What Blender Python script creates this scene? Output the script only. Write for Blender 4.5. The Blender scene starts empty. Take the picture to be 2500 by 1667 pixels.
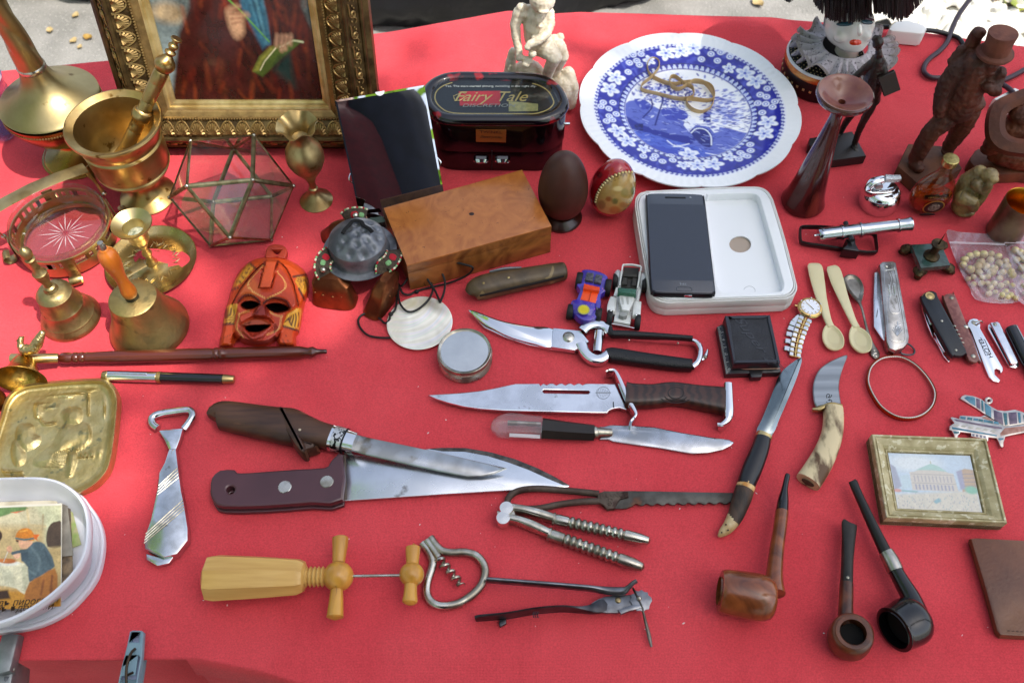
import bpy,bmesh,math,random
import numpy as np
from mathutils import Vector,Matrix,noise
from math import sin,cos,pi,radians
random.seed(7)
rng = np.random.default_rng(5)
scn = bpy.context.scene
COL = scn.collection

# ------------------------------------------------------------------ camera, sky, sun, exposure
FPX,CX,CY,PIT,HC = 2250.0,1250.0,833.5,radians(57),0.868   # survey of the place: lens, tilt, height above table top (z = 0)
GZ = -0.74                                                          # asphalt level
cam_d = bpy.data.cameras.new('camera'); cam = bpy.data.objects.new('camera',cam_d); COL.objects.link(cam)
cam.location = (0,0,HC); cam.rotation_euler = (pi/2 - PIT,0,0)
cam_d.sensor_width = 36; cam_d.lens = 36*FPX/2500; cam_d.clip_start = .02; cam_d.clip_end = 500
cam_d.dof.use_dof = True; cam_d.dof.focus_distance = 1.0; cam_d.dof.aperture_fstop = 9
scn.camera = cam
SUN_DIR = Vector((0.42,-0.18,0.89)).normalized()                  # towards the sun
el = math.asin(SUN_DIR.z); az = math.atan2(SUN_DIR.x,SUN_DIR.y)
wd = bpy.data.worlds.new('World'); scn.world = wd; wd.use_nodes = True
nt = wd.node_tree; bg = nt.nodes['Background']
sky = nt.nodes.new('ShaderNodeTexSky'); sky.sky_type = 'NISHITA'; sky.sun_disc = False
sky.sun_elevation = el; sky.sun_rotation = az; sky.dust_density = 2.5; sky.air_density = 1.0; sky.ozone_density = 1.0
hs = nt.nodes.new('ShaderNodeHueSaturation'); hs.inputs['Saturation'].default_value = .62        # sky colour desaturated for more neutral light in the shade
nt.links.new(sky.outputs[0],hs.inputs['Color']); nt.links.new(hs.outputs[0],bg.inputs[0]); bg.inputs[1].default_value = 0.15
sl = bpy.data.lights.new('sun','SUN'); sl.energy = 2.8; sl.angle = radians(0.6); sl.color = (1,.955,.89)
sun = bpy.data.objects.new('sun',sl); COL.objects.link(sun)
sun.rotation_euler = SUN_DIR.to_track_quat('Z','Y').to_euler(); sun.location = (3,0,4)
vs = scn.view_settings; vs.view_transform = 'Standard'; vs.look = 'None'; vs.exposure = 0.95; vs.gamma = 1; vs.use_curve_mapping = False
scn.cycles.max_bounces = 10; scn.cycles.transparent_max_bounces = 12; scn.cycles.transmission_bounces = 10
scn.cycles.caustics_reflective = False; scn.cycles.caustics_refractive = False
scn.cycles.sample_clamp_indirect = 6

# ------------------------------------------------------------------ survey helpers: from a sighted point to the place on the table
cP,sP = cos(PIT),sin(PIT)
def W(x,y,z=0.0):
    a,b = (x-CX)/FPX,(CY-y)/FPX
    d = Vector((a,cP+b*sP,-sP+b*cP))
    return Vector((0,0,HC)) + d*((z-HC)/d.z)
def DEP(p): return p[1]*cP - (p[2]-HC)*sP
def HT(bx,by,ty):
    B_ = W(bx,by); b = (CY-ty)/FPX
    return B_.y*(b*cP-sP)/(cP+b*sP) + HC
class Z:
    def __init__(s,x0,y0,k): s.x0,s.y0,s.k = x0,y0,k
    def n(s,x,y): return s.x0+x/s.k,s.y0+y/s.k
    def __call__(s,x,y,z=0.0): return W(*s.n(x,y),z)
    def m(s,p,px): return px/s.k*DEP(p)/FPX          # zoom pixels -> metres at p
    def h(s,bx,by,ty):
        a = s.n(bx,by); return HT(a[0],a[1],s.y0+ty/s.k)
Z1=Z(0,0,3.734); Z2=Z(400,0,3.733); Z3=Z(800,0,3.564); Z4=Z(1400,30,3.733); Z5=Z(1880,0,3.563); Z6=Z(0,380,3.136); Z7=Z(380,300,2.703); Z8=Z(740,380,2.703)
Y1=Z(1340,360,3.564); Y2=Z(1940,360,3.136); Y3=Z(1900,600,3.137); Y4=Z(1000,700,3.015); Y5=Z(0,820,3.015); Y6=Z(480,950,2.502); Y7=Z(1140,1100,3.135); Y8=Z(1700,850,1.936)
V1=Z(0,1140,2.976); V2=Z(2240,0,6.031); V3=Z(2100,850,2.09); V4=Z(1350,620,7.127); V5=Z(1720,740,6.029); V6=Z(2280,180,4.127); V7=Z(500,580,5.225); V8=Z(740,490,5.407)
N=Z(0,0,1)
U1=Z(0,1500,1.8816); U3=Z(1230,0,5.6); U4=Z(1920,0,6.03); U5=Z(2080,540,5.6); U6=Z(2220,680,5.6); U7=Z(2300,940,9.225)

def sm(pts,k=4,closed=False):
    """Catmull-Rom through points of any dimension"""
    pts = [np.array(tuple(p),float) for p in pts]; n = len(pts); out = []
    if k <= 1: return [tuple(p) for p in pts]
    for i in range(n if closed else n-1):
        p1,p2 = pts[i],pts[(i+1) % n]
        p0 = pts[i-1] if (closed or i > 0) else 2*p1-p2
        p3 = pts[(i+2) % n] if (closed or i+2 < n) else 2*p2-p1
        for j in range(k):
            t = j/k
            out.append(tuple(.5*((2*p1)+(p2-p0)*t+(2*p0-5*p1+4*p2-p3)*t*t+(3*p1-p0-3*p2+p3)*t**3)))
    if not closed: out.append(tuple(pts[-1]))
    return out
def OL(zv,pts,z=0.0,k=1,closed=True):
    return [zv(p[0],p[1],z) for p in sm([p[:2] for p in pts],k,closed)]
def PT(zv,pts,k=1):
    """path of (x, y, z) sightings"""
    return [zv(p[0],p[1],p[2]) for p in sm(pts,k,False)]
def LT(zv,bx,by,rows):
    """turned profile about the vertical at base (bx,by): rows (y of ring centre, half width)"""
    c = zv(bx,by); out = []
    for y,hw in rows:
        z = zv.h(bx,by,y); out.append((zv.m((c.x,c.y,z),hw),z))
    return c,out
def lin(hexs):
    r = []
    for i in (0,2,4):
        v = int(hexs[i:i+2],16)/255; r.append(v/12.92 if v <= .04045 else ((v+.055)/1.055)**2.4)
    return tuple(r)

# ------------------------------------------------------------------ mesh collector
class MB:
    def __init__(s): s.v = []; s.f = []; s.c = None
    def add(s,vs,fs):
        o = len(s.v); s.v += [Vector(p) for p in vs]; s.f += [tuple(i+o for i in f) for f in fs]; return s
    def lathe(s,prof,n=40,c=(0,0,0),ax=(0,0,1),k=1,wob=None,closed=False,sx=1,sy=1,rot=0,caps=True):
        ax = Vector(ax).normalized(); c = Vector(c)
        if abs(ax.z) > .999: u,w = Vector((1,0,0)),Vector((0,1,0))*(1 if ax.z > 0 else -1)
        else:
            u = Vector((0,0,1)).cross(ax).normalized(); w = ax.cross(u)
        prof = sm(prof,k) if k > 1 else prof
        vs = []; fs = []; m = len(prof)
        for r,z in prof:
            for j in range(n):
                a = 2*pi*j/n+rot; rr = r*(wob(a,z) if wob else 1)
                vs.append(c+u*(rr*cos(a)*sx)+w*(rr*sin(a)*sy)+ax*z)
        for i in range(m-1+(1 if closed else 0)):
            i2 = (i+1) % m
            for j in range(n):
                fs.append((i*n+j,i*n+(j+1) % n,i2*n+(j+1) % n,i2*n+j))
        if not closed and caps:
            if prof[0][0] > 1e-5: fs.append(tuple(range(n-1,-1,-1)))
            if prof[-1][0] > 1e-5: fs.append(tuple((m-1)*n+j for j in range(n)))
        return s.add(vs,fs)
    def tube(s,path,rad,n=10,up=None,cap=True,closed=False,ex=2.0,flatb=None):
        """sweep an ellipse (or superellipse, exponent ex) along a path; rad: number, list of numbers or list of (half width, half height)"""
        P = [Vector(p) for p in path]; m = len(P)
        R = rad if isinstance(rad,(list,tuple)) and not (len(rad) == 2 and m != 2) else [rad]*m
        if len(R) != m: R = [R[min(len(R)-1,int(i*len(R)/m))] for i in range(m)]
        vs = []; fs = []; prevu = None
        for i in range(m):
            a = P[i-1] if (i or closed) else P[i]; b = P[(i+1) % m] if (i < m-1 or closed) else P[i]
            t = (b-a); t = t.normalized() if t.length > 1e-9 else Vector((1,0,0))
            if up is not None:
                sd = t.cross(Vector(up))
                if sd.length < 1e-4: sd = prevu if prevu is not None else Vector((1,0,0))
            else:
                if prevu is None:
                    sd = t.cross(Vector((0,0,1)))
                    if sd.length < .05: sd = t.cross(Vector((0,1,0)))
                else: sd = prevu - t*prevu.dot(t)
            sd.normalize(); prevu = sd; nn = sd.cross(t)
            r = R[i]; rw,rh = (r if isinstance(r,(list,tuple)) else (r,r))
            for j in range(n):
                A = 2*pi*j/n; ca,sa = cos(A),sin(A)
                if ex != 2.0:
                    ca = math.copysign(abs(ca)**(2/ex),ca); sa = math.copysign(abs(sa)**(2/ex),sa)
                q = P[i]+sd*(ca*rw)+nn*(sa*rh)
                if flatb is not None and q.z < flatb: q.z = flatb
                vs.append(q)
        for i in range(m-1+(1 if closed else 0)):
            i2 = (i+1) % m
            for j in range(n): fs.append((i*n+j,i*n+(j+1) % n,i2*n+(j+1) % n,i2*n+j))
        if cap and not closed:
            fs.append(tuple(range(n-1,-1,-1))); fs.append(tuple((m-1)*n+j for j in range(n)))
        return s.add(vs,fs)
    def prism(s,out,z0,z1=None,bev=0.0,drop=None,bot=0.0,ins=None):
        """extrude a traced outline (its own z, or z1, is the top) down to z0, with a rounded or ground edge"""
        pts = [Vector(p) for p in out]
        if z1 is not None:
            for p in pts: p.z = z1
        n = len(pts); drop = bev if drop is None else drop
        area = sum(pts[i].x*pts[(i+1) % n].y-pts[(i+1) % n].x*pts[i].y for i in range(n))
        if area < 0: pts.reverse()
        nor = []
        for i in range(n):
            a,b,c = pts[i-1],pts[i],pts[(i+1) % n]
            e1 = (b-a).xy; e2 = (c-b).xy
            e1 = e1.normalized() if e1.length > 1e-9 else e2.normalized(); e2 = e2.normalized() if e2.length > 1e-9 else e1
            q = Vector((-(e1.y+e2.y),e1.x+e2.x)); L = q.length
            q = q/L if L > 1e-6 else Vector((-e1.y,e1.x)); q /= max(.45,q.dot(Vector((-e1.y,e1.x))))
            nor.append(q)
        rings = []
        if bot: rings.append([(p.x+q.x*bot,p.y+q.y*bot,z0) for p,q in zip(pts,nor)]); rings.append([(p.x,p.y,z0+bot) for p in pts])
        else: rings.append([(p.x,p.y,z0) for p in pts])
        if bev:
            rings.append([(p.x,p.y,p.z-drop) for p in pts])
            if drop == bev: rings.append([(p.x+q.x*bev*.3,p.y+q.y*bev*.3,p.z-bev*.3) for p,q in zip(pts,nor)])
            rings.append([(p.x+q.x*bev,p.y+q.y*bev,p.z) for p,q in zip(pts,nor)])
        else: rings.append([tuple(p) for p in pts])
        vs = [v for r in rings for v in r]; fs = []
        for i in range(len(rings)-1):
            for j in range(n): fs.append((i*n+j,i*n+(j+1) % n,(i+1)*n+(j+1) % n,(i+1)*n+j))
        fs.append(tuple(range(n-1,-1,-1))); fs.append(tuple((len(rings)-1)*n+j for j in range(n)))
        return s.add(vs,fs)
    def box(s,c,size,bev=0.0,X=(1,0,0),Y=(0,1,0)):
        """box centred at c, axes X, Y and their cross; chamfered"""
        c = Vector(c); X = Vector(X).normalized(); Y = Vector(Y); Y = (Y-X*Y.dot(X)).normalized(); Zz = X.cross(Y)
        hx,hy,hz = size[0]/2,size[1]/2,size[2]/2; b = min(bev,hx*.9,hy*.9,hz*.9)
        def T(x,y,z): return c+X*x+Y*y+Zz*z
        if b <= 0:
            v = [T(x,y,z) for z in (-hz,hz) for y in (-hy,hy) for x in (-hx,hx)]
            return s.add(v,[(0,2,3,1),(4,5,7,6),(0,1,5,4),(2,6,7,3),(0,4,6,2),(1,3,7,5)])
        rings = []
        for z,i in ((-hz,b),(-hz+b,0),(hz-b,0),(hz,b)):
            ax,ay = hx-i,hy-i; e = b if i == 0 else b*.55
            rings.append([T(x,y,z) for x,y in ((-ax+e,-ay),(ax-e,-ay),(ax,-ay+e),(ax,ay-e),(ax-e,ay),(-ax+e,ay),(-ax,ay-e),(-ax,-ay+e))])
        vs = [v for r in rings for v in r]; fs = []
        for i in range(3):
            for j in range(8): fs.append((i*8+j,i*8+(j+1) % 8,(i+1)*8+(j+1) % 8,(i+1)*8+j))
        fs.append(tuple(range(7,-1,-1))); fs.append(tuple(24+j for j in range(8)))
        return s.add(vs,fs)
    def ball(s,c,r,nu=20,nv=12,X=(1,0,0),Y=(0,1,0)):
        c = Vector(c); r = (r,r,r) if not isinstance(r,(tuple,list)) else r
        X = Vector(X).normalized(); Y = Vector(Y); Y = (Y-X*Y.dot(X)).normalized(); Zz = X.cross(Y)
        vs = [c-Zz*r[2]]; fs = []
        for i in range(1,nv):
            t = -pi/2+pi*i/nv
            for j in range(nu): vs.append(c+X*(r[0]*cos(t)*cos(2*pi*j/nu))+Y*(r[1]*cos(t)*sin(2*pi*j/nu))+Zz*(r[2]*sin(t)))
        vs.append(c+Zz*r[2]); L = len(vs)-1
        for j in range(nu):
            fs.append((0,1+(j+1) % nu,1+j)); fs.append((L,L-nu+j,L-nu+(j+1) % nu))
        for i in range(nv-2):
            for j in range(nu): fs.append((1+i*nu+j,1+i*nu+(j+1) % nu,1+(i+1)*nu+(j+1) % nu,1+(i+1)*nu+j))
        return s.add(vs,fs)
    def grid(s,fn,nu,nv,cu=False):
        vs = [fn(i/(nu if cu else nu-1),j/(nv-1)) for j in range(nv) for i in range(nu)]; fs = []
        for j in range(nv-1):
            for i in range(nu if cu else nu-1):
                i2 = (i+1) % nu; fs.append((j*nu+i,j*nu+i2,(j+1)*nu+i2,(j+1)*nu+i))
        return s.add(vs,fs)
    def xf(s,fn,start=0):
        for i in range(start,len(s.v)): s.v[i] = Vector(fn(s.v[i]))
        return s
def _root(o):
    while o.parent: o = o.parent
    return o
def B(mb,name,mat,parent=None,sharp=38,fix=True,smooth=True,thick=0,sub=0):
    me = bpy.data.meshes.new(name)
    off = _root(parent).location if parent else Vector((0,0,0))
    loc = None
    if parent is None:
        xs = [v.x for v in mb.v]; ys = [v.y for v in mb.v]; zs = [v.z for v in mb.v]
        loc = Vector(((min(xs)+max(xs))/2,(min(ys)+max(ys))/2,min(zs))); off = loc
    me.from_pydata([tuple(v-off) for v in mb.v],[],mb.f)
    if mb.c is not None:
        at = me.color_attributes.new('Col','FLOAT_COLOR','POINT')
        at.data.foreach_set('color',np.c_[np.array(mb.c,float).reshape(-1,3),np.ones(len(mb.v))].ravel().astype(np.float32))
    if fix:
        bm = bmesh.new(); bm.from_mesh(me); bmesh.ops.recalc_face_normals(bm,faces=bm.faces); bm.to_mesh(me); bm.free()
    if smooth:
        me.shade_smooth(); me.set_sharp_from_angle(angle=radians(sharp))
    me.materials.append(mat)
    o = bpy.data.objects.new(name,me); COL.objects.link(o)
    if parent: o.parent = parent
    else: o.location = loc
    if thick:
        md = o.modifiers.new('t','SOLIDIFY'); md.thickness = thick; md.offset = 0
    if sub:
        md = o.modifiers.new('s','SUBSURF'); md.levels = sub; md.render_levels = sub
    return o
def tag(o,label,cat,group=None,kind=None):
    if label: o['label'] = label
    if cat: o['category'] = cat
    if group: o['group'] = group
    if kind: o['kind'] = kind
    return o
def T(name,label,cat,loc,group=None):
    o = bpy.data.objects.new(name,None); COL.objects.link(o); o.location = loc; o.empty_display_size = .01
    return tag(o,label,cat,group)
def solo(mb,name,mat,label,cat,group=None,**k): return tag(B(mb,name,mat,**k),label,cat,group)
def struct(o): o['kind'] = 'structure'; return o
def dup(o,parent,loc=None,rot=None,scale=None):
    c = o.copy(); COL.objects.link(c); c.parent = parent
    if loc is not None: c.location = loc
    if rot is not None: c.rotation_euler = rot
    if scale is not None: c.scale = scale
    return c
def bake(o):
    """apply modifiers"""
    dg = bpy.context.evaluated_depsgraph_get(); me = bpy.data.meshes.new_from_object(o.evaluated_get(dg)); o.modifiers.clear()
    old = o.data; o.data = me; me.name = old.name
    return o
def sculpt(prims,name,mat,parent=None,vox=.0015,smo=4,rough=0,rsc=120,fine=0):
    """one continuous carved body: overlapping solids fused by a voxel remesh; prims ('e',c,r[,X,Y]) or ('c',[pts],[radii])"""
    mb = MB()
    for p in prims:
        if p[0] == 'e': mb.ball(p[1],p[2],18,12,*(p[3:]))
        elif p[0] == 'b': mb.box(p[1],p[2],.001,*(p[3:]))
        else:
            pts,rr = p[1],p[2]; mb.tube(pts,rr,14)
            for q,r in ((pts[0],rr[0]),(pts[-1],rr[-1])):
                r = min(r) if isinstance(r,tuple) else r
                mb.ball(q,r,12,8)
    o = B(mb,name,mat,parent)
    md = o.modifiers.new('r','REMESH'); md.mode = 'VOXEL'; md.voxel_size = vox; md.use_smooth_shade = True
    md = o.modifiers.new('m','SMOOTH'); md.iterations = smo; md.factor = .5
    bake(o); me = o.data
    if rough:
        n = len(me.vertices); co = np.empty(n*3); me.vertices.foreach_get('co',co); no = np.empty(n*3); me.vertices.foreach_get('normal',no)
        co = co.reshape(-1,3); no = no.reshape(-1,3)
        d = np.array([noise.noise(Vector(c)*rsc)+.5*noise.noise(Vector(c)*rsc*2.3)+.45*noise.noise(Vector((c[0]*3,c[1]*3,c[2]))*rsc*2.6) for c in co])
        co += no*(d*rough)[:,None]; me.vertices.foreach_set('co',co.ravel()); me.update()
    me.shade_smooth()
    if not me.materials: me.materials.append(mat)
    return o
def flat2d(outs,name,mat,parent,z0,z1,bev=0.0):
    """flat plate from traced outlines (first = rim, rest = holes), really cut through"""
    cu = bpy.data.curves.new(name,'CURVE'); cu.dimensions = '2D'; cu.fill_mode = 'BOTH'
    for o_ in outs:
        sp = cu.splines.new('POLY'); sp.points.add(len(o_)-1); sp.use_cyclic_u = True
        for p,q in zip(sp.points,o_): p.co = (q[0],q[1],0,1)
    cu.extrude = max(1e-5,(z1-z0)/2-bev); cu.bevel_depth = bev; cu.bevel_resolution = 1; cu.offset = -bev
    ob = bpy.data.objects.new(name,cu); COL.objects.link(ob)
    dg = bpy.context.evaluated_depsgraph_get(); me = bpy.data.meshes.new_from_object(ob.evaluated_get(dg))
    bpy.data.objects.remove(ob)
    mb = MB(); mb.add([Vector(v.co)+Vector((0,0,(z0+z1)/2)) for v in me.vertices],[tuple(p.vertices) for p in me.polygons])
    bpy.data.meshes.remove(me)
    return B(mb,name,mat,parent,sharp=30)
def text(s,size,o,X,Y,name,mat,parent,shear=0,ext=.0001,align='CENTER',sx=1.0,bold=0):
    """lettering as flat raised print: centre o, baseline along X, upright along Y"""
    cu = bpy.data.curves.new(name,'FONT'); cu.body = s; cu.size = size; cu.shear = shear; cu.align_x = align; cu.align_y = 'CENTER'; cu.extrude = ext; cu.offset = bold
    ob = bpy.data.objects.new(name,cu); COL.objects.link(ob)
    dg = bpy.context.evaluated_depsgraph_get(); me = bpy.data.meshes.new_from_object(ob.evaluated_get(dg)); bpy.data.objects.remove(ob)
    X = Vector(X).normalized(); Y = Vector(Y).normalized(); Nn = X.cross(Y); o = Vector(o)
    mb = MB(); mb.add([o+X*(v.co.x*sx)+Y*v.co.y+Nn*v.co.z for v in me.vertices],[tuple(p.vertices) for p in me.polygons])
    bpy.data.meshes.remove(me)
    return B(mb,name,mat,parent,smooth=False,fix=False)

# ------------------------------------------------------------------ materials
def M(name,c,c2=None,metal=0,rough=.5,sc=40,det=5,lo=.38,hi=.62,bump=0,bsc=None,r2=None,kind='noise',dist=0.0,
      st=(1,1,1),coat=0,tr=0,ior=1.45,sss=0,sheen=0,spec=.5,c3=None,sc3=None,t3=.62,alpha=1,attr=False,crough=.08,aniso=0,rot=(0,0,0)):
    m = bpy.data.materials.new(name); m.use_nodes = True; n = m.node_tree.nodes; L = m.node_tree.links; b = n['Principled BSDF']
    I = b.inputs
    I['Base Color'].default_value = (*lin(c),1); I['Metallic'].default_value = metal; I['Roughness'].default_value = rough
    I['IOR'].default_value = ior; I['Coat Weight'].default_value = coat; I['Coat Roughness'].default_value = crough; I['Transmission Weight'].default_value = tr
    I['Specular IOR Level'].default_value = spec; I['Alpha'].default_value = alpha; I['Anisotropic'].default_value = aniso
    if sss: I['Subsurface Weight'].default_value = sss; I['Subsurface Radius'].default_value = (.006,.004,.003); I['Subsurface Scale'].default_value = 1
    if sheen: I['Sheen Weight'].default_value = sheen; I['Sheen Roughness'].default_value = .4
    tc = n.new('ShaderNodeTexCoord'); mp = n.new('ShaderNodeMapping'); mp.inputs['Scale'].default_value = st; mp.inputs['Rotation'].default_value = rot
    L.new(tc.outputs['Object'],mp.inputs[0]); vec = mp.outputs[0]
    def tex(scale,kd='noise',d=det):
        if kd == 'noise':
            t = n.new('ShaderNodeTexNoise'); t.inputs['Scale'].default_value = scale; t.inputs['Detail'].default_value = d; t.inputs['Distortion'].default_value = dist; L.new(vec,t.inputs[0]); return t.outputs[0]
        if kd == 'wave':
            t = n.new('ShaderNodeTexWave'); t.inputs['Scale'].default_value = scale; t.inputs['Distortion'].default_value = dist; t.inputs['Detail'].default_value = 3; L.new(vec,t.inputs[0]); return t.outputs[1]
        t = n.new('ShaderNodeTexVoronoi'); t.inputs['Scale'].default_value = scale; L.new(vec,t.inputs[0]); return t.outputs[0]
    def ramp(src,l,h_):
        r = n.new('ShaderNodeMapRange'); r.inputs[1].default_value = l; r.inputs[2].default_value = h_; r.clamp = True; L.new(src,r.inputs[0]); return r.outputs[0]
    def mix(f,a,bb):
        x = n.new('ShaderNodeMix'); x.data_type = 'RGBA'; L.new(f,x.inputs[0])
        for s_,v in ((6,a),(7,bb)):
            if isinstance(v,tuple): x.inputs[s_].default_value = (*v,1)
            else: L.new(v,x.inputs[s_])
        return x.outputs[2]
    col = None; f = None
    if attr:
        a = n.new('ShaderNodeAttribute'); a.attribute_name = 'Col'; col = a.outputs[0]; L.new(col,I['Base Color'])
    if c2:
        f = ramp(tex(sc,kind),lo,hi); col = mix(f,lin(c),lin(c2)) if not attr else mix(f,col,lin(c2)); L.new(col,I['Base Color'])
    if c3:
        g = ramp(tex(sc3 or sc*3),t3,t3+.06); col = mix(g,col if col is not None else lin(c),lin(c3)); L.new(col,I['Base Color'])
    if r2 is not None:
        rr = n.new('ShaderNodeMapRange'); rr.inputs[3].default_value = rough; rr.inputs[4].default_value = r2
        L.new(f if f is not None else ramp(tex(sc),lo,hi),rr.inputs[0]); L.new(rr.outputs[0],I['Roughness'])
    if bump:
        bn = n.new('ShaderNodeBump'); bn.inputs['Strength'].default_value = 1; bn.inputs['Distance'].default_value = bump
        L.new(tex(bsc or sc*4,'noise',3),bn.inputs['Height']); L.new(bn.outputs[0],I['Normal'])
    return m
def glassy(name,tint='f4f8f6',ior=1.45,rough=.02,gl='ffffff',haze=0,hz='ffffff',fk=.75):
    """thin clear wall: light passes, Fresnel sheen on top"""
    m = bpy.data.materials.new(name); m.use_nodes = True; n = m.node_tree.nodes; L = m.node_tree.links; n.remove(n['Principled BSDF'])
    t = n.new('ShaderNodeBsdfTransparent'); t.inputs[0].default_value = (*lin(tint),1); g = n.new('ShaderNodeBsdfGlossy'); g.inputs[0].default_value = (*lin(gl),1); g.inputs['Roughness'].default_value = rough
    lw = n.new('ShaderNodeLayerWeight'); lw.inputs[0].default_value = .5; pw = n.new('ShaderNodeMath'); pw.operation = 'POWER'; pw.inputs[1].default_value = 3.2; L.new(lw.outputs['Facing'],pw.inputs[0])
    ma = n.new('ShaderNodeMath'); ma.operation = 'MULTIPLY_ADD'; ma.inputs[1].default_value = fk; ma.inputs[2].default_value = .045*(ior/1.45)**3; ma.use_clamp = True; L.new(pw.outputs[0],ma.inputs[0])
    mx = n.new('ShaderNodeMixShader'); L.new(ma.outputs[0],mx.inputs[0]); out = t.outputs[0]
    if haze:
        d = n.new('ShaderNodeBsdfDiffuse'); d.inputs[0].default_value = (*lin(hz),1); m2 = n.new('ShaderNodeMixShader'); m2.inputs[0].default_value = haze; L.new(out,m2.inputs[1]); L.new(d.outputs[0],m2.inputs[2]); out = m2.outputs[0]
    L.new(out,mx.inputs[1]); L.new(g.outputs[0],mx.inputs[2]); L.new(mx.outputs[0],n['Material Output'].inputs[0]); return m
class CV:
    """small paint or relief canvas laid over a flat sheet (print, picture, chased metal)"""
    def __init__(s,x0,y0,x1,y1,w,h,val):
        s.b = (x0,y0,x1,y1); s.w,s.h = w,h; s.X,s.Y = np.meshgrid(np.linspace(x0,x1,w),np.linspace(y0,y1,h))
        s.ch = 3 if isinstance(val,(str,tuple)) else 1; s.a = np.zeros((h,w,s.ch)); s.a[:] = s.v(val)
    def v(s,val): return np.array(lin(val) if isinstance(val,str) else val,float)
    def put(s,m,val,op='mix',al=1.0,sl=None):
        m = np.clip(m,0,1)[...,None]*al; sl = sl or (slice(None),slice(None)); A = s.a[sl]
        if op == 'mix': s.a[sl] = A*(1-m)+s.v(val)*m
        elif op == 'max': s.a[sl] = np.maximum(A,s.v(val)*m)
        else: s.a[sl] = A+s.v(val)*m
        return s
    def win(s,P,mg):
        P = np.array([p[:2] for p in P]); x0,y0,x1,y1 = s.b; fx,fy = (s.w-1)/(x1-x0),(s.h-1)/(y1-y0)
        i = sorted(((P[:,0].min()-mg-x0)*fx,(P[:,0].max()+mg-x0)*fx)); j = sorted(((P[:,1].min()-mg-y0)*fy,(P[:,1].max()+mg-y0)*fy))
        return (slice(max(0,int(j[0])),max(0,int(j[1])+2)),slice(max(0,int(i[0])),max(0,int(i[1])+2)))
    def sd(s,P,sl,closed=True):
        X,Y = s.X[sl],s.Y[sl]; d = np.full(X.shape,1e9); ins = np.zeros(X.shape,bool); n = len(P)
        for i in range(n if closed else n-1):
            ax,ay = P[i][:2]; bx,by = P[(i+1) % n][:2]; ex,ey = bx-ax,by-ay; L2 = ex*ex+ey*ey+1e-12
            t = np.clip(((X-ax)*ex+(Y-ay)*ey)/L2,0,1); d = np.minimum(d,np.hypot(X-ax-t*ex,Y-ay-t*ey))
            if closed: ins ^= ((ay > Y) != (by > Y)) & (X < ex*(Y-ay)/(ey if abs(ey) > 1e-9 else 1e-9)+ax)
        return np.where(ins,-d,d) if closed else d
    def poly(s,P,val,soft=2,k=1,op='mix',al=1.0):
        P = sm(P,k,True) if k > 1 else P; sl = s.win(P,soft); return s.put(.5-s.sd(P,sl)/soft,val,op,al,sl)
    def line(s,P,w,val,soft=2,k=1,op='mix',al=1.0):
        P = sm(P,k) if k > 1 else P; sl = s.win(P,w+soft); return s.put(.5+(w/2-s.sd(P,sl,False))/soft,val,op,al,sl)
    def dome(s,P,val,w,k=1):
        P = sm(P,k,True) if k > 1 else P; sl = s.win(P,1); return s.put(np.clip(-s.sd(P,sl)/(w*1.5),0,1)**.75,val,'max',1.0,sl)
    def ell(s,cx,cy,rx,ry,val,soft=.15,rot=0,op='mix',al=1.0):
        sl = s.win([(cx,cy)],max(rx,ry)*(1+soft)); c,q = cos(rot),sin(rot); dx,dy = s.X[sl]-cx,s.Y[sl]-cy; u = (dx*c+dy*q)/rx; v_ = (-dx*q+dy*c)/ry
        return s.put(.5+(1-np.hypot(u,v_))/soft,val,op,al,sl)
    def mot(s,amp,sc,seed=0):
        """brushy value mottling"""
        r = np.random.default_rng(seed); gw,gh = max(2,int(s.w/sc)),max(2,int(s.h/sc)); g = r.normal(0,1,(gh+2,gw+2))
        yi = np.linspace(0,gh,s.h); xi = np.linspace(0,gw,s.w); y0 = yi.astype(int); x0 = xi.astype(int); fy = (yi-y0)[:,None]; fx = (xi-x0)[None]
        z = (g[y0][:,x0]*(1-fy)*(1-fx)+g[y0+1][:,x0]*fy*(1-fx)+g[y0][:,x0+1]*(1-fy)*fx+g[y0+1][:,x0+1]*fy*fx)
        s.a = np.clip(s.a*(1+amp*z[...,None]),0,4); return s
    def get(s,x,y):
        x = np.clip((np.asarray(x)-s.b[0])/(s.b[2]-s.b[0])*(s.w-1),0,s.w-1.001); y = np.clip((np.asarray(y)-s.b[1])/(s.b[3]-s.b[1])*(s.h-1),0,s.h-1.001)
        i,j = x.astype(int),y.astype(int); fx,fy = (x-i)[...,None],(y-j)[...,None]
        r = s.a[j,i]*(1-fx)*(1-fy)+s.a[j,i+1]*fx*(1-fy)+s.a[j+1,i]*(1-fx)*fy+s.a[j+1,i+1]*fx*fy
        return r if s.ch == 3 else r[...,0]
def sheet(o,U,V_,nu,nv,col=None,hgt=None,bend=None):
    """flat printed sheet: corner o, edges U, V_; colour canvas in 0..1 with y down, optional height"""
    o,U,V_ = Vector(o),Vector(U),Vector(V_); Nn = U.cross(V_).normalized(); mb = MB()
    mb.grid(lambda u,v: o+U*u+V_*v+(Nn*hgt(u,v) if hgt else Vector((0,0,0))),nu,nv)
    if col:
        u,v = np.meshgrid(np.linspace(0,1,nu),np.linspace(0,1,nv)); mb.c = col.get(u*(col.b[2]-col.b[0])+col.b[0],(1-v)*(col.b[3]-col.b[1])+col.b[1]).reshape(-1,3)
    return mb
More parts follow.
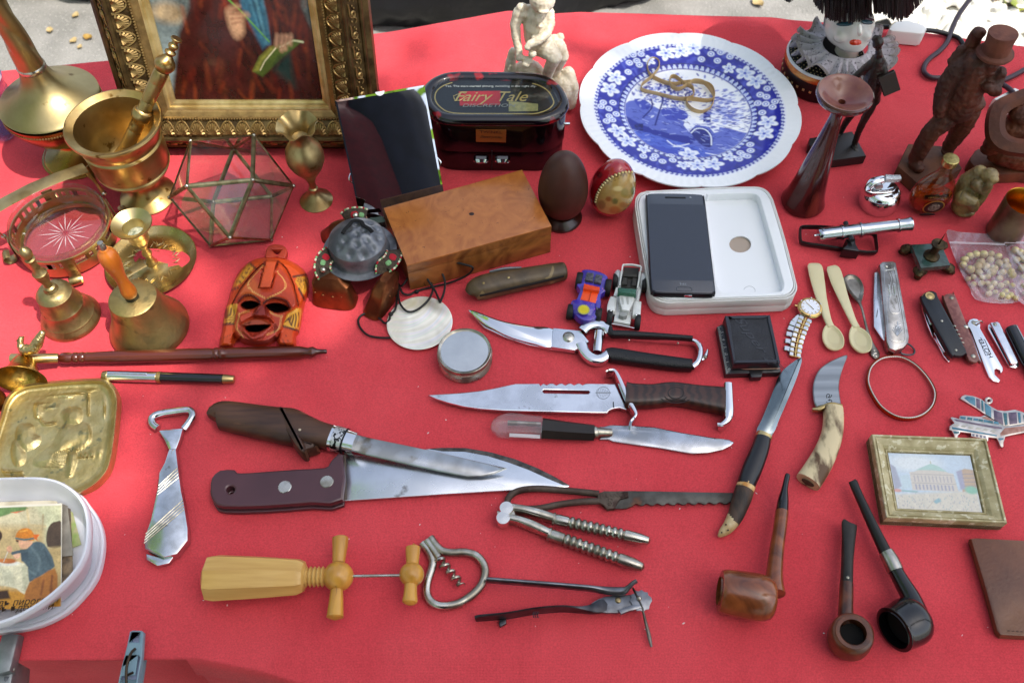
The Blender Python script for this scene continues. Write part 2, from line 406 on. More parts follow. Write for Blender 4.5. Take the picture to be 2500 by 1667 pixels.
def radial(zv,out,z0,hf,nr=40,cen=None,col=None,k=1,skirt=None,so=1.0):
    """raised sheet over a traced outline: rings from centre to rim, height hf(s, x, y) above z0; skirt = z of the lower rim"""
    P = np.array(sm([p[:2] for p in out],k,True)); c = np.array(cen) if cen else P.mean(0); nt = len(P); mb = MB(); px = []
    S = [((i+.001)/nr)**so for i in range(nr+1)]
    for s_ in S:
        for q in P: px.append((*(c+(q-c)*s_),s_))
    px = np.array(px); H = hf(px[:,2],px[:,0],px[:,1]); zz = z0+H
    vs = [zv(x,y,z) for (x,y,_),z in zip(px,zz)]
    fs = [(i*nt+j,i*nt+(j+1) % nt,(i+1)*nt+(j+1) % nt,(i+1)*nt+j) for i in range(nr) for j in range(nt)]
    fs.append(tuple(range(nt)))
    if skirt is not None:
        b = len(vs); vs += [Vector((v.x,v.y,skirt)) for v in vs[nr*nt:(nr+1)*nt]]
        fs += [(nr*nt+j,nr*nt+(j+1) % nt,b+(j+1) % nt,b+j) for j in range(nt)]; fs.append(tuple(b+j for j in range(nt)))
    mb.add(vs,fs)
    if col is not None:
        cc = col.get(px[:,0],px[:,1])
        if skirt is not None: cc = np.vstack([cc,cc[nr*nt:(nr+1)*nt]])
        mb.c = cc
    return mb

def RY(zv,x,y,Yp):
    """sighted point on the upright plane y = Yp"""
    nx,ny = zv.n(x,y); a,b = (nx-CX)/FPX,(CY-ny)/FPX; d = Vector((a,cP+b*sP,-sP+b*cP)); return Vector((0,0,HC))+d*(Yp/d.y)
def ONP(zv,x,y,p0,n):
    nx,ny = zv.n(x,y); a,b = (nx-CX)/FPX,(CY-ny)/FPX; d = Vector((a,cP+b*sP,-sP+b*cP)); o = Vector((0,0,HC)); n = Vector(n); return o+d*((Vector(p0)-o).dot(n)/d.dot(n))
def FIG(zv,Y0,spec):
    """figure from sighted blobs: ('e',x,y,rx,ry[,dy[,rd]]) and ('c',[(x,y,r,dy)...]); dy = nearer (-) or farther (+) in metres"""
    out = []
    for q in spec:
        if q[0] == 'e':
            dy = q[5] if len(q) > 5 else 0; p = RY(zv,q[1],q[2],Y0+dy); rx,ry = zv.m(p,q[3]),zv.m(p,q[4]); out.append(('e',p,(rx,zv.m(p,q[6]) if len(q) > 6 else (rx+ry)/2,ry)))
        else:
            P = [RY(zv,a[0],a[1],Y0+(a[3] if len(a) > 3 else 0)) for a in q[1]]; out.append(('c',P,[zv.m(p,a[2]) for p,a in zip(P,q[1])]))
    return out

def PR(name,zv,pts,z0,z1,mat,parent=None,k=1,bev=.0006,drop=None,sharp=38):
    """plate or block from a sighted top outline"""
    return B(MB().prism(OL(zv,pts,z1,k),z0,bev=bev,drop=drop),name,mat,parent,sharp=sharp)
def SW(name,zv,pts,mat,parent=None,k=4,n=16,ex=2.0,h=None,flatb=None,up=(0,0,1)):
    """swept round or flat bar: sightings (x, y, z, half width in px[, half height in m])"""
    q = sm(pts,k); P = [zv(a[0],a[1],a[2]) for a in q]; R = []
    for p,a in zip(P,q):
        w = zv.m(p,a[3])*1.06; R.append((w,a[4] if len(a) > 4 else (h or w)))
    return B(MB().tube(P,R,n,up=up,ex=ex,flatb=flatb),name,mat,parent)

def HIT(o,zv,x,y):
    """where the line of sight meets an object"""
    nx,ny = zv.n(x,y); d = Vector(((nx-CX)/FPX,cP+(CY-ny)/FPX*sP,-sP+(CY-ny)/FPX*cP)).normalized(); off = _root(o).location
    bpy.context.view_layer.update(); ok,p,n,i = o.ray_cast(Vector((0,0,HC))-off,d)
    return (p+off,n) if ok else (None,None)
# shared materials
brass = M('brass','bda878','85724c',metal=1,rough=.36,r2=.5,sc=28,bump=.00012,bsc=160,c3='83683a',sc3=70,t3=.62)
brass_gold = M('polished_brass','c9b684','a8925f',metal=1,rough=.32,r2=.46,sc=22,bump=.0001,bsc=120)
brass_dull = M('dull_brass','b5a272','85734c',metal=1,rough=.36,r2=.55,sc=45,bump=.00025,bsc=260,c3='7a6a44',sc3=90,t3=.6)
steel = M('steel','e2e5e9','c3c7cc',metal=1,rough=.16,r2=.28,sc=35,bump=.00005,bsc=300,c3='a9aaa8',sc3=55,t3=.68)
steel_w = M('worn_steel','d3d6d9','a9abab',metal=1,rough=.24,r2=.42,sc=40,c3='6d655b',sc3=60,t3=.66,bump=.00008,bsc=400)
chrome = M('chrome','e0e2e4',metal=1,rough=.07)
silver = M('old_silver','c8c4b8','8f8a7c',metal=1,rough=.22,r2=.4,sc=60)
iron = M('dark_iron','74787e','4e5258',metal=.6,rough=.42,r2=.55,sc=60,bump=.0002,bsc=350)
black_pl = M('black_plastic','0e0f11',rough=.36,bump=.00005,bsc=600)
red_cloth = None
# ------------------------------------------------------------------ setting: asphalt, table, cloth, shade tree
asph = M('asphalt','8f8c86','7b7973',rough=.9,sc=9,det=8,bump=.004,bsc=160,c3='a29e97',sc3=140,t3=.6)
mb = MB().grid(lambda u,v: Vector((-40+80*u,-20+80*v,GZ)),9,9)
struct(B(mb,'ground',asph,fix=False))
# the cloth: back hem line and front edge sighted at table level
back = [(-700,250),(0,172),(250,148),(946,82),(1100,60),(1240,40),(1370,32),(1600,36),(1900,46),(2100,60),(2300,85),(2500,112),(3200,190)]
backW = [W(x,y) for x,y in back]; BX = [p.x for p in backW]; BY = [p.y for p in backW]
fr = [W(-800,1612),W(30,1612),W(480,1608),W(640,1640),W(900,1720),W(1700,1760),W(3300,1800)]; FX = [p.x for p in fr]; FY = [p.y for p in fr]
wr = [  # folds of the cloth: ridge lines sighted (x,y), height, half width
    ([(960,205),(1060,170),(1160,132),(1300,95)],.011,.016),([(940,130),(1090,95),(1240,62)],.014,.022),([(1420,52),(1640,62),(1880,66)],.006,.014),
    ([(2130,560),(2260,660),(2330,700)],.003,.010),([(2160,700),(2210,770),(2230,850)],.0022,.008),([(2290,870),(2390,930),(2500,1010)],.004,.010),([(2240,900),(2360,985),(2480,1090)],.003,.010),
    ([(2060,640),(2130,700),(2160,790)],.002,.008),([(2330,820),(2420,900),(2500,935)],.003,.009),
    ([(500,1610),(700,1580),(980,1575),(1300,1595)],.003,.012),([(700,1365),(860,1330),(1000,1335)],.0016,.012),([(1560,1270),(1800,1240)],.001,.012),
    ([(330,1400),(420,1330)],.0012,.014),([(2000,480),(2120,520),(2230,560)],.0018,.009)]
for i in range(26):        # loose ripples all over the sheet
    x,y = random.uniform(60,2450),random.uniform(330,1600); a = random.uniform(-.7,.9); L = random.uniform(60,190)
    wr.append(([(x-L*cos(a),y-L*sin(a)),(x,y+random.uniform(-18,18)),(x+L*cos(a),y+L*sin(a))],random.uniform(.0012,.0030),random.uniform(.007,.013)))
wrs = [(np.array([tuple(W(*p).xy) for p in pts]),h,w) for pts,h,w in wr]
creases = [[(0,437),(400,436),(800,437),(1080,437)],[(1500,443),(1900,443),(2500,448)],[(1082,880),(1080,1180),(1075,1600)]]
crs = [np.array([tuple(W(*p).xy) for p in c]) for c in creases]
def dist_poly(X,Y,P):
    d = np.full(X.shape,9.0)
    for a,b in zip(P[:-1],P[1:]):
        e = b-a; t = np.clip(((X-a[0])*e[0]+(Y-a[1])*e[1])/(e@e),0,1)
        d = np.minimum(d,np.hypot(X-a[0]-t*e[0],Y-a[1]-t*e[1]))
    return d
nu,nv = 420,300
xs = np.linspace(-1.02,1.02,nu)
yf = np.interp(xs,FX,FY); yb = np.interp(xs,BX,BY)
fr_r,bk_r = 26,14
rows = []
for j in range(nv):
    t = j/(nv-1); rows.append((xs,yf+(yb-yf)*t))
X = np.array([r[0] for r in rows]); Y = np.array([r[1] for r in rows]); Zc = np.full(X.shape,-.0012)
nz = np.array([[noise.noise(Vector((x*5,y*5,0)))*.0009+noise.noise(Vector((x*16,y*11,3)))*.0006+noise.noise(Vector((x*42,y*30,7)))*.00022 for x,y in zip(rx,ry)] for rx,ry in zip(X,Y)])
Zc += nz
for P,h,w in wrs: Zc += h*np.exp(-(dist_poly(X,Y,P)/(w*1.5))**2)
for P in crs: Zc += .0011*np.exp(-(dist_poly(X,Y,P)/.0016)**2)-.0005*np.exp(-(dist_poly(X,Y,P)/.006)**2)
allX,allY,allZ = [],[],[]
for i in range(fr_r,0,-1):          # front drop, in soft flutes
    t = i/fr_r; fl = .012*np.sin(xs*23+1)+.008*np.sin(xs*51)
    allX.append(xs); allY.append(yf-.004*min(1,i/2)*(i < 3)+fl*t+np.where(xs < -.3,.035*min(1,t*5),-.012*t)); allZ.append(Zc[0]-.006*min(1,i/2)-.42*t)
for j in range(nv): allX.append(X[j]); allY.append(Y[j]); allZ.append(Zc[j])
for i in range(1,bk_r+1):
    t = i/bk_r; allX.append(xs); allY.append(yb+.006*min(1,i/2)+.01*t*np.sin(xs*19)+.015*t); allZ.append(Zc[-1]-.006*min(1,i/2)-.45*t)
A3 = np.stack([np.array(allX),np.array(allY),np.array(allZ)],-1); nr = A3.shape[0]
mb = MB(); mb.v = [Vector(p) for p in A3.reshape(-1,3)]
mb.f = [(j*nu+i,j*nu+i+1,(j+1)*nu+i+1,(j+1)*nu+i) for j in range(nr-1) for i in range(nu-1)]
cl = M('red_cotton','cf434b','d54a51',rough=.85,sc=12,sheen=.04,spec=.2)
n_ = cl.node_tree.nodes; L_ = cl.node_tree.links; pb = n_['Principled BSDF']     # plain weave + lint
tc = n_.new('ShaderNodeTexCoord'); wv = []
for rz in (0,pi/2):
    mp = n_.new('ShaderNodeMapping'); mp.inputs['Rotation'].default_value = (0,0,rz); L_.new(tc.outputs['Object'],mp.inputs[0])
    w_ = n_.new('ShaderNodeTexWave'); w_.inputs['Scale'].default_value = 240; w_.inputs['Distortion'].default_value = 1.2; w_.inputs['Detail'].default_value = 2; L_.new(mp.outputs[0],w_.inputs[0]); wv.append(w_.outputs[1])
ad = n_.new('ShaderNodeMath'); ad.operation = 'ADD'; L_.new(wv[0],ad.inputs[0]); L_.new(wv[1],ad.inputs[1])
bp = n_.new('ShaderNodeBump'); bp.inputs['Distance'].default_value = .00035; bp.inputs['Strength'].default_value = .6; L_.new(ad.outputs[0],bp.inputs['Height']); L_.new(bp.outputs[0],pb.inputs['Normal'])
sp = n_.new('ShaderNodeTexNoise'); sp.inputs['Scale'].default_value = 700; sp.inputs['Detail'].default_value = 2; L_.new(tc.outputs['Object'],sp.inputs[0])
rp = n_.new('ShaderNodeTexNoise'); rp.inputs['Scale'].default_value = 14; rp.inputs['Detail'].default_value = 4; rp.inputs['Distortion'].default_value = .6; L_.new(tc.outputs['Object'],rp.inputs[0])
b2_ = n_.new('ShaderNodeBump'); b2_.inputs['Distance'].default_value = .009; b2_.inputs['Strength'].default_value = .5; L_.new(rp.outputs[0],b2_.inputs['Height']); L_.new(bp.outputs[0],b2_.inputs['Normal']); L_.new(b2_.outputs[0],pb.inputs['Normal'])
mv = n_.new('ShaderNodeMapRange'); mv.inputs[1].default_value = .3; mv.inputs[2].default_value = .7; mv.inputs[3].default_value = .86; mv.inputs[4].default_value = 1.12; L_.new(sp.outputs[0],mv.inputs[0])
ml = n_.new('ShaderNodeMix'); ml.data_type = 'RGBA'; ml.blend_type = 'MULTIPLY'; ml.inputs[0].default_value = 1; L_.new(pb.inputs['Base Color'].links[0].from_socket,ml.inputs[6]); L_.new(mv.outputs[0],ml.inputs[7]); L_.new(ml.outputs[2],pb.inputs['Base Color'])
cloth = tag(B(mb,'tablecloth',cl,fix=False,sharp=180),'red cotton cloth spread over the whole stall table','tablecloth')
# lint and crumbs on the cloth: uncountable specks
mb = MB()
for i in range(90):
    p = W(random.uniform(60,2440),random.uniform(480,1580),.0004); r = random.choice([.0003,.0003,.0004,.0006])
    a = random.uniform(0,pi); mb.ball(p,(r*random.uniform(1,3),r,r*.5),6,4,(cos(a),sin(a),0),(-sin(a),cos(a),0))
tag(B(mb,'lint',M('lint_white','d9c9c6',rough=.9)),'pale lint and crumbs sprinkled over the red cloth','lint',kind='stuff')
# the folding table under it
tb = T('folding_table','folding table hidden under the red cloth','table',(0,.62,GZ))
alum = M('aluminium','9a9ea0','7d8183',metal=.9,rough=.42,r2=.55,sc=50,bump=.0001,bsc=200)
B(MB().box((0,.66,-.019),(1.9,.72,.022),.004),'tabletop',M('table_board','8a6a48',rough=.7),tb)
for x in (-.85,.85):
    for y in (.36,.98): B(MB().tube([(x,y,-.03),(x*1.04,y,GZ)],.014,10),'leg',alum,tb)
# a street tree stands to the right of the stall, beyond the frame: its crown shades most of the table
def shade_tree():
    t = T('unseen_tree','leafy street tree shading the stall from its right side','tree',(3.9,.2,GZ))
    bark = M('bark','5d5145','3d352c',rough=.95,sc=30,bump=.01,bsc=25)
    B(MB().tube([(3.9,.2,GZ),(3.88,.22,1),(3.8,.25,2.2),(3.6,.2,3.4),(3.3,.1,4.6)],[.17,.14,.12,.09,.04],14),'trunk',bark,t)
    lim = MB()
    for a in range(9):
        e = Vector((TC[0]+random.uniform(-1.3,1.1),TC[1]+random.uniform(-1.3,1.3),TC[2]+random.uniform(-.5,.8)))
        lim.tube(sm([(3.8,.25,2.2+a*.2),tuple((Vector((3.6,.2,3.2+a*.12))+e)/2+Vector((0,0,.25))),tuple(e)],4),[.05,.04,.03,.025,.02,.015,.012,.01,.008],6)
    B(lim,'limb',bark,t)
    leaf = M('leaf_green','5c8a34','3f6a24',rough=.5,sc=3)
    pb = leaf.node_tree.nodes['Principled BSDF']; pb.inputs['Transmission Weight'].default_value = 0
    nt_ = leaf.node_tree; tl = nt_.nodes.new('ShaderNodeBsdfTranslucent'); tl.inputs[0].default_value = (*lin('9cc23e'),1); mx = nt_.nodes.new('ShaderNodeMixShader'); mx.inputs[0].default_value = .45
    nt_.links.new(pb.outputs[0],mx.inputs[1]); nt_.links.new(tl.outputs[0],mx.inputs[2]); nt_.links.new(mx.outputs[0],nt_.nodes['Material Output'].inputs[0])
    c = MB()
    for cl_ in CLUMPS:
        for i in range(cl_[4]):
            p = Vector((random.gauss(cl_[0],cl_[3]),random.gauss(cl_[1],cl_[3]),random.gauss(cl_[2],cl_[3]*.7)))
            s_ = random.uniform(.035,.06); d = Vector((random.gauss(0,1),random.gauss(0,1),random.gauss(0,.5))).normalized(); q = d.cross(Vector((random.gauss(0,.4),random.gauss(0,.4),1))).normalized()
            c.add([p-d*s_,p+q*s_*.55,p+d*s_,p-q*s_*.55],[(0,1,2,3)])
    B(c,'crown',leaf,t,fix=False,smooth=False)
    # unseen tree added behind and left of the buyer to block low sky light
    t = T('unseen_tree','unseen tree added behind the buyer to block low sky light','tree',(-4.2,-3.4,GZ)); B(MB().tube([(-4.2,-3.4,GZ),(-4.15,-3.4,1.2),(-4.0,-3.3,3)],[.2,.16,.1],12),'trunk',bark,t); c = MB()
    for i in range(5200):
        a,e,r = radians(random.uniform(150,318)),radians(random.uniform(4,58)),random.uniform(4.2,6.5); p = Vector((cos(a)*cos(e)*r,sin(a)*cos(e)*r,sin(e)*r)); s_ = random.uniform(.09,.16); d = Vector((random.gauss(0,1),random.gauss(0,1),random.gauss(0,.7))).normalized(); q = d.cross(Vector((random.gauss(0,.6),random.gauss(0,.6),1))).normalized()
        c.add([p-d*s_,p+q*s_*.6,p+d*s_,p-q*s_*.6],[(0,1,2,3)])
    B(c,'crown',leaf,t,fix=False,smooth=False)
# the crown hangs between the sun and the shaded part of the stall; thin towards the left, where dapples reach the brass
TC = Vector((.45,.5,0))+SUN_DIR*5.2
CLUMPS = []
def shade_at(x,y,spread,n):
    p = W(x,y)+SUN_DIR*random.uniform(3.6,6.6); CLUMPS.append((p.x,p.y,p.z,spread,n))
for i in range(11):
    for j in range(8):
        x,y = 700+i*225+random.uniform(-70,70),-60+j*250+random.uniform(-70,70)
        edge = 760+.10*(1667-y)-(y > 1150)*.55*(y-1150)+(140 if 60 < y < 330 else 0)
        if x < edge: continue
        k = min(1,(x-edge)/900); lit = (800 < x < 1640 and -400 < y < 300) or (x > 2230 and y < 90)
        if lit: continue
        shade_at(x,y,random.uniform(.06,.12),int(28+48*k))
for x,y,n in ((620,640,10),(650,1010,20),(300,1480,34),(120,1560,26),(480,1430,34),(600,1300,40),(180,1080,8),(800,230,16),(700,480,22)): shade_at(x,y,.05,n)
shade_tree()
# ------------------------------------------------------------------ left end of the stall: brass
def twisted_vase():
    c,p = LT(Z1,720,1400,[(1400,0),(1400,300),(1392,305),(1380,285),(1350,190),(1310,118),(1270,112),(1215,200),(1120,330),(1000,425),(925,447)])
    c,q = LT(Z1,720,1400,[(903,449),(890,430),(850,330),(800,235),(740,172),(680,140),(612,120)])
    t = T('twisted_vase','tall brass vase with a spiral twisted neck and wide flaring shoulder','vase',c)
    B(MB().lathe(p,64,c,k=3),'bowl',M('reddish_brass','b08a45','8a6332',metal=1,rough=.2,r2=.3,sc=20),t)
    vb = M('olive_brass','ad9c70','928259',metal=1,rough=.34,r2=.42,sc=18,bump=.0001,bsc=150,c3='6e5a30',sc3=60,t3=.66)
    B(MB().lathe(q,64,c,k=3),'shoulder',vb,t)
    z0 = q[-1][1]; r0 = q[-1][0]; B(MB().lathe([(r0,z0-.004),(r0*1.07,z0-.002),(r0*1.07,z0+.002),(r0,z0+.004)],40,c),'collar',silver,t)
    pr = [(r0*(1-.32*min(1,i/9)),z0+.0035+i*.0085) for i in range(32)]+[(r0*.9,z0+.285),(r0*1.4,z0+.31),(r0*1.3,z0+.311),(r0*.6,z0+.29),(0,z0+.28)]
    B(MB().lathe(pr,48,c,k=2,wob=lambda a,z: 1+.20*max(0,min(1,(z-z0-.004)/.03))*(abs(math.cos(1.5*a+(z-z0)*55))**.6-.6)),'neck',vb,t)
    # beaded line under the rim
    mb = MB(); r = p[-1][0]*.985; z = p[-1][1]-.006
    for i in range(110):
        a = 2*pi*i/110; mb.ball((c.x+r*cos(a),c.y+r*sin(a),z),.0016,6,4)
    tag(B(mb,'beading',brass_dull,t),None,None,kind='stuff')
twisted_vase()
def water_bottle():
    c = Z1(-20,1170); ax = Vector((.06,.01,1)).normalized(); t = T('water_bottle','clear plastic water bottle with a blue and white label','bottle',c)
    R = .035
    pet = glassy('clear_plastic','dfe6f2',1.5,.03)
    pr = [(.0,.004),(.012,.003),(.024,.000),(.031,.004),(.0345,.014),(R,.03),(.033,.036),(R,.044),(.033,.05),(R,.06),(.033,.066),(R,.076),(.0345,.16),(.033,.17),(.026,.19),(.014,.21),(.0135,.225)]
    B(MB().lathe(pr,50,c,ax,k=2,wob=lambda a,z: 1+(.10*math.cos(5*a) if z < .02 else .035*math.cos(9*a+z*90))*max(0,1-z/.09)),'body',pet,t)
    B(MB().lathe([(.0,.006),(.026,.006),(.032,.02),(.032,.17),(.0,.171)],40,c,ax),'water',glassy('water','e3ecfa',1.33,.01),t)
    B(MB().lathe([(R+.0006,.082),(R+.0008,.083),(R+.0008,.15),(R+.0006,.151)],40,c,ax,caps=False),'paper_label',M('bottle_label','e9ecf4','6d7fb8',rough=.4,sc=60,st=(1,1,.5),lo=.5,hi=.58),t)
    B(MB().lathe([(.0145,.212),(.015,.214),(.015,.228),(.014,.23),(0,.23)],30,c,ax),'cap',M('cap_blue','2d58b8',rough=.4),t)
water_bottle()
def mortar():
    c,p = LT(Z1,1352,1782,[(1782,0),(1782,247),(1776,250),(1768,238),(1740,165),(1700,112),(1650,104),(1612,118),(1590,180),(1565,250),(1535,300),(1500,328),(1494,324),(1487,335),(1480,328),(1473,338),(1466,334),(1400,348),(1300,360),(1284,358),(1277,366),(1270,359),(1263,368),(1256,360),(1249,369),(1242,366),(1190,392),(1150,428),(1122,441),(1112,436),(1110,424),(1135,360),(1200,338),(1350,318),(1480,280),(1530,200),(1542,0)])
    gold = M('mortar_brass','c0a672','9a804e',metal=1,rough=.33,r2=.36,sc=24,bump=.0002,bsc=80,c3='6f5124',sc3=70,t3=.64)
    t = T('mortar','large brass mortar with flared rim on a round foot','mortar',c); B(MB().lathe(p,72,c),'bowl',gold,t)
    # the pestle stands in it
    a = Z1(1090,1490,.062); b = Z1(1612,352,.20); d = b-a; L = d.length
    pts = [(0,42),(.004,45),(.012,43),(.016,27),(.04,26),(.05,40),(.065,41),(.078,28),(.09,30),(.1,46),(.112,42),(.125,30),(.15,55),(.175,80),(.205,84),(.235,62),(.245,52),(.25,62),(.33,62),(.335,57),(.345,62),(.47,58),(.475,53),(.49,58),(.55,58),(.56,78),(.59,86),(.62,80),(.64,58),(.70,60),(.72,55),(.725,60),(.85,62),(.93,78),(.98,70),(1,30)]
    pr = [(r*.000134,L*(1-f)) for f,r in reversed(pts)]
    solo(MB().lathe(pr,28,a,d,k=2),'pestle',gold,'turned brass pestle with ringed knobs standing in the mortar','pestle')
mortar()
def basket_dish():
    bx,by = 539,655; c = Z6(bx,by); h = Z6.h(bx,by,487); R = Z6.m((c.x,c.y,h),366)
    g = glassy('dish_glass','eef4f0',1.5,.015)
    d = T('glass_dish','round clear glass dish with a cut star in its base','dish',(c.x,c.y,.006))
    B(MB().lathe([(R*.86,.010),(R*.9,.007),(R*.955,.012),(R*.985,h*.6),(R,h),(R*.99,h+.0012),(R*.965,h),(R*.945,h*.6),(R*.9,.016),(R*.86,.0145)],72,c,closed=True),'wall',g,d)
    B(MB().lathe([(0,.010),(R*.862,.010),(R*.862,.0145),(0,.0145)],72,c),'base',g,d)
    mb = MB(); gm = glassy('cut_groove','ffffff',1.6,.2,haze=.28)
    for i in range(18):
        a = 2*pi*i/18+.1; L = R*(.62 if i % 2 else .42); u = Vector((cos(a),sin(a),0)); w = Vector((-sin(a),cos(a),0))
        p0 = c+Vector((0,0,.0149)); mb.add([p0+u*.003,p0+u*L*.5+w*.0007+Vector((0,0,.0003)),p0+u*L,p0+u*L*.5-w*.0007+Vector((0,0,.0003))],[(0,1,2,3)])
    B(mb,'cut_star',gm,d)
    t = T('basket_holder','pierced brass basket holder with folded strap handle around the glass dish','holder',c)
    Ro = R*1.015; hb = h*.78; z1 = hb-.0125; z2 = hb-.004
    def ring(a,b): return [(Ro*.985,a),(Ro+.0008,a),(Ro+.0008,b),(Ro*.985,b)]
    mb = MB().lathe(ring(.004,z1),72,c,closed=True).lathe(ring(z2,hb),72,c,closed=True).lathe([(Ro*.9,.0035),(Ro*1.0,.0035),(Ro*1.0,.006),(Ro*.9,.006)],72,c,closed=True)
    for i in range(40):
        if i % 5 == 4: continue
        a0 = 2*pi*i/40; w = .055 if i % 5 else .05
        for da in ((0,1) if i % 5 in (0,) else (0,)):
            a = a0; u = Vector((cos(a),sin(a),0)); v = Vector((-sin(a),cos(a),0)); mb.box(c+u*(Ro*.998)+Vector((0,0,(z1+z2)/2)),(.0016,.0045,z2-z1+.0006),0,u,v)
    B(mb,'pierced_band',brass_gold,t)
    for (a0,foot) in ((radians(205),True),(radians(292),True),(radians(35),True),(radians(120),True)):
        u = Vector((cos(a0),sin(a0),0)); b0 = c+u*(Ro+.002)
        mb = MB(); v = Vector((-sin(a0),cos(a0),0)); w2 = .0065
        prof = [(0,hb+.002),(.0012,hb*.5),(.001,.012),(.003,.004),(.009,.001),(.014,.003),(.016,.009),(.012,.013),(.0075,.011)]
        mb.tube([b0+u*x+Vector((0,0,z)) for x,z in sm(prof,4)],[(w2,.0007)]*(8*4+1),8,up=v.cross(Vector((0,0,1))) if False else None)
        B(mb,'foot_strap',brass,t)
    hl,hr = Z6(30,620,hb),Z6(795,290,hb)
    kl,kr = Z6(-150,470,.075),Z6(655,92,.072)
    mb = MB().tube([kl,(kl*3+kr)/4+Vector((0,0,.004)),(kl+kr)/2+Vector((0,0,.006)),(kl+kr*3)/4+Vector((0,0,.004)),kr],[(.009,.0008)]*5,8)
    o = B(mb,'bail_strap',brass,t)
    for a,b in ((hl,kl),(hr,kr)):
        B(MB().tube([a,a*.6+b*.4,b],[(.0035,.001),(.002,.0015),(.006,.0009)],8),'bail_arm',brass,t)
        B(MB().ball(a,(.0035,.0035,.0035),10,6),'hinge_screw',silver,t)
basket_dish()
def chamberstick():
    c,p = LT(Z6,1170,830,[(830,0),(830,235),(826,300),(806,340),(800,345),(801,337),(818,300),(824,235),(822,205),(825,130),(822,122),(821,0)])
    t = T('chamberstick','brass chamber candlestick with wide engraved saucer','candlestick',c)
    eng = M('engraved_brass','d0b983','a68f5c',metal=1,rough=.2,r2=.33,sc=30,bump=.0001,bsc=200)
    B(MB().lathe(p,72,c),'saucer',eng,t)
    mb = MB(); rr = p[7][0]
    for i in range(60):
        a = 2*pi*i/60; 
        if i % 10 in (8,9): continue
        k = .78+.05*math.sin(i*2.1); u = Vector((cos(a),sin(a),0)); v = Vector((-sin(a),cos(a),0)); q = c+u*(rr*k)+Vector((0,0,p[8][1]+.0012)); dr = (u+v*math.sin(i*1.7)).normalized()
        mb.tube([q-dr*.004,q,q+dr*.004],[.0001,.0006,.0001],5)
    tag(B(mb,'engraving',M('bright_cut','e8d49a',metal=1,rough=.3),t),None,None,kind='stuff')
    c2,q = LT(Z6,1170,830,[(824,44),(815,44),(800,32),(770,24),(752,36),(742,38),(725,24),(705,22),(690,36),(678,34),(668,26),(655,60),(640,74),(600,80),(572,86),(545,125),(530,150),(522,156),(516,154),(522,140),(540,96),(546,84),(580,78),(600,60),(602,0)])
    B(MB().lathe(q,48,c),'candle_socket',brass_gold,t)
    B(MB().lathe([(q[-3][0]*.96,q[-3][1]-.004),(.001,q[-3][1]-.001)],24,c),'wax_residue',M('old_wax','6d7460','b8b59a',rough=.5,sc=160,bump=.002,bsc=200),t)
    B(MB().tube([Z6(1105,825,.012),Z6(1000,885,.014),Z6(930,930,.012)],[(.0055,.0008)]*3,8),'thumb_strip',brass,t)
chamberstick()
def bells():
    c,p = LT(Z6,545,1240,[(1242,205),(1242,222),(1234,224),(1222,212),(1205,196),(1200,198),(1194,190),(1160,165),(1140,158),(1135,160),(1128,153),(1085,140),(1060,133),(1052,135),(1046,126),(1034,112),(1026,92),(1022,56),(1017,54),(1012,48),(1002,46),(995,30),(975,28),(930,50),(905,54),(895,56),(888,44),(850,30),(805,26),(800,38),(792,40),(786,22),(778,24),(768,42),(748,47),(726,40),(712,16),(708,0)])
    solo(MB().lathe(p,56,c),'hand_bell',brass_dull,'small all-brass hand bell with turned brass handle','bell')
    c,p = LT(Z6,1150,1318,[(1318,278),(1318,296),(1306,298),(1285,282),(1240,244),(1190,216),(1140,196),(1098,185),(1088,181),(1084,172),(1084,0)])
    bell = M('aged_bell','b89f66','8d7a4e',metal=1,rough=.4,r2=.58,sc=26,bump=.0003,bsc=300,c3='86774e',sc3=40,t3=.58)
    t = T('hand_bell','larger brass hand bell with orange wooden handle','bell',c); B(MB().lathe(p,64,c),'bell_body',bell,t)
    c,q = LT(Z6,1150,1318,[(1084,52),(1062,52)]); B(MB().lathe(q,28,c),'collar',black_pl,t)
    wood = M('orange_wood','b5651d','8f4a12',rough=.35,sc=18,st=(3,3,.5),coat=.5,bump=.0003,bsc=80,c3='5a2f10',sc3=30,t3=.66)
    c,q = LT(Z6,1150,1318,[(1064,50),(1055,57),(1030,60),(1010,54),(960,45),(910,50),(850,66),(800,76),(765,74),(740,62),(722,40),(712,34),(710,0)])
    B(MB().lathe(q,28,c,k=2),'handle',wood,t)
    z = q[-1][1]; B(MB().lathe([(.0035,z-.001),(.0035,z+.004),(.002,z+.007),(.003,z+.009),(0,z+.0095)],12,c),'screw_end',silver,t)
bells()
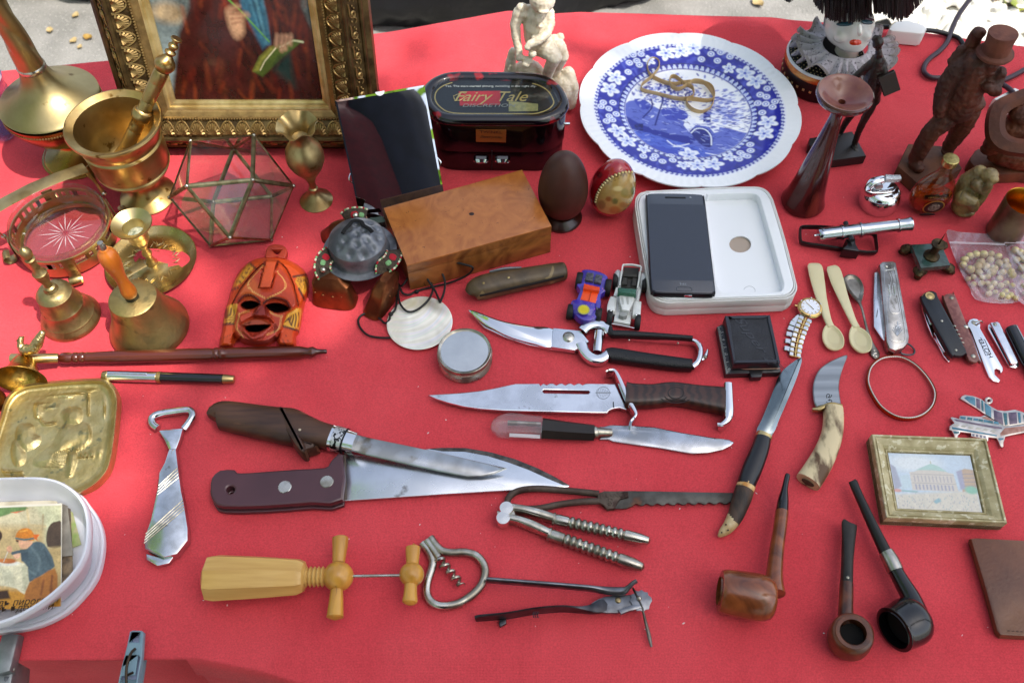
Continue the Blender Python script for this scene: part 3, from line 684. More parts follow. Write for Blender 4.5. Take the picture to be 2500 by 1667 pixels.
def snuffer():
    t = T('candle_snuffer','brass candle snuffer with peacock finial on a long turned wooden handle','snuffer',Y5(400,165))
    zr = .024
    rod = [Y5(86,165,zr),Y5(250,166,zr),Y5(424,164,.016)]
    B(MB().tube(rod,.0055,14),'rod',brass_gold,t)
    a = Y5(185,172,zr); b = Y5(150,322,zr+.001); d = b-a; L = d.length; R = .0262
    B(MB().lathe([(.006,-.004),(.010,0),(.0125,L*.2),(.0145,L*.45),(.018,L*.7),(.0235,L*.92),(R,L),(R*.96,L),(.021,L*.9),(.012,L*.45),(.008,L*.1),(0,L*.08)],44,a,d,k=2),'snuffer_cup',M('snuffer_brass','bf9a4b','80622c',metal=1,rough=.22,r2=.4,sc=40,bump=.0006,bsc=200),t)
    s = lambda x,y,z: Y5(x,y,z)
    sculpt([('c',[s(185,140,.03),s(180,105,.036)],[.003,.004]),('e',s(190,100,.038),(.007,.006,.006)),('c',[s(170,100,.038),s(150,70,.042),s(150,40,.045),s(155,20,.046)],[.005,.0035,.003,.003]),
            ('c',[s(150,28,.046),s(118,34,.046)],[.002,.0008]),('c',[s(165,15,.047),s(180,2,.05)],[.0012,.0008]),('c',[s(205,105,.038),s(250,95,.04),s(270,60,.044),s(290,20,.05),s(310,-20,.054)],[.0055,.006,.006,.005,.0035])],'peacock',brass,t,vox=.0008,smo=3,rough=.0006,rsc=700)
    red = M('snuffer_wood','5c2212','2a0d08',rough=.28,sc=30,st=(.25,3,3),coat=.6,lo=.35,hi=.7)
    e0 = Y5(415,164,.0125); e1 = N(798,858,.008); d = e1-e0; L = d.length
    f = [(0,.0068),(.004,.0078),(.012,.006),(.02,.0088),(.045,.0092),(.06,.0075),(.066,.0092),(.078,.0092),(.083,.0078),(.09,.0092),(.1,.0092),(.106,.0078),(.112,.0092),(.12,.0088),(.13,.0086),(.2,.0098),(.4,.0104),(.56,.0106),(.58,.0096),(.585,.0112),(.595,.0112),(.6,.0096),(.606,.0112),(.616,.0112),(.622,.0098),(.64,.0104),(.8,.0108),(.9,.0100),(.93,.007),(.94,.0085),(.947,.009),(.953,.0075),(.965,.0046),(.985,.0038),(.995,.0042),(1,.003)]
    B(MB().lathe([(r*.68,L*u) for u,r in f],28,e0,d),'handle',red,t)
snuffer()
def pen():
    a,b = Y5(757,292,.0062),N(572,926,.0055); d = b-a; L = d.length; t = T('pen','slim pen with silver cap, black barrel and gold ends','pen',a)
    for nm,u0,u1,r0,r1,m in (('cap_end',0,.042,.0052,.0058,brass_gold),('cap',.042,.415,.0059,.0061,chrome),('cap_band',.415,.446,.0064,.0064,brass_gold),('barrel',.446,.915,.0061,.0054,M('black_lacquer','0c0d10',rough=.15,coat=.6)),('barrel_end',.915,1,.0053,.0042,brass_gold)):
        B(MB().lathe([(r0*.9,L*u0),(r0,L*u0+.0006),(r1,L*u1-.0006),(r1*.9,L*u1)],24,a,d),nm,m,t)
    dd = d.normalized(); B(MB().box(a+d*.2+Vector((0,0,.0068)),(L*.3,.0022,.0012),.0004,dd,Vector((0,0,1)).cross(dd)),'clip',chrome,t)
pen()
def relief_tray():
    out = [(-5,600),(45,455),(140,372),(300,338),(720,309),(820,345),(872,430),(874,560),(832,900),(765,1045),(620,1152),(400,1200),(100,1210),(-50,1170),(-112,1060),(-95,900),(-55,760)]
    cv = CV(-220,300,900,1230,280,232,0.0)
    cv.dome([(480,640),(470,560),(520,520),(590,525),(610,580),(590,640),(540,655)],1.0,28,3)                 # head
    cv.dome([(480,640),(420,720),(380,800),(300,860),(250,910),(260,960),(400,970),(470,960),(500,850),(600,800),(670,760),(670,680),(620,630),(560,650)],1.0,40,2)  # cloak
    cv.dome([(610,640),(660,660),(680,740),(640,800),(560,850),(540,820),(610,780),(630,720)],1.3,22,2)
    cv.dome([(500,860),(560,850),(570,920),(530,1030),(500,1040),(490,960)],1.0,24,2)
    cv.dome([(250,500),(300,495),(310,560),(290,620),(250,600)],.9,18,2); cv.line([(285,600),(330,650),(400,640)],16,.6,12,2,'max')
    cv.dome([(130,660),(200,640),(250,660),(260,720),(300,740),(290,800),(200,850),(130,820),(110,740)],.9,34,2)
    cv.dome([(90,780),(140,770),(190,860),(180,940),(110,960),(80,880)],.8,26,2)
    for P in ([(650,400),(650,580)],[(770,390),(770,590)],[(640,400),(790,385)],[(500,415),(505,470)],[(370,440),(345,500),(360,530)],[(590,870),(770,845)],[(585,890),(775,870)],[(20,990),(160,1000)],[(40,1020),(170,1030)],[(430,440),(600,420)]): cv.line(P,12,.7,10,2,'max')
    for i in range(10): cv.line([(400+i*14,860-i*4),(370+i*18,950)],5,-.35,6,1,'add')
    def hf(s_,x,y):
        rim = .0065*np.exp(-((s_-.955)/.03)**2)+.003*np.clip((s_-.86)/.1,0,1)
        return .002+np.where(s_ < .84,.0034*cv.get(x,y)*np.clip((.84-s_)/.05,0,1),0)+rim-.003*np.clip((s_-.97)/.03,0,1)
    m = M('tray_brass','d2c08a','b5a26c',metal=1,rough=.42,r2=.52,sc=60,bump=.0010,bsc=110,c3='8f8a66',sc3=70,t3=.64)
    solo(radial(Y5,out,.004,hf,90,(330,770),k=8,skirt=.0),'relief_tray',m,'square brass tray with raised scene of a seated drinker','tray')
relief_tray()
c = N(-14,985); solo(MB().lathe([(0,0),(.012,0),(.0145,.004),(.0135,.012),(.011,.016),(.008,.0165),(0,.0167)],28,c,k=2),'copper_pot',M('copper_old','9c6a3c','6d4a2a',metal=1,rough=.35,sc=80),'small copper pot cut by the picture edge beside the relief tray','pot')
# ------------------------------------------------------------------ back row: picture, terrarium, vase, mirror, music box, statue, plate
def gilt_picture():
    la = radians(15); up = Vector((0,sin(la),cos(la))); nn = Vector((0,-cos(la),sin(la))); X = Vector((1,0,0))
    O = Vector((-.328,.848,.03))-nn*.022          # picture plane, below the bottom ridge
    t = T('gilt_picture','large gilt framed portrait of a red-robed figure holding a book','picture',(O.x,O.y,0))
    hw,vb,vt = .092,.044,.30
    gold = M('gilding','a08452','76603a',metal=.75,rough=.38,r2=.5,sc=60,bump=.0004,bsc=220,c3='5a4426',sc3=50,t3=.64)
    gold_d = M('dark_gilding','6d5a38','443520',metal=.75,rough=.4,sc=60,bump=.0005,bsc=260)
    pale = M('pale_gilding','d8c38c','b89d62',metal=.7,rough=.34,sc=50)
    prof = [(0,-.001),(0,.003),(.003,.0045),(.006,.005),(.0068,.008),(.0085,.0085),(.010,.0085),(.012,.0105),(.015,.0125),(.0165,.0135),(.0172,.0155),(.0195,.0155),(.0203,.0138),(.0215,.0148),(.031,.021),(.0405,.0225),(.0415,.0245),(.044,.0255),(.046,.0245),(.047,.0215),(.049,.019),(.058,.008),(.0595,.009),(.062,.009),(.063,.005),(.069,.001),(.07,-.009)]
    def ringv(s_,d): return [O+X*x+up*v+nn*d for x,v in ((-hw-s_,vb-s_),(hw+s_,vb-s_),(hw+s_,vt+s_),(-hw-s_,vt+s_))]
    def band(i0,i1,nm,m):
        mb = MB(); vs = []; fs = []
        for s_,d in prof[i0:i1+1]: vs += ringv(s_,d)
        for i in range(i1-i0):
            for j in range(4): fs.append((i*4+j,i*4+(j+1) % 4,(i+1)*4+(j+1) % 4,(i+1)*4+j))
        return B(mb.add(vs,fs),nm,m,t,smooth=False,fix=False)
    fl = band(0,6,'inner_fillet',pale); band(6,13,'cove',gold); pm = band(13,18,'palmette_band',gold_d); sc = band(18,len(prof)-1,'scroll_band',gold_d)
    B(MB().box(O-nn*.006+up*((vb+vt)/2),(2*hw+.13,vt-vb+.13,.006),0,X,up),'backboard',M('board','5d4632',rough=.8),t)
    B(MB().tube([O+up*.26-nn*.01,Vector((O.x,O.y+.17,0))],[(.02,.003),(.02,.003)],6),'easel_strut',M('strut','4a3828',rough=.8),t)
    # beads in rows: too small to pick apart
    mb = MB()
    def row(a,b,step,s_,d,r,mbx):
        n = int((b-a).length/step)
        for i in range(n): mbx.ball(a+(b-a)*((i+.5)/n)+nn*d,r,6,4)
    s_ = .0184; bl,br,tr_,tl = [O+X*x+up*v for x,v in ((-hw-s_,vb-s_),(hw+s_,vb-s_),(hw+s_,vt+s_),(-hw-s_,vt+s_))]
    for a,b in ((bl,br),(bl,tl),(br,tr_)): row(a,b,.0034,s_,.0162,.0016,mb)
    tag(B(mb,'bead_row',gold,t),None,None,kind='stuff')
    # palmettes and scrolls, one mesh each, set along the bands
    mb = MB()
    for i in range(-4,5):
        a = i*.34; tip = Vector((sin(a)*.0072,.0118-cos(a)*.0105,.0006)); base = Vector((sin(a)*.0012,.0105,.0008)); mid = (tip+base)/2+Vector((sin(a)*.0004,0,.0014))
        mb.tube([base,mid,tip],[.0006,.0013,.0011],5)
    for s2 in (-1,1):
        mb.tube(sm([(s2*.0074,.0122,.0006),(s2*.0066,.0065,.0012),(s2*.0034,.001,.001),(s2*.0004,-.0006,.0006)],3),.0010,5)
    mb.xf(lambda v: Vector((v.x*1.28,v.y*1.45,v.z*1.3))+t.location); proto = B(mb,'palmette',gold,t)
    mb = MB(); sp = [(.0042*(1-k/16)*cos(k*.62),.0055+.0042*(1-k/16)*sin(k*.62),.001+.0012*k/16) for k in range(15)]
    mb.tube(sp,[.0015]*9+[.0012]*6,5); mb.tube(sm([(-.0125,.0005,.0006),(-.006,.001,.001),(.0015,.0012,.001),(.0042,.0052,.001)],3),.001,5); mb.tube(sm([(.004,.008,.0006),(.008,.0105,.001),(.012,.0085,.0008)],3),[.0006,.0009,.001,.001,.001,.0008,.0005],5)
    for q in ((-.006,.0085),(.0085,.0035),(-.009,.006)): mb.ball((q[0],q[1],.0008),(.0016,.0012,.001),8,5)
    mb.xf(lambda v: v+t.location); scr = B(mb,'scroll',gold,t)
    ro = t.location
    def lay(pr,a,b,pitch,outdir,n0,first):
        n = max(1,round((b-a).length/pitch)); e = (b-a).normalized(); zn = e.cross(outdir).normalized()
        if zn.dot(nn) < 0: zn = -zn
        for i in range(n):
            p = a+(b-a)*((i+.5)/n); xx = outdir.cross(zn).normalized()
            m = Matrix((xx,outdir,zn)).transposed().to_4x4(); m.translation = p-ro
            o = pr if (first and i == 0) else dup(pr,t)
            o.matrix_basis = m
    def pts(s_,d): return [O+X*x+up*v+nn*d for x,v in ((-hw-s_,vb-s_),(hw+s_,vb-s_),(hw+s_,vt+s_),(-hw-s_,vt+s_))]
    P0 = pts(.0225,.0158); P1 = pts(.0405,.0228)
    for k,(i,j) in enumerate(((0,1),(3,0),(1,2))): lay(proto,P0[i],P0[j],.0195,(P1[i]+P1[j]-P0[i]-P0[j]).normalized(),0,k == 0)
    P0 = pts(.048,.0205); P1 = pts(.0575,.0088)
    for k,(i,j) in enumerate(((3,0),(1,2),(0,1))): lay(scr,P0[i],P0[j],.0255,(P1[i]+P1[j]-P0[i]-P0[j]).normalized(),0,k == 0)
    # the painted sheet
    def q(x,y):
        p = ONP(Z2,x,y,O,nn)-O; return ((p.dot(X)+hw)/(2*hw),1-(p.dot(up)-vb)/(vt-vb))
    def qs(P): return [q(*p) for p in P]
    cv = CV(0,0,1,1,190,260,'5c6664'); cv.mot(.2,7,2); cv.mot(.1,2,5)
    cv.poly(qs([(0,0),(90,-50),(120,500),(150,1000),(-80,1000),(-50,0)]),'7f8c8c',.08); cv.ell(*q(40,120),.1,.05,'b08d5a',.8,al=.7)
    cv.poly(qs([(200,-700),(1150,-700),(1250,60),(1350,260),(1500,300),(1600,1050),(60,1050),(140,300),(230,60)]),'3a1512',.03)
    r = np.random.default_rng(3)
    cv.mot(.25,12,7)
    for i in range(170):
        x,y = r.uniform(170,1380),r.uniform(-350,900); L = r.uniform(70,260); dx = r.uniform(-50,90)
        cv.line(qs([(x,y),(x+dx*.4,y+L*.5),(x+dx,y+L)]),r.uniform(.004,.022),['6a2014','8a3016','4c1610','9a4420','1c0c0c','260e0c','5a2a1a'][i % 7],.03,3,al=r.uniform(.2,.6))
    cv.poly(qs([(760,-700),(960,-700),(900,0),(970,400),(900,450),(700,60),(690,-100)]),'2c5a70',.025)
    for k in range(5): cv.line(qs([(770+k*28,-50),(840+k*24,180),(920+k*10,390)]),.012,['457c90','1f4558','5f94a2','224f64','3a7288'][k],.025,3,al=.8)
    cv.line(qs([(590,0),(690,90),(960,380)]),.008,'5f9a3a',.008)
    cv.poly(qs([(570,90),(640,55),(690,60),(640,110),(740,120),(775,140),(730,175),(735,290),(690,350),(640,340),(600,260),(570,150)]),'b88c6a',.035,2)
    for P in ([(600,130),(690,130)],[(610,175),(720,165)],[(620,220),(700,200)],[(600,100),(670,85)]): cv.line(qs(P),.004,'8d5c44',.016)
    cv.poly(qs([(1010,420),(1180,360),(1260,375),(1050,560),(900,700),(810,650),(870,520)]),'4a5a22',.012); cv.poly(qs([(970,430),(1030,430),(900,560),(870,650),(815,645),(880,520)]),'8d8a38',.02); cv.line(qs([(1020,440),(920,560),(880,640)]),.006,'e6dcae',.006); cv.line(qs([(1060,430),(1180,370),(1270,385)]),.008,'c9cba0',.008)
    cv.poly(qs([(1040,560),(1150,470),(1200,800),(1000,640)]),'16302c',.05)
    for P in ([(1035,330),(1025,410)],[(1080,335),(1072,455)],[(1120,335),(1105,440)],[(1160,330),(1152,395)]): cv.line(qs(P),.022,'b5876a',.024)
    cv.mot(.12,2.2,9); cv.mot(.12,9,19)
    pic = B(sheet(O-X*hw+up*vb+nn*.0004,X*2*hw,up*(vt-vb),190,260,cv),'painting',M('paint_film','808080',rough=.22,coat=.25,attr=True),t,fix=False)
gilt_picture()
def terrarium():
    zz = .0056; P = {'P': (-.3606,.7009,.0978),'Q': (-.2894,.7108,.0969),'S': (-.3205,.6689,.0474),'L': (-.4016,.7302,.0466),'TL': (-.3705,.7721,.0961),'TR': (-.2993,.7819,.0952),'R': (-.2592,.75,.0448),'BR': (-.2904,.7082,-.0047),'BL': (-.3616,.6983,-.0038),'U': (-.3403,.8113,.044),'V': (-.3714,.7695,-.0055),'W': (-.3002,.7793,-.0064)}
    P = {k: Vector(v)+Vector((0,0,zz+.0012)) for k,v in P.items()}
    t = T('glass_terrarium','clear glass polyhedron terrarium with brass edges','terrarium',(-.33,.74,0))
    E = 'P-Q P-S Q-S P-L P-TL Q-TR Q-R S-BL S-BR TL-TR L-BL BL-BR BR-R R-TR L-TL U-TL U-TR V-L V-BL W-R W-BR U-V V-W U-W'.split()
    lead = M('brass_came','a59a78','6f6549',metal=1,rough=.3,r2=.45,sc=90,bump=.0001,bsc=400); g = glassy('pane_glass','eff3f1',1.5,.02,haze=.03)
    for e in E:
        a,b = [P[k] for k in e.split('-')]; c = sum(P.values(),Vector())/12; m_ = ((a+b)/2-c).normalized()
        B(MB().tube([a,b],[(.0027,.0011)]*2,6,up=m_),'edge_strip',lead,t)
    sol = MB()
    for p in P.values(): sol.ball(p,.0026,8,6)
    tag(B(sol,'solder_joint',silver,t),None,None,kind='stuff')
    for f in ('P Q S','P L TL','Q TR R','S BL BR','Q R BR S','S BL L P','U TL TR','V L BL','W R BR','TL U V L','TR R W U','BL V W BR','U V W'):
        B(MB().add([P[k] for k in f.split()],[tuple(range(len(f.split())))]),'glass_pane',g,t,fix=False,smooth=False)
terrarium()
def small_vase():
    c,p = LT(Z7,1062,515,[(515,0),(515,107),(510,108),(500,88),(485,62),(470,40),(455,24),(446,22),(440,31),(430,31),(424,22),(395,23),(365,34),(330,62),(290,98),(250,121),(215,127),(180,120),(150,98),(128,74),(112,66),(85,64),(60,74),(35,102),(12,136),(10,135),(35,95),(65,62),(95,54),(100,0)])
    mb = MB().lathe(p,72,c); zl = p[24][1]; zn = p[21][1]
    for v in mb.v:
        d = Vector((v.x-c.x,v.y-c.y)); f = max(0,(v.z-zn)/(zl-zn)); a = math.atan2(d.y,d.x)
        if f > 0: v.z += .0022*f*f*cos(6*a+.5); s_ = 1+.045*f*f*cos(6*a+.5+pi); v.x = c.x+d.x*s_; v.y = c.y+d.y*s_
    t = T('bud_vase','small engraved brass bud vase with a wavy rim','vase',c); B(mb,'vase_body',brass,t)
    mb = MB(); R = p[15][0]*1.005; z = p[15][1]
    for i in range(18):
        a = 2*pi*i/18; u = Vector((cos(a),sin(a),0)); w = Vector((-sin(a),cos(a),0)); q = c+u*R+Vector((0,0,z+.003))
        mb.tube(sm([q-w*.003+Vector((0,0,-.002)),q+Vector((0,0,.004)),q+w*.003+Vector((0,0,-.002))],3),.0003,4)
    tag(B(mb,'engraving',brass_dull,t),None,None,kind='stuff')
small_vase()
def mirror():
    b0 = Vector((-.1809,.7201,.001)); r = Vector((.9694,.2455,0)); up = Vector((-.1576,.6223,.7668)); w,L = .1057,.1577; n = r.cross(up).normalized()
    if n.y > 0: n = -n
    t = T('tilted_mirror','small frameless mirror leaning back beside the burl box','mirror',b0)
    cedge = M('mirror_back','6b2a18','3d150c',rough=.4,sc=60)
    B(MB().box(b0+r*w/2+up*L/2-n*.0045,(w,L,.005),.0006,r,up),'backboard',cedge,t)
    glass = M('mirror_silver','d4d8dc',metal=1,rough=.004)
    bv = .0022
    def q(x,y,d): return b0+r*x+up*y+n*d
    o = [q(0,0,0),q(w,0,0),q(w,L,0),q(0,L,0)]; i = [q(bv,bv,.00012),q(w-bv,bv,.00012),q(w-bv,L-bv,.00012),q(bv,L-bv,.00012)]; bk = [p-n*.0018 for p in o]
    B(MB().add(i,[(0,1,2,3)]),'mirror_glass',glass,t,fix=False,smooth=False)
    B(MB().add(o+i+bk,[(0,1,5,4),(1,2,6,5),(2,3,7,6),(3,0,4,7),(8,9,1,0),(9,10,2,1),(10,11,3,2),(11,8,0,3)]),'mirror_edge',glass,t,fix=False,smooth=False)
    mb = MB(); pts_ = [q(w/2+.0055*cos(a),L+.0015-.0055*sin(a)*.9,.0016) for a in np.linspace(0,pi,12)]; mb.add(pts_+[p-n*.0012 for p in pts_],[tuple(range(12))]+[(k,k+1,13+k,12+k) for k in range(11)]); B(mb,'hanging_tab',M('tab_white','e4e6ea',rough=.4),t)
    for x,y in ((0,L*.42),(w,L*.42)): B(MB().tube(sm([q(x,y+.006,-.003),q(x+(.003 if x else -.003),y,0),q(x,y-.006,-.003)],4),.0008,6),'clip',chrome,t)
mirror()
def burl_box():
    h = .0482; burl = M('burl_veneer','b06c30','94531f',rough=.3,sc=26,dist=3.5,det=8,lo=.3,hi=.72,coat=.4,c3='4f250d',sc3=110,t3=.66,bump=.0001,bsc=200,crough=.15)
    sidev = M('burl_side','9c6230','5f3415',rough=.35,sc=16,dist=4,det=8,lo=.3,hi=.7,coat=.35,c3='3c2010',sc3=60,t3=.66)
    tc_ = [Z8(530,345,h),Z8(1445,92,h),Z8(1640,465,h),Z8(685,725,h)]
    t = T('burl_box','rectangular burl wood box with hinged lid','box',tc_[3]*1-Vector((0,0,h)))
    cc = sum(tc_,Vector())/4
    B(MB().prism([Vector((p.x,p.y,.0335)) for p in tc_],0,bev=.0006),'body',sidev,t)
    B(MB().prism([Vector((p.x,p.y,.0464)) for p in tc_],.0342,bev=.0003),'lid_side',sidev,t)
    lid = B(MB().prism(tc_,.0464,bev=.0008),'lid',burl,t)
    B(MB().lathe([(0,0),(.0026,0),(.002,.0003),(0,.0004)],10,Z8(1112,385,h),sx=1.2),'knot',M('knot_dark','2c140a',rough=.5),lid)
burl_box()
def music_box():
    h = .0905; ol = [(835,800),(866,725),(950,660),(1090,624),(1400,624),(1700,631),(1880,653),(2010,735),(2073,860),(2062,925),(2000,985),(1880,1026),(1700,1029),(1400,1027),(1100,1025),(960,1000),(880,935),(842,870)]
    O1 = OL(Z3,ol,h,5); c = sum(O1,Vector())/len(O1)
    def sc(k,z): return [Vector((c.x+(p.x-c.x)*k,c.y+(p.y-c.y)*(1-(1-k)*1.9),z)) for p in O1]
    t = T('music_box','dark tortoiseshell lacquered oval music box with gold script on glass lid','music box',(c.x,c.y,0))
    tort = M('tortoise_lacquer','08030a','8a0d16',rough=.12,sc=46,lo=.62,hi=.70,coat=.5,det=2)
    blk = M('dark_lacquer','070305','12040a',rough=.12,sc=20,coat=.4)
    B(MB().prism(sc(1,h-.012),.034,bev=.0008),'body',blk,t)
    B(MB().prism(sc(.985,.0335),0,bev=.0008),'base',blk,t)
    # lid ring: rounded tortoiseshell tube round a glass window
    path = sc(.955,h-.0065); B(MB().tube(path,(.0075,.0068),14,up=(0,0,1),closed=True) if False else MB().tube(path,[(.0078,.0068)]*len(path),14,up=(0,0,1),closed=True),'lid_rim',tort,t)
    B(MB().prism(sc(.90,h-.005),h-.012),'lid_panel',M('lid_dark','080c0e','0f1a1c',rough=.3,sc=14),t)
    B(MB().prism(sc(.905,h-.0022),h-.003),'lid_glass',glassy('lid_glass','f2f4f4',1.15,.015,fk=.25),t)
    zt = h-.0045; gold = M('gold_print','c9b06a',metal=.4,rough=.4); Xd = (Z3(1700,860,zt)-Z3(1100,860,zt)).normalized(); Yd = Vector((-Xd.y,Xd.x,0))
    B(MB().prism([Z3(1140,798,zt),Z3(1505,792,zt),Z3(1500,915,zt),Z3(1150,920,zt)],zt-.0003),'red_card',M('card_red','b81420',rough=.5),t)
    B(MB().prism([Z3(1575,880,zt),Z3(1830,905,zt),Z3(1830,968,zt),Z3(1575,970,zt)],zt-.0003),'yellow_card',M('card_yellow','a89f62','8d8a58',rough=.5,sc=200),t)
    text('Fairy Tale',.0245,Z3(1410,845,zt+.0005),Xd,Yd,'script_lettering',gold,t,shear=.45,sx=.92)
    text('DISCRETION',.0075,Z3(1400,920,zt+.0004),Xd,Yd,'capital_lettering',M('grey_print','8f8f86',rough=.5),t,shear=.2,sx=1.5)
    text('Yes, The stars started shining, twinkling in the night sky.',.0046,Z3(1420,752,zt+.0004),Xd,Yd,'motto_lettering',M('white_print','d6d6cf',rough=.5),t,sx=1.08)
    mb = MB(); k = .835; ring = [Vector((p.x,p.y,zt+.0003)) for p in sc(.835,zt)]
    n = len(ring); gap = [i for i,p in enumerate(ring) if not (p.y > c.y+.018 and abs(p.x-c.x) < .048)]
    st = next(i for i in range(n) if i in gap and (i-1) % n not in gap); seq = []
    j = st
    while j % n in gap and len(seq) < n: seq.append(ring[j % n]); j += 1
    mb.tube(seq,[(.0008,.0002)]*len(seq),6,up=(0,0,1)); mb.tube([Z3(1095,835,zt)+Vector((0,0,.0004)),Z3(1105,875,zt+.0004),Z3(1150,875,zt+.0004),Z3(1215,830,zt+.0004),Z3(1170,805,zt+.0004),Z3(1100,835,zt+.0004)],[(.0005,.0002)]*6,5,up=(0,0,1)); B(mb,'gold_line',gold,t)
    f0 = Z3(1400,1027,h); fn = Vector((-(Z3(1880,1026,h)-Z3(1100,1025,h)).normalized().y,(Z3(1880,1026,h)-Z3(1100,1025,h)).normalized().x,0)); fn = -fn if fn.y > 0 else fn
    a,b_,d = [ONP(Z3,x,y,f0+fn*.0006,fn) for x,y in ((1290,1235),(1550,1240),(1290,1127))]
    B(MB().box((a+b_)/2+(d-a)/2,((b_-a).length,(d-a).length,.0008),.0002,(b_-a),(d-a)),'brass_plate',M('plate_copper','b06a35',metal=.6,rough=.35),t)
    text('TWINKL',.0062,ONP(Z3,1420,1152,f0+fn*.0012,fn),b_-a,d-a,'plate_lettering',M('plate_ink','3a1a10',rough=.6),t,sx=1.15)
    text('Dated Jubiley',.005,ONP(Z3,1420,1195,f0+fn*.0012,fn),b_-a,d-a,'plate_script',M('plate_ink2','3a1a10',rough=.6),t,shear=.4)
    for x in (1335,1522):
        p = ONP(Z3,x,1392,f0+fn*.002,fn); B(MB().box(p,(.0185,.0075,.011),.0028,b_-a,(0,0,1)),'drawer_knob',chrome,t)
    g0 = ONP(Z3,1428,1310,f0+fn*.0004,fn); g1 = ONP(Z3,1428,1475,f0+fn*.0004,fn); B(MB().tube([g0,g1],.0008,6),'door_gap',black_pl,t)
    pk = O1[int(len(O1)*.47)]; B(MB().tube([Vector((pk.x-.004,pk.y,.055)),Vector((pk.x+.006,pk.y,.055))],.002,10),'winding_stub',chrome,t)
music_box()
def statue():
    Y0 = W(1335,262).y
    sp = [('e',528,5,178,175,-.010,165),('e',540,150,80,40,-.022),('e',520,-110,200,130,.004),('c',[(510,130,85,0),(480,200,110,0)]),
          ('c',[(310,165,100,.004),(470,180,120,0),(610,180,85,0)]),('c',[(450,220,165,0),(430,340,170,-.002),(430,470,165,0),(480,600,175,0)]),
          ('e',250,110,85,65,0),('e',215,150,55,55,0),('e',280,200,70,50,-.004),('c',[(210,180,90,0),(155,340,76,-.004),(170,520,66,-.01),(205,690,52,-.018),(205,790,54,-.02)]),
          ('c',[(610,190,84,0),(630,330,74,-.006),(580,470,70,-.016),(470,555,62,-.024),(350,610,54,-.028),(320,650,46,-.03)]),
          ('c',[(470,640,120,-.006),(620,690,135,-.02),(700,790,105,-.026),(640,900,85,-.02),(590,1050,70,-.014)]),('c',[(620,590,120,.006),(760,660,110,-.004),(800,770,95,-.006),(740,900,75,0),(700,1000,60,0)]),
          ('e',770,510,60,55,.006),('e',690,520,55,50,.004),('e',610,570,50,40,-.01),('e',430,520,60,40,-.018),('e',500,360,45,32,-.018),('e',390,740,60,55,-.026),('e',300,880,55,45,-.026),('e',340,820,60,50,-.022),('e',270,800,50,40,-.022),
          ('c',[(130,720,70,.004),(90,860,70,0),(110,1000,120,0)]),('e',330,1000,220,190,.0,170),('e',560,1150,300,220,.004,190),('e',820,1190,190,240,-.002,180),('c',[(880,1000,90,0),(960,1200,70,-.01),(900,1420,90,-.006)]),('e',560,1400,350,180,.006,200)]
    m = M('ivory_resin','d9cdb8','b9a98e',rough=.42,sc=120,sss=.25,lo=.45,hi=.75)
    o = sculpt(FIG(U3,Y0,sp),'figurine',m,vox=.0013,smo=2,rough=.0006,rsc=420)
    tag(o,'ivory-coloured figurine of a seated child with flowers','figurine')
statue()
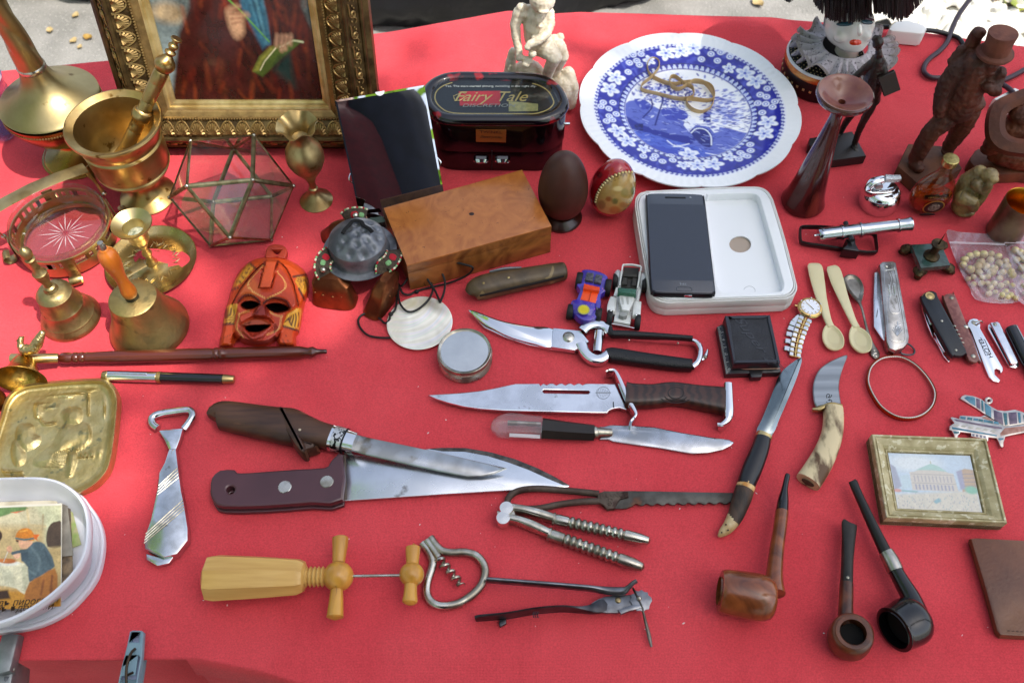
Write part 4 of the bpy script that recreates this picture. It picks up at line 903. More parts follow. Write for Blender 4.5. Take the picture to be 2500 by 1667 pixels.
def plate():
    zr = .020; c = Z4(1056,848,zr); R = Z4.m(c,1000); c0 = Vector((c.x,c.y,0))
    t = T('dinner_plate','large scalloped white plate printed with a blue landscape and flower border','plate',c0)
    def L(x,y,z=.012): p = Z4(x,y,z); return ((p.x-c.x)/R,(p.y-c.y)/R)
    cv = CV(-1,-1,1,1,620,620,'eef0f2'); r_ = np.hypot(cv.X,cv.Y); th = np.arctan2(cv.Y,cv.X)
    blue = '26299a'; dk = '171a6a'
    cv.put(np.clip((.878-r_)*120,0,1),blue); cv.mot(0,9)
    rr = np.random.default_rng(2)
    ann = (r_ < .85) & (r_ > .6)
    for i in range(420):
        a,q = rr.uniform(0,2*pi),rr.uniform(.58,.84); cv.ell(q*cos(a),q*sin(a),rr.uniform(.02,.05),rr.uniform(.008,.02),['1d2188','4a52c4','3238aa','191c74','5a68cc'][i % 5],.9,rr.uniform(0,3),al=.55)
    cv.put(((np.sin(th*120) > 0) & (r_ > .835) & (r_ < .856)).astype(float),'d5dcf2'); cv.put((abs(r_-.872) < .006).astype(float),'e8ebf6'); cv.put(((np.sin(th*120+.8) > .2) & (r_ > .856) & (r_ < .866)).astype(float),'e8ebf6')
    well = .58
    cv.put(((r_ < .632) & (r_ > .585)).astype(float)*(np.sin(th*72)*.5+.5 > (r_-.585)/.05).astype(float),'c6d0ee'); cv.put((abs(r_-.632) < .004).astype(float),dk)
    cv.put(np.clip((well-r_)*120,0,1),'f0f2f6')
    ins = r_ < well-.006
    sc = CV(-1,-1,1,1,620,620,'f0f2f6')
    def P(pts,col,soft=.012,k=2,al=1): sc.poly([L(*p) for p in pts],col,soft,k,al=al)
    P([(440,840),(600,760),(800,860),(960,830),(1000,960),(1250,1000),(1600,1080),(1620,1250),(1300,1380),(900,1350),(600,1200),(450,1000)],'5b68c0'); P([(560,760),(660,770),(720,830),(640,860),(580,810)],'3c48b0'); P([(800,860),(880,840),(1030,870),(1040,950),(860,950)],'3a45b0')
    P([(460,920),(560,960),(640,1000),(900,1080),(1120,1110),(1060,1180),(860,1130),(560,1080)],'222a90'); P([(1070,1060),(1120,1020),(1220,1030),(1275,1100),(1270,1190),(1220,1200),(1150,1160)],'1a1f78'); P([(1030,940),(1120,940),(1120,990),(1340,1010),(1330,1060),(1290,1070),(1240,1010),(1120,1000),(1060,1060),(1010,1000)],'e6eaf6',.008,1)
    P([(1190,860),(1260,850),(1260,970),(1190,970)],'1c2080',.01,1); P([(560,1040),(880,1130),(1180,1210),(1250,1300),(900,1290),(620,1180)],'4c62c8'); P([(700,1190),(960,1230),(1300,1330),(1050,1360),(820,1300)],'3a4ab8'); P([(560,990),(640,985),(640,1050),(570,1045)],'14185e',.008,1)
    for i in range(420):
        x,y = rr.normal(880,150),rr.normal(690,65); sc.ell(*L(x,y),.022,.010,['4c56b8','2a3098','8c98d8','dfe4f4'][i % 4],.5,rr.uniform(0,3),al=.8)
    for i in range(300):
        x,y = rr.normal(1400,100),rr.normal(850,90); sc.ell(*L(x,y),.024,.010,['5662c0','8c98d8','3a44a8','dfe4f4'][i % 4],.5,.2,al=.75)
    for i in range(520):
        x,y = rr.uniform(460,1620),rr.uniform(830,1380)
        sc.line([L(x,y),L(x+rr.uniform(15,60),y+rr.uniform(-10,25))],.008,['1c2280','7688d8','2f3ca8','b4c0ec','262e98'][i % 5],.008,al=.7)
    for Pn in ([(750,1000),(790,870),(820,770),(800,700)],[(640,930),(720,840),(715,760)]): sc.line([L(*p) for p in Pn],.016,'20267c',.008,3)
    for Pn in ([(1080,1070),(1130,1030),(1210,1040),(1260,1100),(1265,1180)],[(920,1195),(1000,1200),(1150,1260)],[(860,1140),(940,1190),(1060,1170)],[(1215,1255),(1340,1285)]): sc.line([L(*p) for p in Pn],.012,'e2e8f6',.006,3)
    m3 = ins[...,None].astype(float); cv.a = cv.a*(1-m3)+sc.a*m3
    fl = [(385,610),(330,715),(840,390),(970,370),(1088,352),(1560,570),(1660,645),(1770,1010),(1735,1115),(1130,1400),(1275,1388),(1000,1400),(400,1090),(490,1180),(1415,520),(1420,1320),(640,1250),(690,450),(1060,1270)]
    for i,(x,y) in enumerate(fl):
        fx,fy = L(x,y); s_ = .052 if i not in (14,15,16,17,11) else .036
        for k in range(5):
            a = k*2*pi/5+i; cv.ell(fx+cos(a)*s_,fy+sin(a)*s_,s_*.8,s_*.55,'e9edf8',.25,a); cv.ell(fx+cos(a)*s_*.7,fy+sin(a)*s_*.7,s_*.4,s_*.28,'9fb0e4',.5,a,al=.7)
        cv.ell(fx,fy,s_*.28,s_*.28,'4a5cc0',.4)
    for x,y in ((540,415),(613,405),(575,460),(600,490),(508,480),(498,555),(1250,400),(1335,392),(1310,455),(1165,437),(1420,430),(1700,760),(1755,785),(1680,830),(1750,845),(1830,835),(1810,880),(1720,918),(1610,1208),(1612,1270),(1520,1285),(1545,1310),(1580,1325),(1505,1350),(270,840),(360,830),(250,878),(322,890),(390,930),(325,960),(355,990),(300,1010),(635,1325),(745,1310),(725,1345),(810,1368),(905,1350),(895,1290),(1760,715)):
        fx,fy = L(x,y); cv.ell(fx,fy,.034,.034,'dfe5f6',.25); cv.ell(fx,fy,.02,.02,'6a7ccc',.4); cv.ell(fx,fy,.01,.01,'eef1fa',.4)
    pr = [(0,.006),(.3,.006),(.5,.006),(.56,.0068),(.60,.0095),(.64,.0115),(.75,.0145),(.88,.0175),(.94,.019),(.985,.0204),(1.0,.0200)]
    rad = list(np.linspace(.004,.985,150)); nt = 480; vs = []; 
    def edge(a): return 1+.024*abs(math.sin(a*6))**.6-.014
    for q in rad:
        z = float(np.interp(q,[p[0] for p in pr],[p[1] for p in pr]))
        for j in range(nt):
            a = 2*pi*j/nt; f = max(0,(q-.85)/.15); e = 1+(edge(a)-1)*f; emb = .0005*f*math.sin(a*90)*(1 if q < .97 else 0)
            vs.append(Vector((c.x+R*q*e*cos(a),c.y+R*q*e*sin(a),z+emb)))
    n1 = len(rad)
    for q,z in ((1.0,.0205),(1.0,.0185),(.97,.0165),(.85,.0135),(.64,.0075),(.56,.0005),(.54,0)):
        for j in range(nt):
            a = 2*pi*j/nt; f = max(0,(q-.85)/.15); e = 1+(edge(a)-1)*f; vs.append(Vector((c.x+R*q*e*cos(a),c.y+R*q*e*sin(a),z)))
    m_ = n1+7; fs = [(i*nt+j,i*nt+(j+1) % nt,(i+1)*nt+(j+1) % nt,(i+1)*nt+j) for i in range(m_-1) for j in range(nt)]; fs += [tuple(range(nt)),tuple((m_-1)*nt+j for j in range(nt))]
    mb = MB().add(vs,fs); xy = np.array([((v.x-c.x)/R,(v.y-c.y)/R) for v in vs]); mb.c = cv.get(xy[:,0],xy[:,1]); mb.c[n1*nt:] = lin('eef0f2')
    B(mb,'plate_body',M('glazed_earthenware','ffffff',rough=.1,attr=True,coat=.4),t,sharp=60)
    z = .0075; pth = [(780,500,.014),(775,450,.012),(720,428,.012),(675,470,.012),(690,560,.011),(780,620,.009),(900,655,.011),(1010,640,.013),(1140,635,.012),(1250,670,.01),(1285,750,.009),(1255,860,.008),(1170,910,.008),(1080,885,.009),(1030,825,.01),(1060,790,.011),(1220,805,.012),(1280,770,.011),(1200,650,.013),(1100,625,.015),(1040,660,.015),(960,700,.014),(890,670,.013),(880,600,.012),(930,590,.013),(1010,650,.016),(1085,690,.014),(1085,770,.011),(960,790,.009),(760,745,.008),(630,710,.009),(625,660,.011),(700,600,.012),(755,540,.014)]
    path = [Z4(*p) for p in sm(pth,7,True)]
    rb = solo(MB().tube(path,[(.0008,.0038)]*len(path),8,up=(0,0,1),closed=True),'rubber_band',M('tan_rubber','c9ad7e','bb9c6c',rough=.55,sc=40,sss=.1),'tan rubber band lying in a tangle on the plate','rubber band')
plate()
# ------------------------------------------------------------------ middle: eggs, bells, pendant, tin, mask
def eggs():
    c,p = LT(N,1370,532,[(532,0),(532,49),(528,51),(523,47),(519,36),(516,33),(512,40),(511,33),(505,44),(494,53),(478,59.5),(460,61.5),(440,59),(420,52.5),(402,43),(390,32),(383,21),(379,10),(378,0)])
    t = T('wooden_egg','plain dark brown wooden egg on a round foot','egg',c); m = M('brown_wood_egg','45241a','35190f',rough=.5,sc=30,bump=.00015,bsc=300,c3='5c3526',sc3=16,t3=.6)
    B(MB().lathe(p[:8],44,c),'foot',M('dark_foot','2a120c',rough=.3,coat=.4),t); B(MB().lathe(p[7:],44,c,k=2),'egg_body',m,t)
    cz = .043; c = Y1(556,345,cz); ax = Vector((.10,-.05,1)).normalized(); a,b = .0275,.0425; red,gold = np.array(lin('9c0f1a')),np.array(lin('a8864a'))
    prof = [(a*math.sqrt(max(0,1-u*u))*(1-.12*u),b*u) for u in np.linspace(-1,1,70)]
    mb = MB().lathe([(max(r,1e-6),z) for r,z in prof],90,c,ax); mb.v = [v for v in mb.v]
    cv = CV(340,60,780,610,220,275,'9c0f1a')
    med = [(440,370),(480,310),(560,255),(660,222),(740,225),(775,300),(770,420),(700,520),(600,600),(500,600),(430,540),(405,450)]
    cv.poly(med,'a98a4e',6,3); cv.mot(.06,6,3)
    for x,y,rx,ry,k in ((660,390,34,36,'8a7a38'),(600,360,40,22,'d8c48a'),(575,545,50,34,'9a5a28'),(520,450,26,22,'8a4a20'),(650,500,40,26,'96602c'),(575,470,26,26,'4f5a30'),(735,380,22,40,'5a6a34'),(460,500,34,40,'6a5a2c'),(720,280,16,30,'cdb67c'),(440,240,26,30,'4a0a10'),(590,250,18,12,'5a4420'),(640,240,18,10,'5a4420')): cv.ell(x,y,rx,ry,k,.5,al=.8)
    for i in range(60): cv.ell(440+i*5.2,330-i*2.2+15*math.sin(i),5,4,'3a1410',.5,al=.5)
    px = []
    for v in mb.v:
        d = DEP(v); u = v.y*sP+(v.z-HC)*cP; px.append(((CX+FPX*v.x/d-1340)*3.564,(CY-FPX*u/d-360)*3.564,(v-c).dot(Vector((0,-cP,sP)))))
    px = np.array(px); col = cv.get(px[:,0],px[:,1]); col[px[:,2] < -.004] = red; mb.c = col
    t2 = T('painted_egg','red lacquer egg with a gilded landscape panel','egg',Vector((c.x,c.y,0)))
    B(mb,'egg_body',M('red_lacquer','9c0f1a',rough=.16,coat=.8,attr=True),t2)
    pts_ = sm([(405,470),(425,400),(470,325),(540,262),(640,218),(735,215)],7); m2 = MB()
    def onegg(x,y):
        nx,ny = Y1.n(x,y); d = Vector(((nx-CX)/FPX,cP+(CY-ny)/FPX*sP,-sP+(CY-ny)/FPX*cP)).normalized(); o = Vector((0,0,HC)); best = min((o+d*k for k in np.linspace((c-o).length-.05,(c-o).length,120)),key=lambda q: abs(((q-c)-ax*(q-c).dot(ax)).length/max(.001,a*math.sqrt(max(1e-6,1-min(1,((q-c).dot(ax)/b))**2))*(1-.12*(q-c).dot(ax)/b))-1)); return best
    for x,y in pts_[::2]: 
        q = onegg(x,y); m2.ball(q,(.0021,.0021,.0013),10,6)
    B(m2,'gold_scallops',brass_gold,t2)
eggs()
def bell_cluster():
    zf = .040; c = V8(748,665,zf); R = V8.m(c,494); k = R/494
    t = T('bell_cluster','black dimpled iron bell surrounded by copper cowbells on embroidered straps','bells',(c.x,c.y,0))
    dirn = Vector((-.02,.0,1)).normalized()
    dents = [(555,540),(710,465),(840,530),(705,570),(615,660),(780,660),(910,595),(480,610),(990,490),(970,370),(705,335),(880,290),(600,400),(800,410)]
    zs = zf+.024; dp = [V8(x,y,zs+.009*(1-((x-722)/375)**2)) for x,y in dents]
    prof = [(R*.985,-.0012),(R,0),(R*.99,.0008),(R*.82,.0012),(R*.795,.003),(R*.775,.012),(R*.765,.0185),(R*.745,.021)]
    B(MB().lathe(prof,80,c,dirn,k=1),'flange',iron,t)
    n = 100; mr = 26; mb = MB(); vs = []; r0 = R*.745
    for i in range(mr+1):
        r = r0*(1-i/mr); z = .021+.0165*(1-(r/r0)**2)**.9 if r < r0 else .021
        for j in range(n):
            p = c+Vector((r*cos(2*pi*j/n),r*sin(2*pi*j/n),z)); dz = 0
            for q in dp: dz -= .0038*math.exp(-((p.x-q.x)**2+(p.y-q.y)**2)/(.0036**2))
            vs.append(p+Vector((0,0,dz)))
    mb.add(vs,[(i*n+j,i*n+(j+1) % n,(i+1)*n+(j+1) % n,(i+1)*n+j) for i in range(mr) for j in range(n)])
    dome = B(mb,'dome',iron,t,fix=False)
    slot = [(520,430),(560,370),(610,320),(650,275),(710,262),(770,280),(800,330),(870,370),(912,415)]
    B(MB().tube([V8(x,y,zs+.0136) for x,y in sm(slot,4)],[(.0024,.0012)]*33,8,up=(0,0,1)),'slot',M('slot_dark','08080a',rough=.9),dome)
    cop = M('copper_patina','8a5432','5c3420',metal=.9,rough=.35,r2=.5,sc=45,bump=.0003,bsc=150)
    strap = M('strap_brown','332a22','453a2e',rough=.9,sc=300,bump=.0006,bsc=500); thr = [M('thread_'+k,h_,rough=.9) for k,h_ in (('red','9c1424'),('green','6f9a68'),('white','c8c0a8'))]
    def cow(cr,mo,a,hc,hm,zt,dn):
        """cowbell: rounded crown at zt, flared mouth at table"""
        mb = MB(); n = 40; u = Vector((cos(a),sin(a),0)); w = Vector((-sin(a),cos(a),0)); vs = []
        st = [(0,.0),(.12,.7),(.25,.95),(.45,.93),(.8,.97),(1,1.0),(1,.95),(.7,.9)]
        for i,(f,s_) in enumerate(st):
            if i == 0: f,s_ = 0,.55
            cc = cr+(mo-cr)*f; hx,hy = hc[0]+(hm[0]-hc[0])*f,hc[1]+(hm[1]-hc[1])*f; z = zt*(1-f)+(.0004 if f == 1 else 0)
            for j in range(n):
                A = 2*pi*j/n; ca,sa = cos(A),sin(A); ca = math.copysign(abs(ca)**.55,ca); sa = math.copysign(abs(sa)**.55,sa)
                vs.append(Vector((cc.x,cc.y,z))+u*(hx*ca*s_)+w*(hy*sa*s_))
        fs = [(i*n+j,i*n+(j+1) % n,(i+1)*n+(j+1) % n,(i+1)*n+j) for i in range(len(st)-1) for j in range(n)]+[tuple(range(n))]
        mb.add(vs,fs)
        o = B(mb,'cowbell',cop,t)
        m2 = MB()
        for q in dn: m2.ball(q,(.002,.0014,.002),8,6)
        if dn: tag(B(m2,'dimple',cop,o),None,None,kind='stuff')
    cow(V8(350,985,.040),V8(425,1300,0),radians(-9),(.0215,.010),(.0262,.0145),.040,[V8(x,y,z) for x,y,z in ((195,1115,.030),(325,1145,.030),(450,1160,.029),(155,1215,.020),(260,1250,.019),(390,1275,.018),(505,1275,.018))])
    cow(V8(1110,985,.042),V8(1030,1350,0),radians(62),(.019,.009),(.025,.0135),.042,[V8(x,y,z) for x,y,z in ((1125,1040,.034),(1100,1140,.028),(1180,1160,.026),(1140,1260,.02))])
    cow(V8(640,270,.040),V8(520,430,0),radians(18),(.023,.010),(.027,.0145),.040,[])
    for pts_ in ([(330,740,.044),(250,740,.049),(200,800,.049),(190,900,.044),(230,985,.038)],[(460,800,.042),(410,760,.048),(370,820,.049),(370,920,.046),(400,985,.038)]) and ([(360,720,.043),(330,720,.05),(270,790,.052),(255,900,.048),(290,985,.039)],[(1180,660,.042),(1200,700,.048),(1150,800,.05),(1070,870,.047),(1060,960,.04)],[(560,250,.044),(620,200,.05),(740,185,.051),(830,210,.047)]):
        P = [V8(*p) for p in sm(pts_,5)]; s_ = B(MB().tube(P,[(.0098,.0011)]*len(P),10,up=(.3,-.5,1)),'strap',strap,t)
        eb = [MB(),MB(),MB()]; tv = [(P[min(i+1,len(P)-1)]-P[max(i-1,0)]).normalized() for i in range(len(P))]
        for i in range(1,len(P)-1):
            sd = tv[i].cross(Vector((.3,-.5,1))).normalized(); nn = sd.cross(tv[i])
            for g in (-.0086,.0086): eb[i % 3].ball(P[i]+sd*g+nn*.0007,(.0012,.0021,.0006),8,5,sd,tv[i])
            if i in (7,8): eb[0].ball(P[i]+nn*.0010,(.0042,.0034,.0010),12,6,sd,tv[i])
            if i in (11,12): eb[1].ball(P[i]+nn*.0010,(.003,.0024,.0009),10,6,sd,tv[i])
        for e_,m_ in zip(eb,thr): tag(B(e_,'embroidery',m_,s_),None,None,kind='stuff')
    for x,y,z in ((265,910,.052),(690,195,.054)): B(MB().ball(V8(x,y,z),(.0034,.0034,.003),12,8),'stud',silver,t)
    P = [V8(880,262,.04),V8(980,258,.04),V8(1065,240,.038)]; B(MB().tube(P,[(.0045,.0006)]*3,6),'strap_end',M('strap_tip','2f4038',rough=.7),t)
bell_cluster()
def pendant():
    c = Z8(771,1110,.0015); R = Z8.m(c,214); t = T('shell_pendant','round mother-of-pearl shell pendant on a black cord','pendant',c)
    sh = M('mother_of_pearl','ffffff',rough=.2,coat=.7,spec=.7,attr=True,bump=.0002,bsc=60)
    cv = CV(540,910,1000,1310,160,140,'e4dfd2'); rr = np.hypot(cv.X-640,(cv.Y-930)*1.2)
    for k in range(26): cv.put(np.exp(-((rr-60-k*15-9*np.sin(cv.X*.013+k))/5.5)**2),['e8d6de','cfdccf','f2eee4','d2cdbc','e0d8ea','c4d4d2'][k % 6],al=.7)
    cv.ell(860,985,90,34,'8a806a',1.2,.5,al=.7); cv.ell(720,980,70,40,'c4b888',1.3,al=.6); cv.ell(610,1150,60,90,'cfc4a8',1.4,al=.5); cv.mot(.05,9,4)
    pr = [(.0001,.0046)]+[(R*f,.0046-.0012*f*f) for f in np.linspace(.05,.97,30)]+[(R,.0028),(R*.98,.0016),(.0001,.0002)]; mb = MB().lathe(pr,90,c,wob=lambda a_,z: 1+.012*math.sin(a_*2+1))
    px = np.array([((CX+FPX*v.x/DEP(v)-740)*2.703,(CY-FPX*(v.y*sP+(v.z-HC)*cP)/DEP(v)-380)*2.703) for v in mb.v]); mb.c = cv.get(px[:,0],px[:,1]); B(mb,'shell_disc',sh,t)
    z0 = .0022; pth = [(578,1202,.002),(500,1200,.002),(430,1185,.002),(380,1140,.002),(364,1085,.002),(395,1047,.002),(455,1042,.0025),(505,1075,.003),(540,1105,.003),(568,1085,.005),(578,1048,.008),(608,1015,.009),(618,940,.008),(605,870,.006),(622,842,.006),(650,860,.010),(700,800,.016),(760,752,.018),(840,735,.02),(905,762,.017),(935,830,.011),(930,900,.008),(905,968,.0075)]
    p2 = [(905,968,.0075),(870,890,.008),(830,830,.012),(803,770,.018),(830,715,.026),(900,697,.028),(990,702,.028),(1070,720,.027),(1120,742,.024),(1080,790,.012),(980,835,.004),(880,860,.0025),(760,890,.0025),(700,918,.003),(655,905,.006),(632,860,.009),(628,920,.01),(645,985,.0105),(690,1028,.0085),(750,1018,.0085),(820,960,.009),(856,890,.008),(846,840,.009)]
    for q in (pth,p2): P = PT(Z8,q,5); B(MB().tube(P,.0013,8),'cord',M('waxed_cord','0b0a0a',rough=.5,bump=.0002,bsc=900),t)
    for x,y,z in ((578,1045,.008),(748,898,.003)): B(MB().ball(Z8(x,y,z),(.003,.0026,.0026),10,7),'knot',M('cord_knot','0b0a0a',rough=.6,bump=.0006,bsc=700),t)
pendant()
def tin():
    c,p = LT(Z8,1070,1352,[(1352,0),(1352,172),(1346,178),(1338,170),(1328,158),(1318,162),(1312,174),(1306,179),(1296,178),(1286,178),(1284,174),(1287,168),(1290,160),(1290,0)])
    t = T('pill_box','small round silver pill box with a glossy lid','box',c)
    B(MB().lathe(p,72,c),'box_body',silver,t); z = p[-1][1]; B(MB().lathe([(0,z+.0008),(p[-2][0]*.7,z+.0006),(p[-2][0]*.98,z+.0002)],72,c),'lid_top',M('silver_top','d8d9d4','c4c6c4',metal=1,rough=.16,r2=.22,sc=20),t)
    mb = MB(); r = p[7][0]; zz = p[7][1]
    for i in range(120): mb.ball((c.x+r*cos(2*pi*i/120),c.y+r*sin(2*pi*i/120),zz),.0008,5,4)
    tag(B(mb,'milled_edge',silver,t),None,None,kind='stuff')
tin()
def mask():
    out = [(215,1215),(230,1110),(240,1040),(270,890),(300,800),(330,690),(380,540),(450,420),(540,330),(640,275),(760,252),(900,248),(1020,270),(1120,310),(1220,375),(1290,450),(1320,540),(1315,680),(1280,790),(1245,920),(1225,1050),(1195,1190),(1160,1240),(1150,1380),(1040,1395),(940,1370),(935,1290),(960,1190),(930,1260),(830,1340),(700,1362),(560,1352),(450,1310),(385,1220),(370,1240),(352,1340),(345,1395),(200,1400),(185,1380),(195,1280)]
    hv = CV(150,50,1350,1420,240,274,0.0); cc = CV(150,50,1350,1420,300,342,'bd4416')
    face = [(360,840),(420,700),(520,560),(640,430),(770,300),(940,300),(1040,430),(1130,620),(1190,860),(1050,960),(990,1120),(900,1270),(700,1360),(470,1310),(380,1180),(410,960)]
    hv.poly(out,.55,40); hv.poly(face,.9,60,2); hv.poly([(780,260),(930,290),(845,640),(690,640)],1.15,16); hv.poly([(690,850),(760,850),(800,980),(830,1000),(720,1010),(600,990),(640,930)],1.5,40,2)
    hv.poly([(430,1000),(620,910),(620,1000),(450,1100)],1.15,30); hv.poly([(790,910),(880,1080),(790,1010)],1.15,30); hv.poly([(470,1100),(600,1040),(730,1040),(845,1110),(720,1120),(520,1130)],1.3,22,2); hv.poly([(480,1110),(530,1180),(610,1260),(760,1180),(840,1110),(860,1150),(740,1270),(600,1310),(480,1200)],1.15,24)
    for P in ([(430,810),(500,740),(600,735),(690,800),(700,850)],[(750,840),(820,780),(930,770),(1040,810),(1095,900)]): hv.line(P,26,1.2,20,3)
    eyeL = [(465,860),(520,818),(620,815),(695,850),(640,895),(560,915),(500,900)]; eyeR = [(780,870),(850,842),(960,845),(1075,895),(1020,940),(920,958),(840,930)]; mo = [(520,1140),(620,1120),(835,1118),(740,1175),(680,1200),(560,1195)]
    for e in (eyeL,eyeR,mo): hv.poly(e,.1,14,2)
    lines = [[(350,850),(440,680),(600,470),(765,310)],[(940,305),(1040,400),(1130,600),(1195,880)],[(780,260),(690,640)],[(935,295),(845,640)]]
    for P in lines: hv.line(P,12,-.22,10,2,'add')
    # colour: stained wood, carved and painted marks
    cc.mot(.05,30,1); cc.poly(face,'a83a1e',30,2); cc.poly([(640,250),(1020,250),(1260,420),(1180,560),(900,330),(700,330),(520,420)],'c84a18',60,2); cc.poly([(430,700),(620,520),(700,700),(560,800)],'b85420',60,2); cc.ell(780,1250,180,80,'b04434',.8); cc.ell(600,1230,180,110,'8a2416',.8,al=.7)
    cc.poly([(780,260),(930,290),(845,640),(690,640)],'c04a20',12); cc.poly([(600,990),(640,920),(700,850),(780,860),(830,1000)],'7a2014',20); cc.poly([(470,1100),(600,1040),(730,1040),(845,1110),(720,1120),(520,1130)],'8f3a1c',14,2)
    for P,fill in (([(350,640),(400,530),(480,420),(560,320),(620,400),(560,480),(470,580)],'c88a28'),([(1150,560),(1180,500),(1310,500),(1325,600),(1270,730),(1200,650)],'c88a28'),([(240,1090),(280,880),(350,840),(420,850),(400,960),(370,1090)],'d09a34'),([(1000,1120),(1050,980),(1170,900),(1240,920),(1200,1170)],'d09a34')): cc.poly(P,fill,10)
    for i in range(7): cc.line([(250+i*3,930+i*26),(320,900+i*30),(390,940+i*20)],11,'4f2a14',6,2)
    for i in range(7): cc.line([(1020+i*8,1080-i*10),(1100,1000+i*20),(1200,960+i*28)],11,'4f2a14',6,2)
    for i in range(8): cc.line([(400+i*24,560-i*26),(440+i*18,600-i*26)],10,'5a2f14',6)
    rg = np.random.default_rng(8)
    for i in range(50): cc.ell(rg.uniform(400,610),rg.uniform(330,590),7,6,'5a2a10',.6,al=.8); cc.ell(rg.uniform(1170,1320),rg.uniform(500,640),8,6,'5a2a10',.6,al=.8)
    for P in ([(560,310),(650,400)],[(330,670),(420,640)],[(235,1110),(370,1100)],[(1000,1130),(1200,1190)],[(1130,500),(1290,470)],[(1200,650),(1270,790)]): cc.line(P,26,'3d2014',14)
    for P in lines: cc.line(P,9,'4a1c18',6,2)
    for P in ([(430,810),(500,740),(600,735),(690,800),(700,850)],[(750,840),(820,780),(930,770),(1040,810),(1095,900)]): cc.line(P,26,'46161a',10,3)
    def dots(P,off=0):
        Q = sm(P,14)
        for i in range(0,len(Q)-1,2): cc.line([Q[i],Q[i+1]],6,'e0b060',4)
    for o_ in (0,17,34):
        dots([(750-o_*.3,350),(660,450),(560+o_*.4,560),(548+o_,620-o_*.3),(600+o_*.6,670-o_*.8+20),(780,780-o_*.7)] if o_ < 30 else [(610,690),(780,790)]); dots([(950-o_*.3,360),(930,440),(1000-o_*.3,520),(1040-o_,610),(990-o_*.4,680),(780,785-o_*.7)] if o_ < 30 else [(980,700),(790,790)])
    for o_ in (0,16):
        dots([(425+o_,960),(430+o_*.6,1020),(395+o_,1140),(440+o_,1210),(490+o_*.6,1290)]); dots([(420,965+o_),(580,925+o_)]); dots([(980-o_,1020),(960-o_,1150),(880,1210-o_),(790,1245-o_)]); dots([(830,940+o_),(900,980+o_),(1010,1000+o_)])
    for P in ([(200,1290),(330,1240)],[(990,1290),(1030,1380)],[(1030,1230),(1080,1370)]): cc.line(P,6,'5a1a14',5)
    for e in (eyeL,eyeR,mo): cc.poly(e,'0c0404',8,2)
    cc.ell(800,1320,60,20,'c86a5a',.9,al=.4); cc.mot(.06,4,4)
    def hf(s_,x,y): return .022*hv.get(x,y)*np.sqrt(np.clip((1-s_)/.10,0,1))
    t = T('tribal_mask','red-orange carved wooden tribal mask lying face up','mask',V7(760,900))
    wood = M('stained_wood','b03a14',rough=.42,attr=True,coat=.18,bump=.00015,bsc=150)
    B(radial(V7,out,.004,hf,110,(760,850),cc,k=5,skirt=0.0,so=.85),'carved_face',wood,t,sharp=50)
    o1 = OL(V7,[(775,250),(775,180),(800,115),(870,82),(960,85),(1030,120),(1048,180),(1030,235),(1010,262),(880,250)],.010,4); o2 = OL(V7,[(850,150),(985,150),(920,228)],.010,1)
    flat2d([o1,o2],'hanging_loop',M('loop_wood','a83c24','8f2c1a',rough=.4,sc=60),t,.002,.010,.0015)
mask()
# ------------------------------------------------------------------ centre: folding knife, toy cars, phone, shears, knives
def folding_knife():
    t = T('folding_knife','closed brown folding knife with worn horn handle','knife',Z8(1420,850))
    horn = M('worn_horn','5a4a32','33261a',rough=.42,sc=24,st=(1,1,1),dist=1.5,bump=.0005,bsc=60,c3='7d6a48',sc3=40,t3=.62,lo=.3,hi=.7)
    SW('handle',Z8,[(1112,905,.010,20,.006),(1122,893,.012,60,.010),(1180,872,.013,74,.0125),(1300,843,.013,74,.0125),(1500,806,.0125,66,.0115),(1680,770,.012,58,.010),(1728,762,.012,50,.009),(1740,760,.012,20,.005)],horn,t,ex=2.6,n=20)
    SW('blade_slot',Z8,[(1165,925,.0165,6,.002),(1350,882,.017,7,.002),(1550,838,.017,7,.002),(1720,796,.016,5,.002)],M('slot_black','0c0806',rough=.8),t)
    SW('blade_back',Z8,[(1230,768,.017,8,.002),(1330,746,.018,10,.002),(1440,742,.017,8,.002)],iron,t)
    for x,y in ((1355,803),(1190,840)): B(MB().ball(Z8(x,y,.0252),(.0018,.0018,.0008),10,6),'pin',brass_dull,t)
folding_knife()
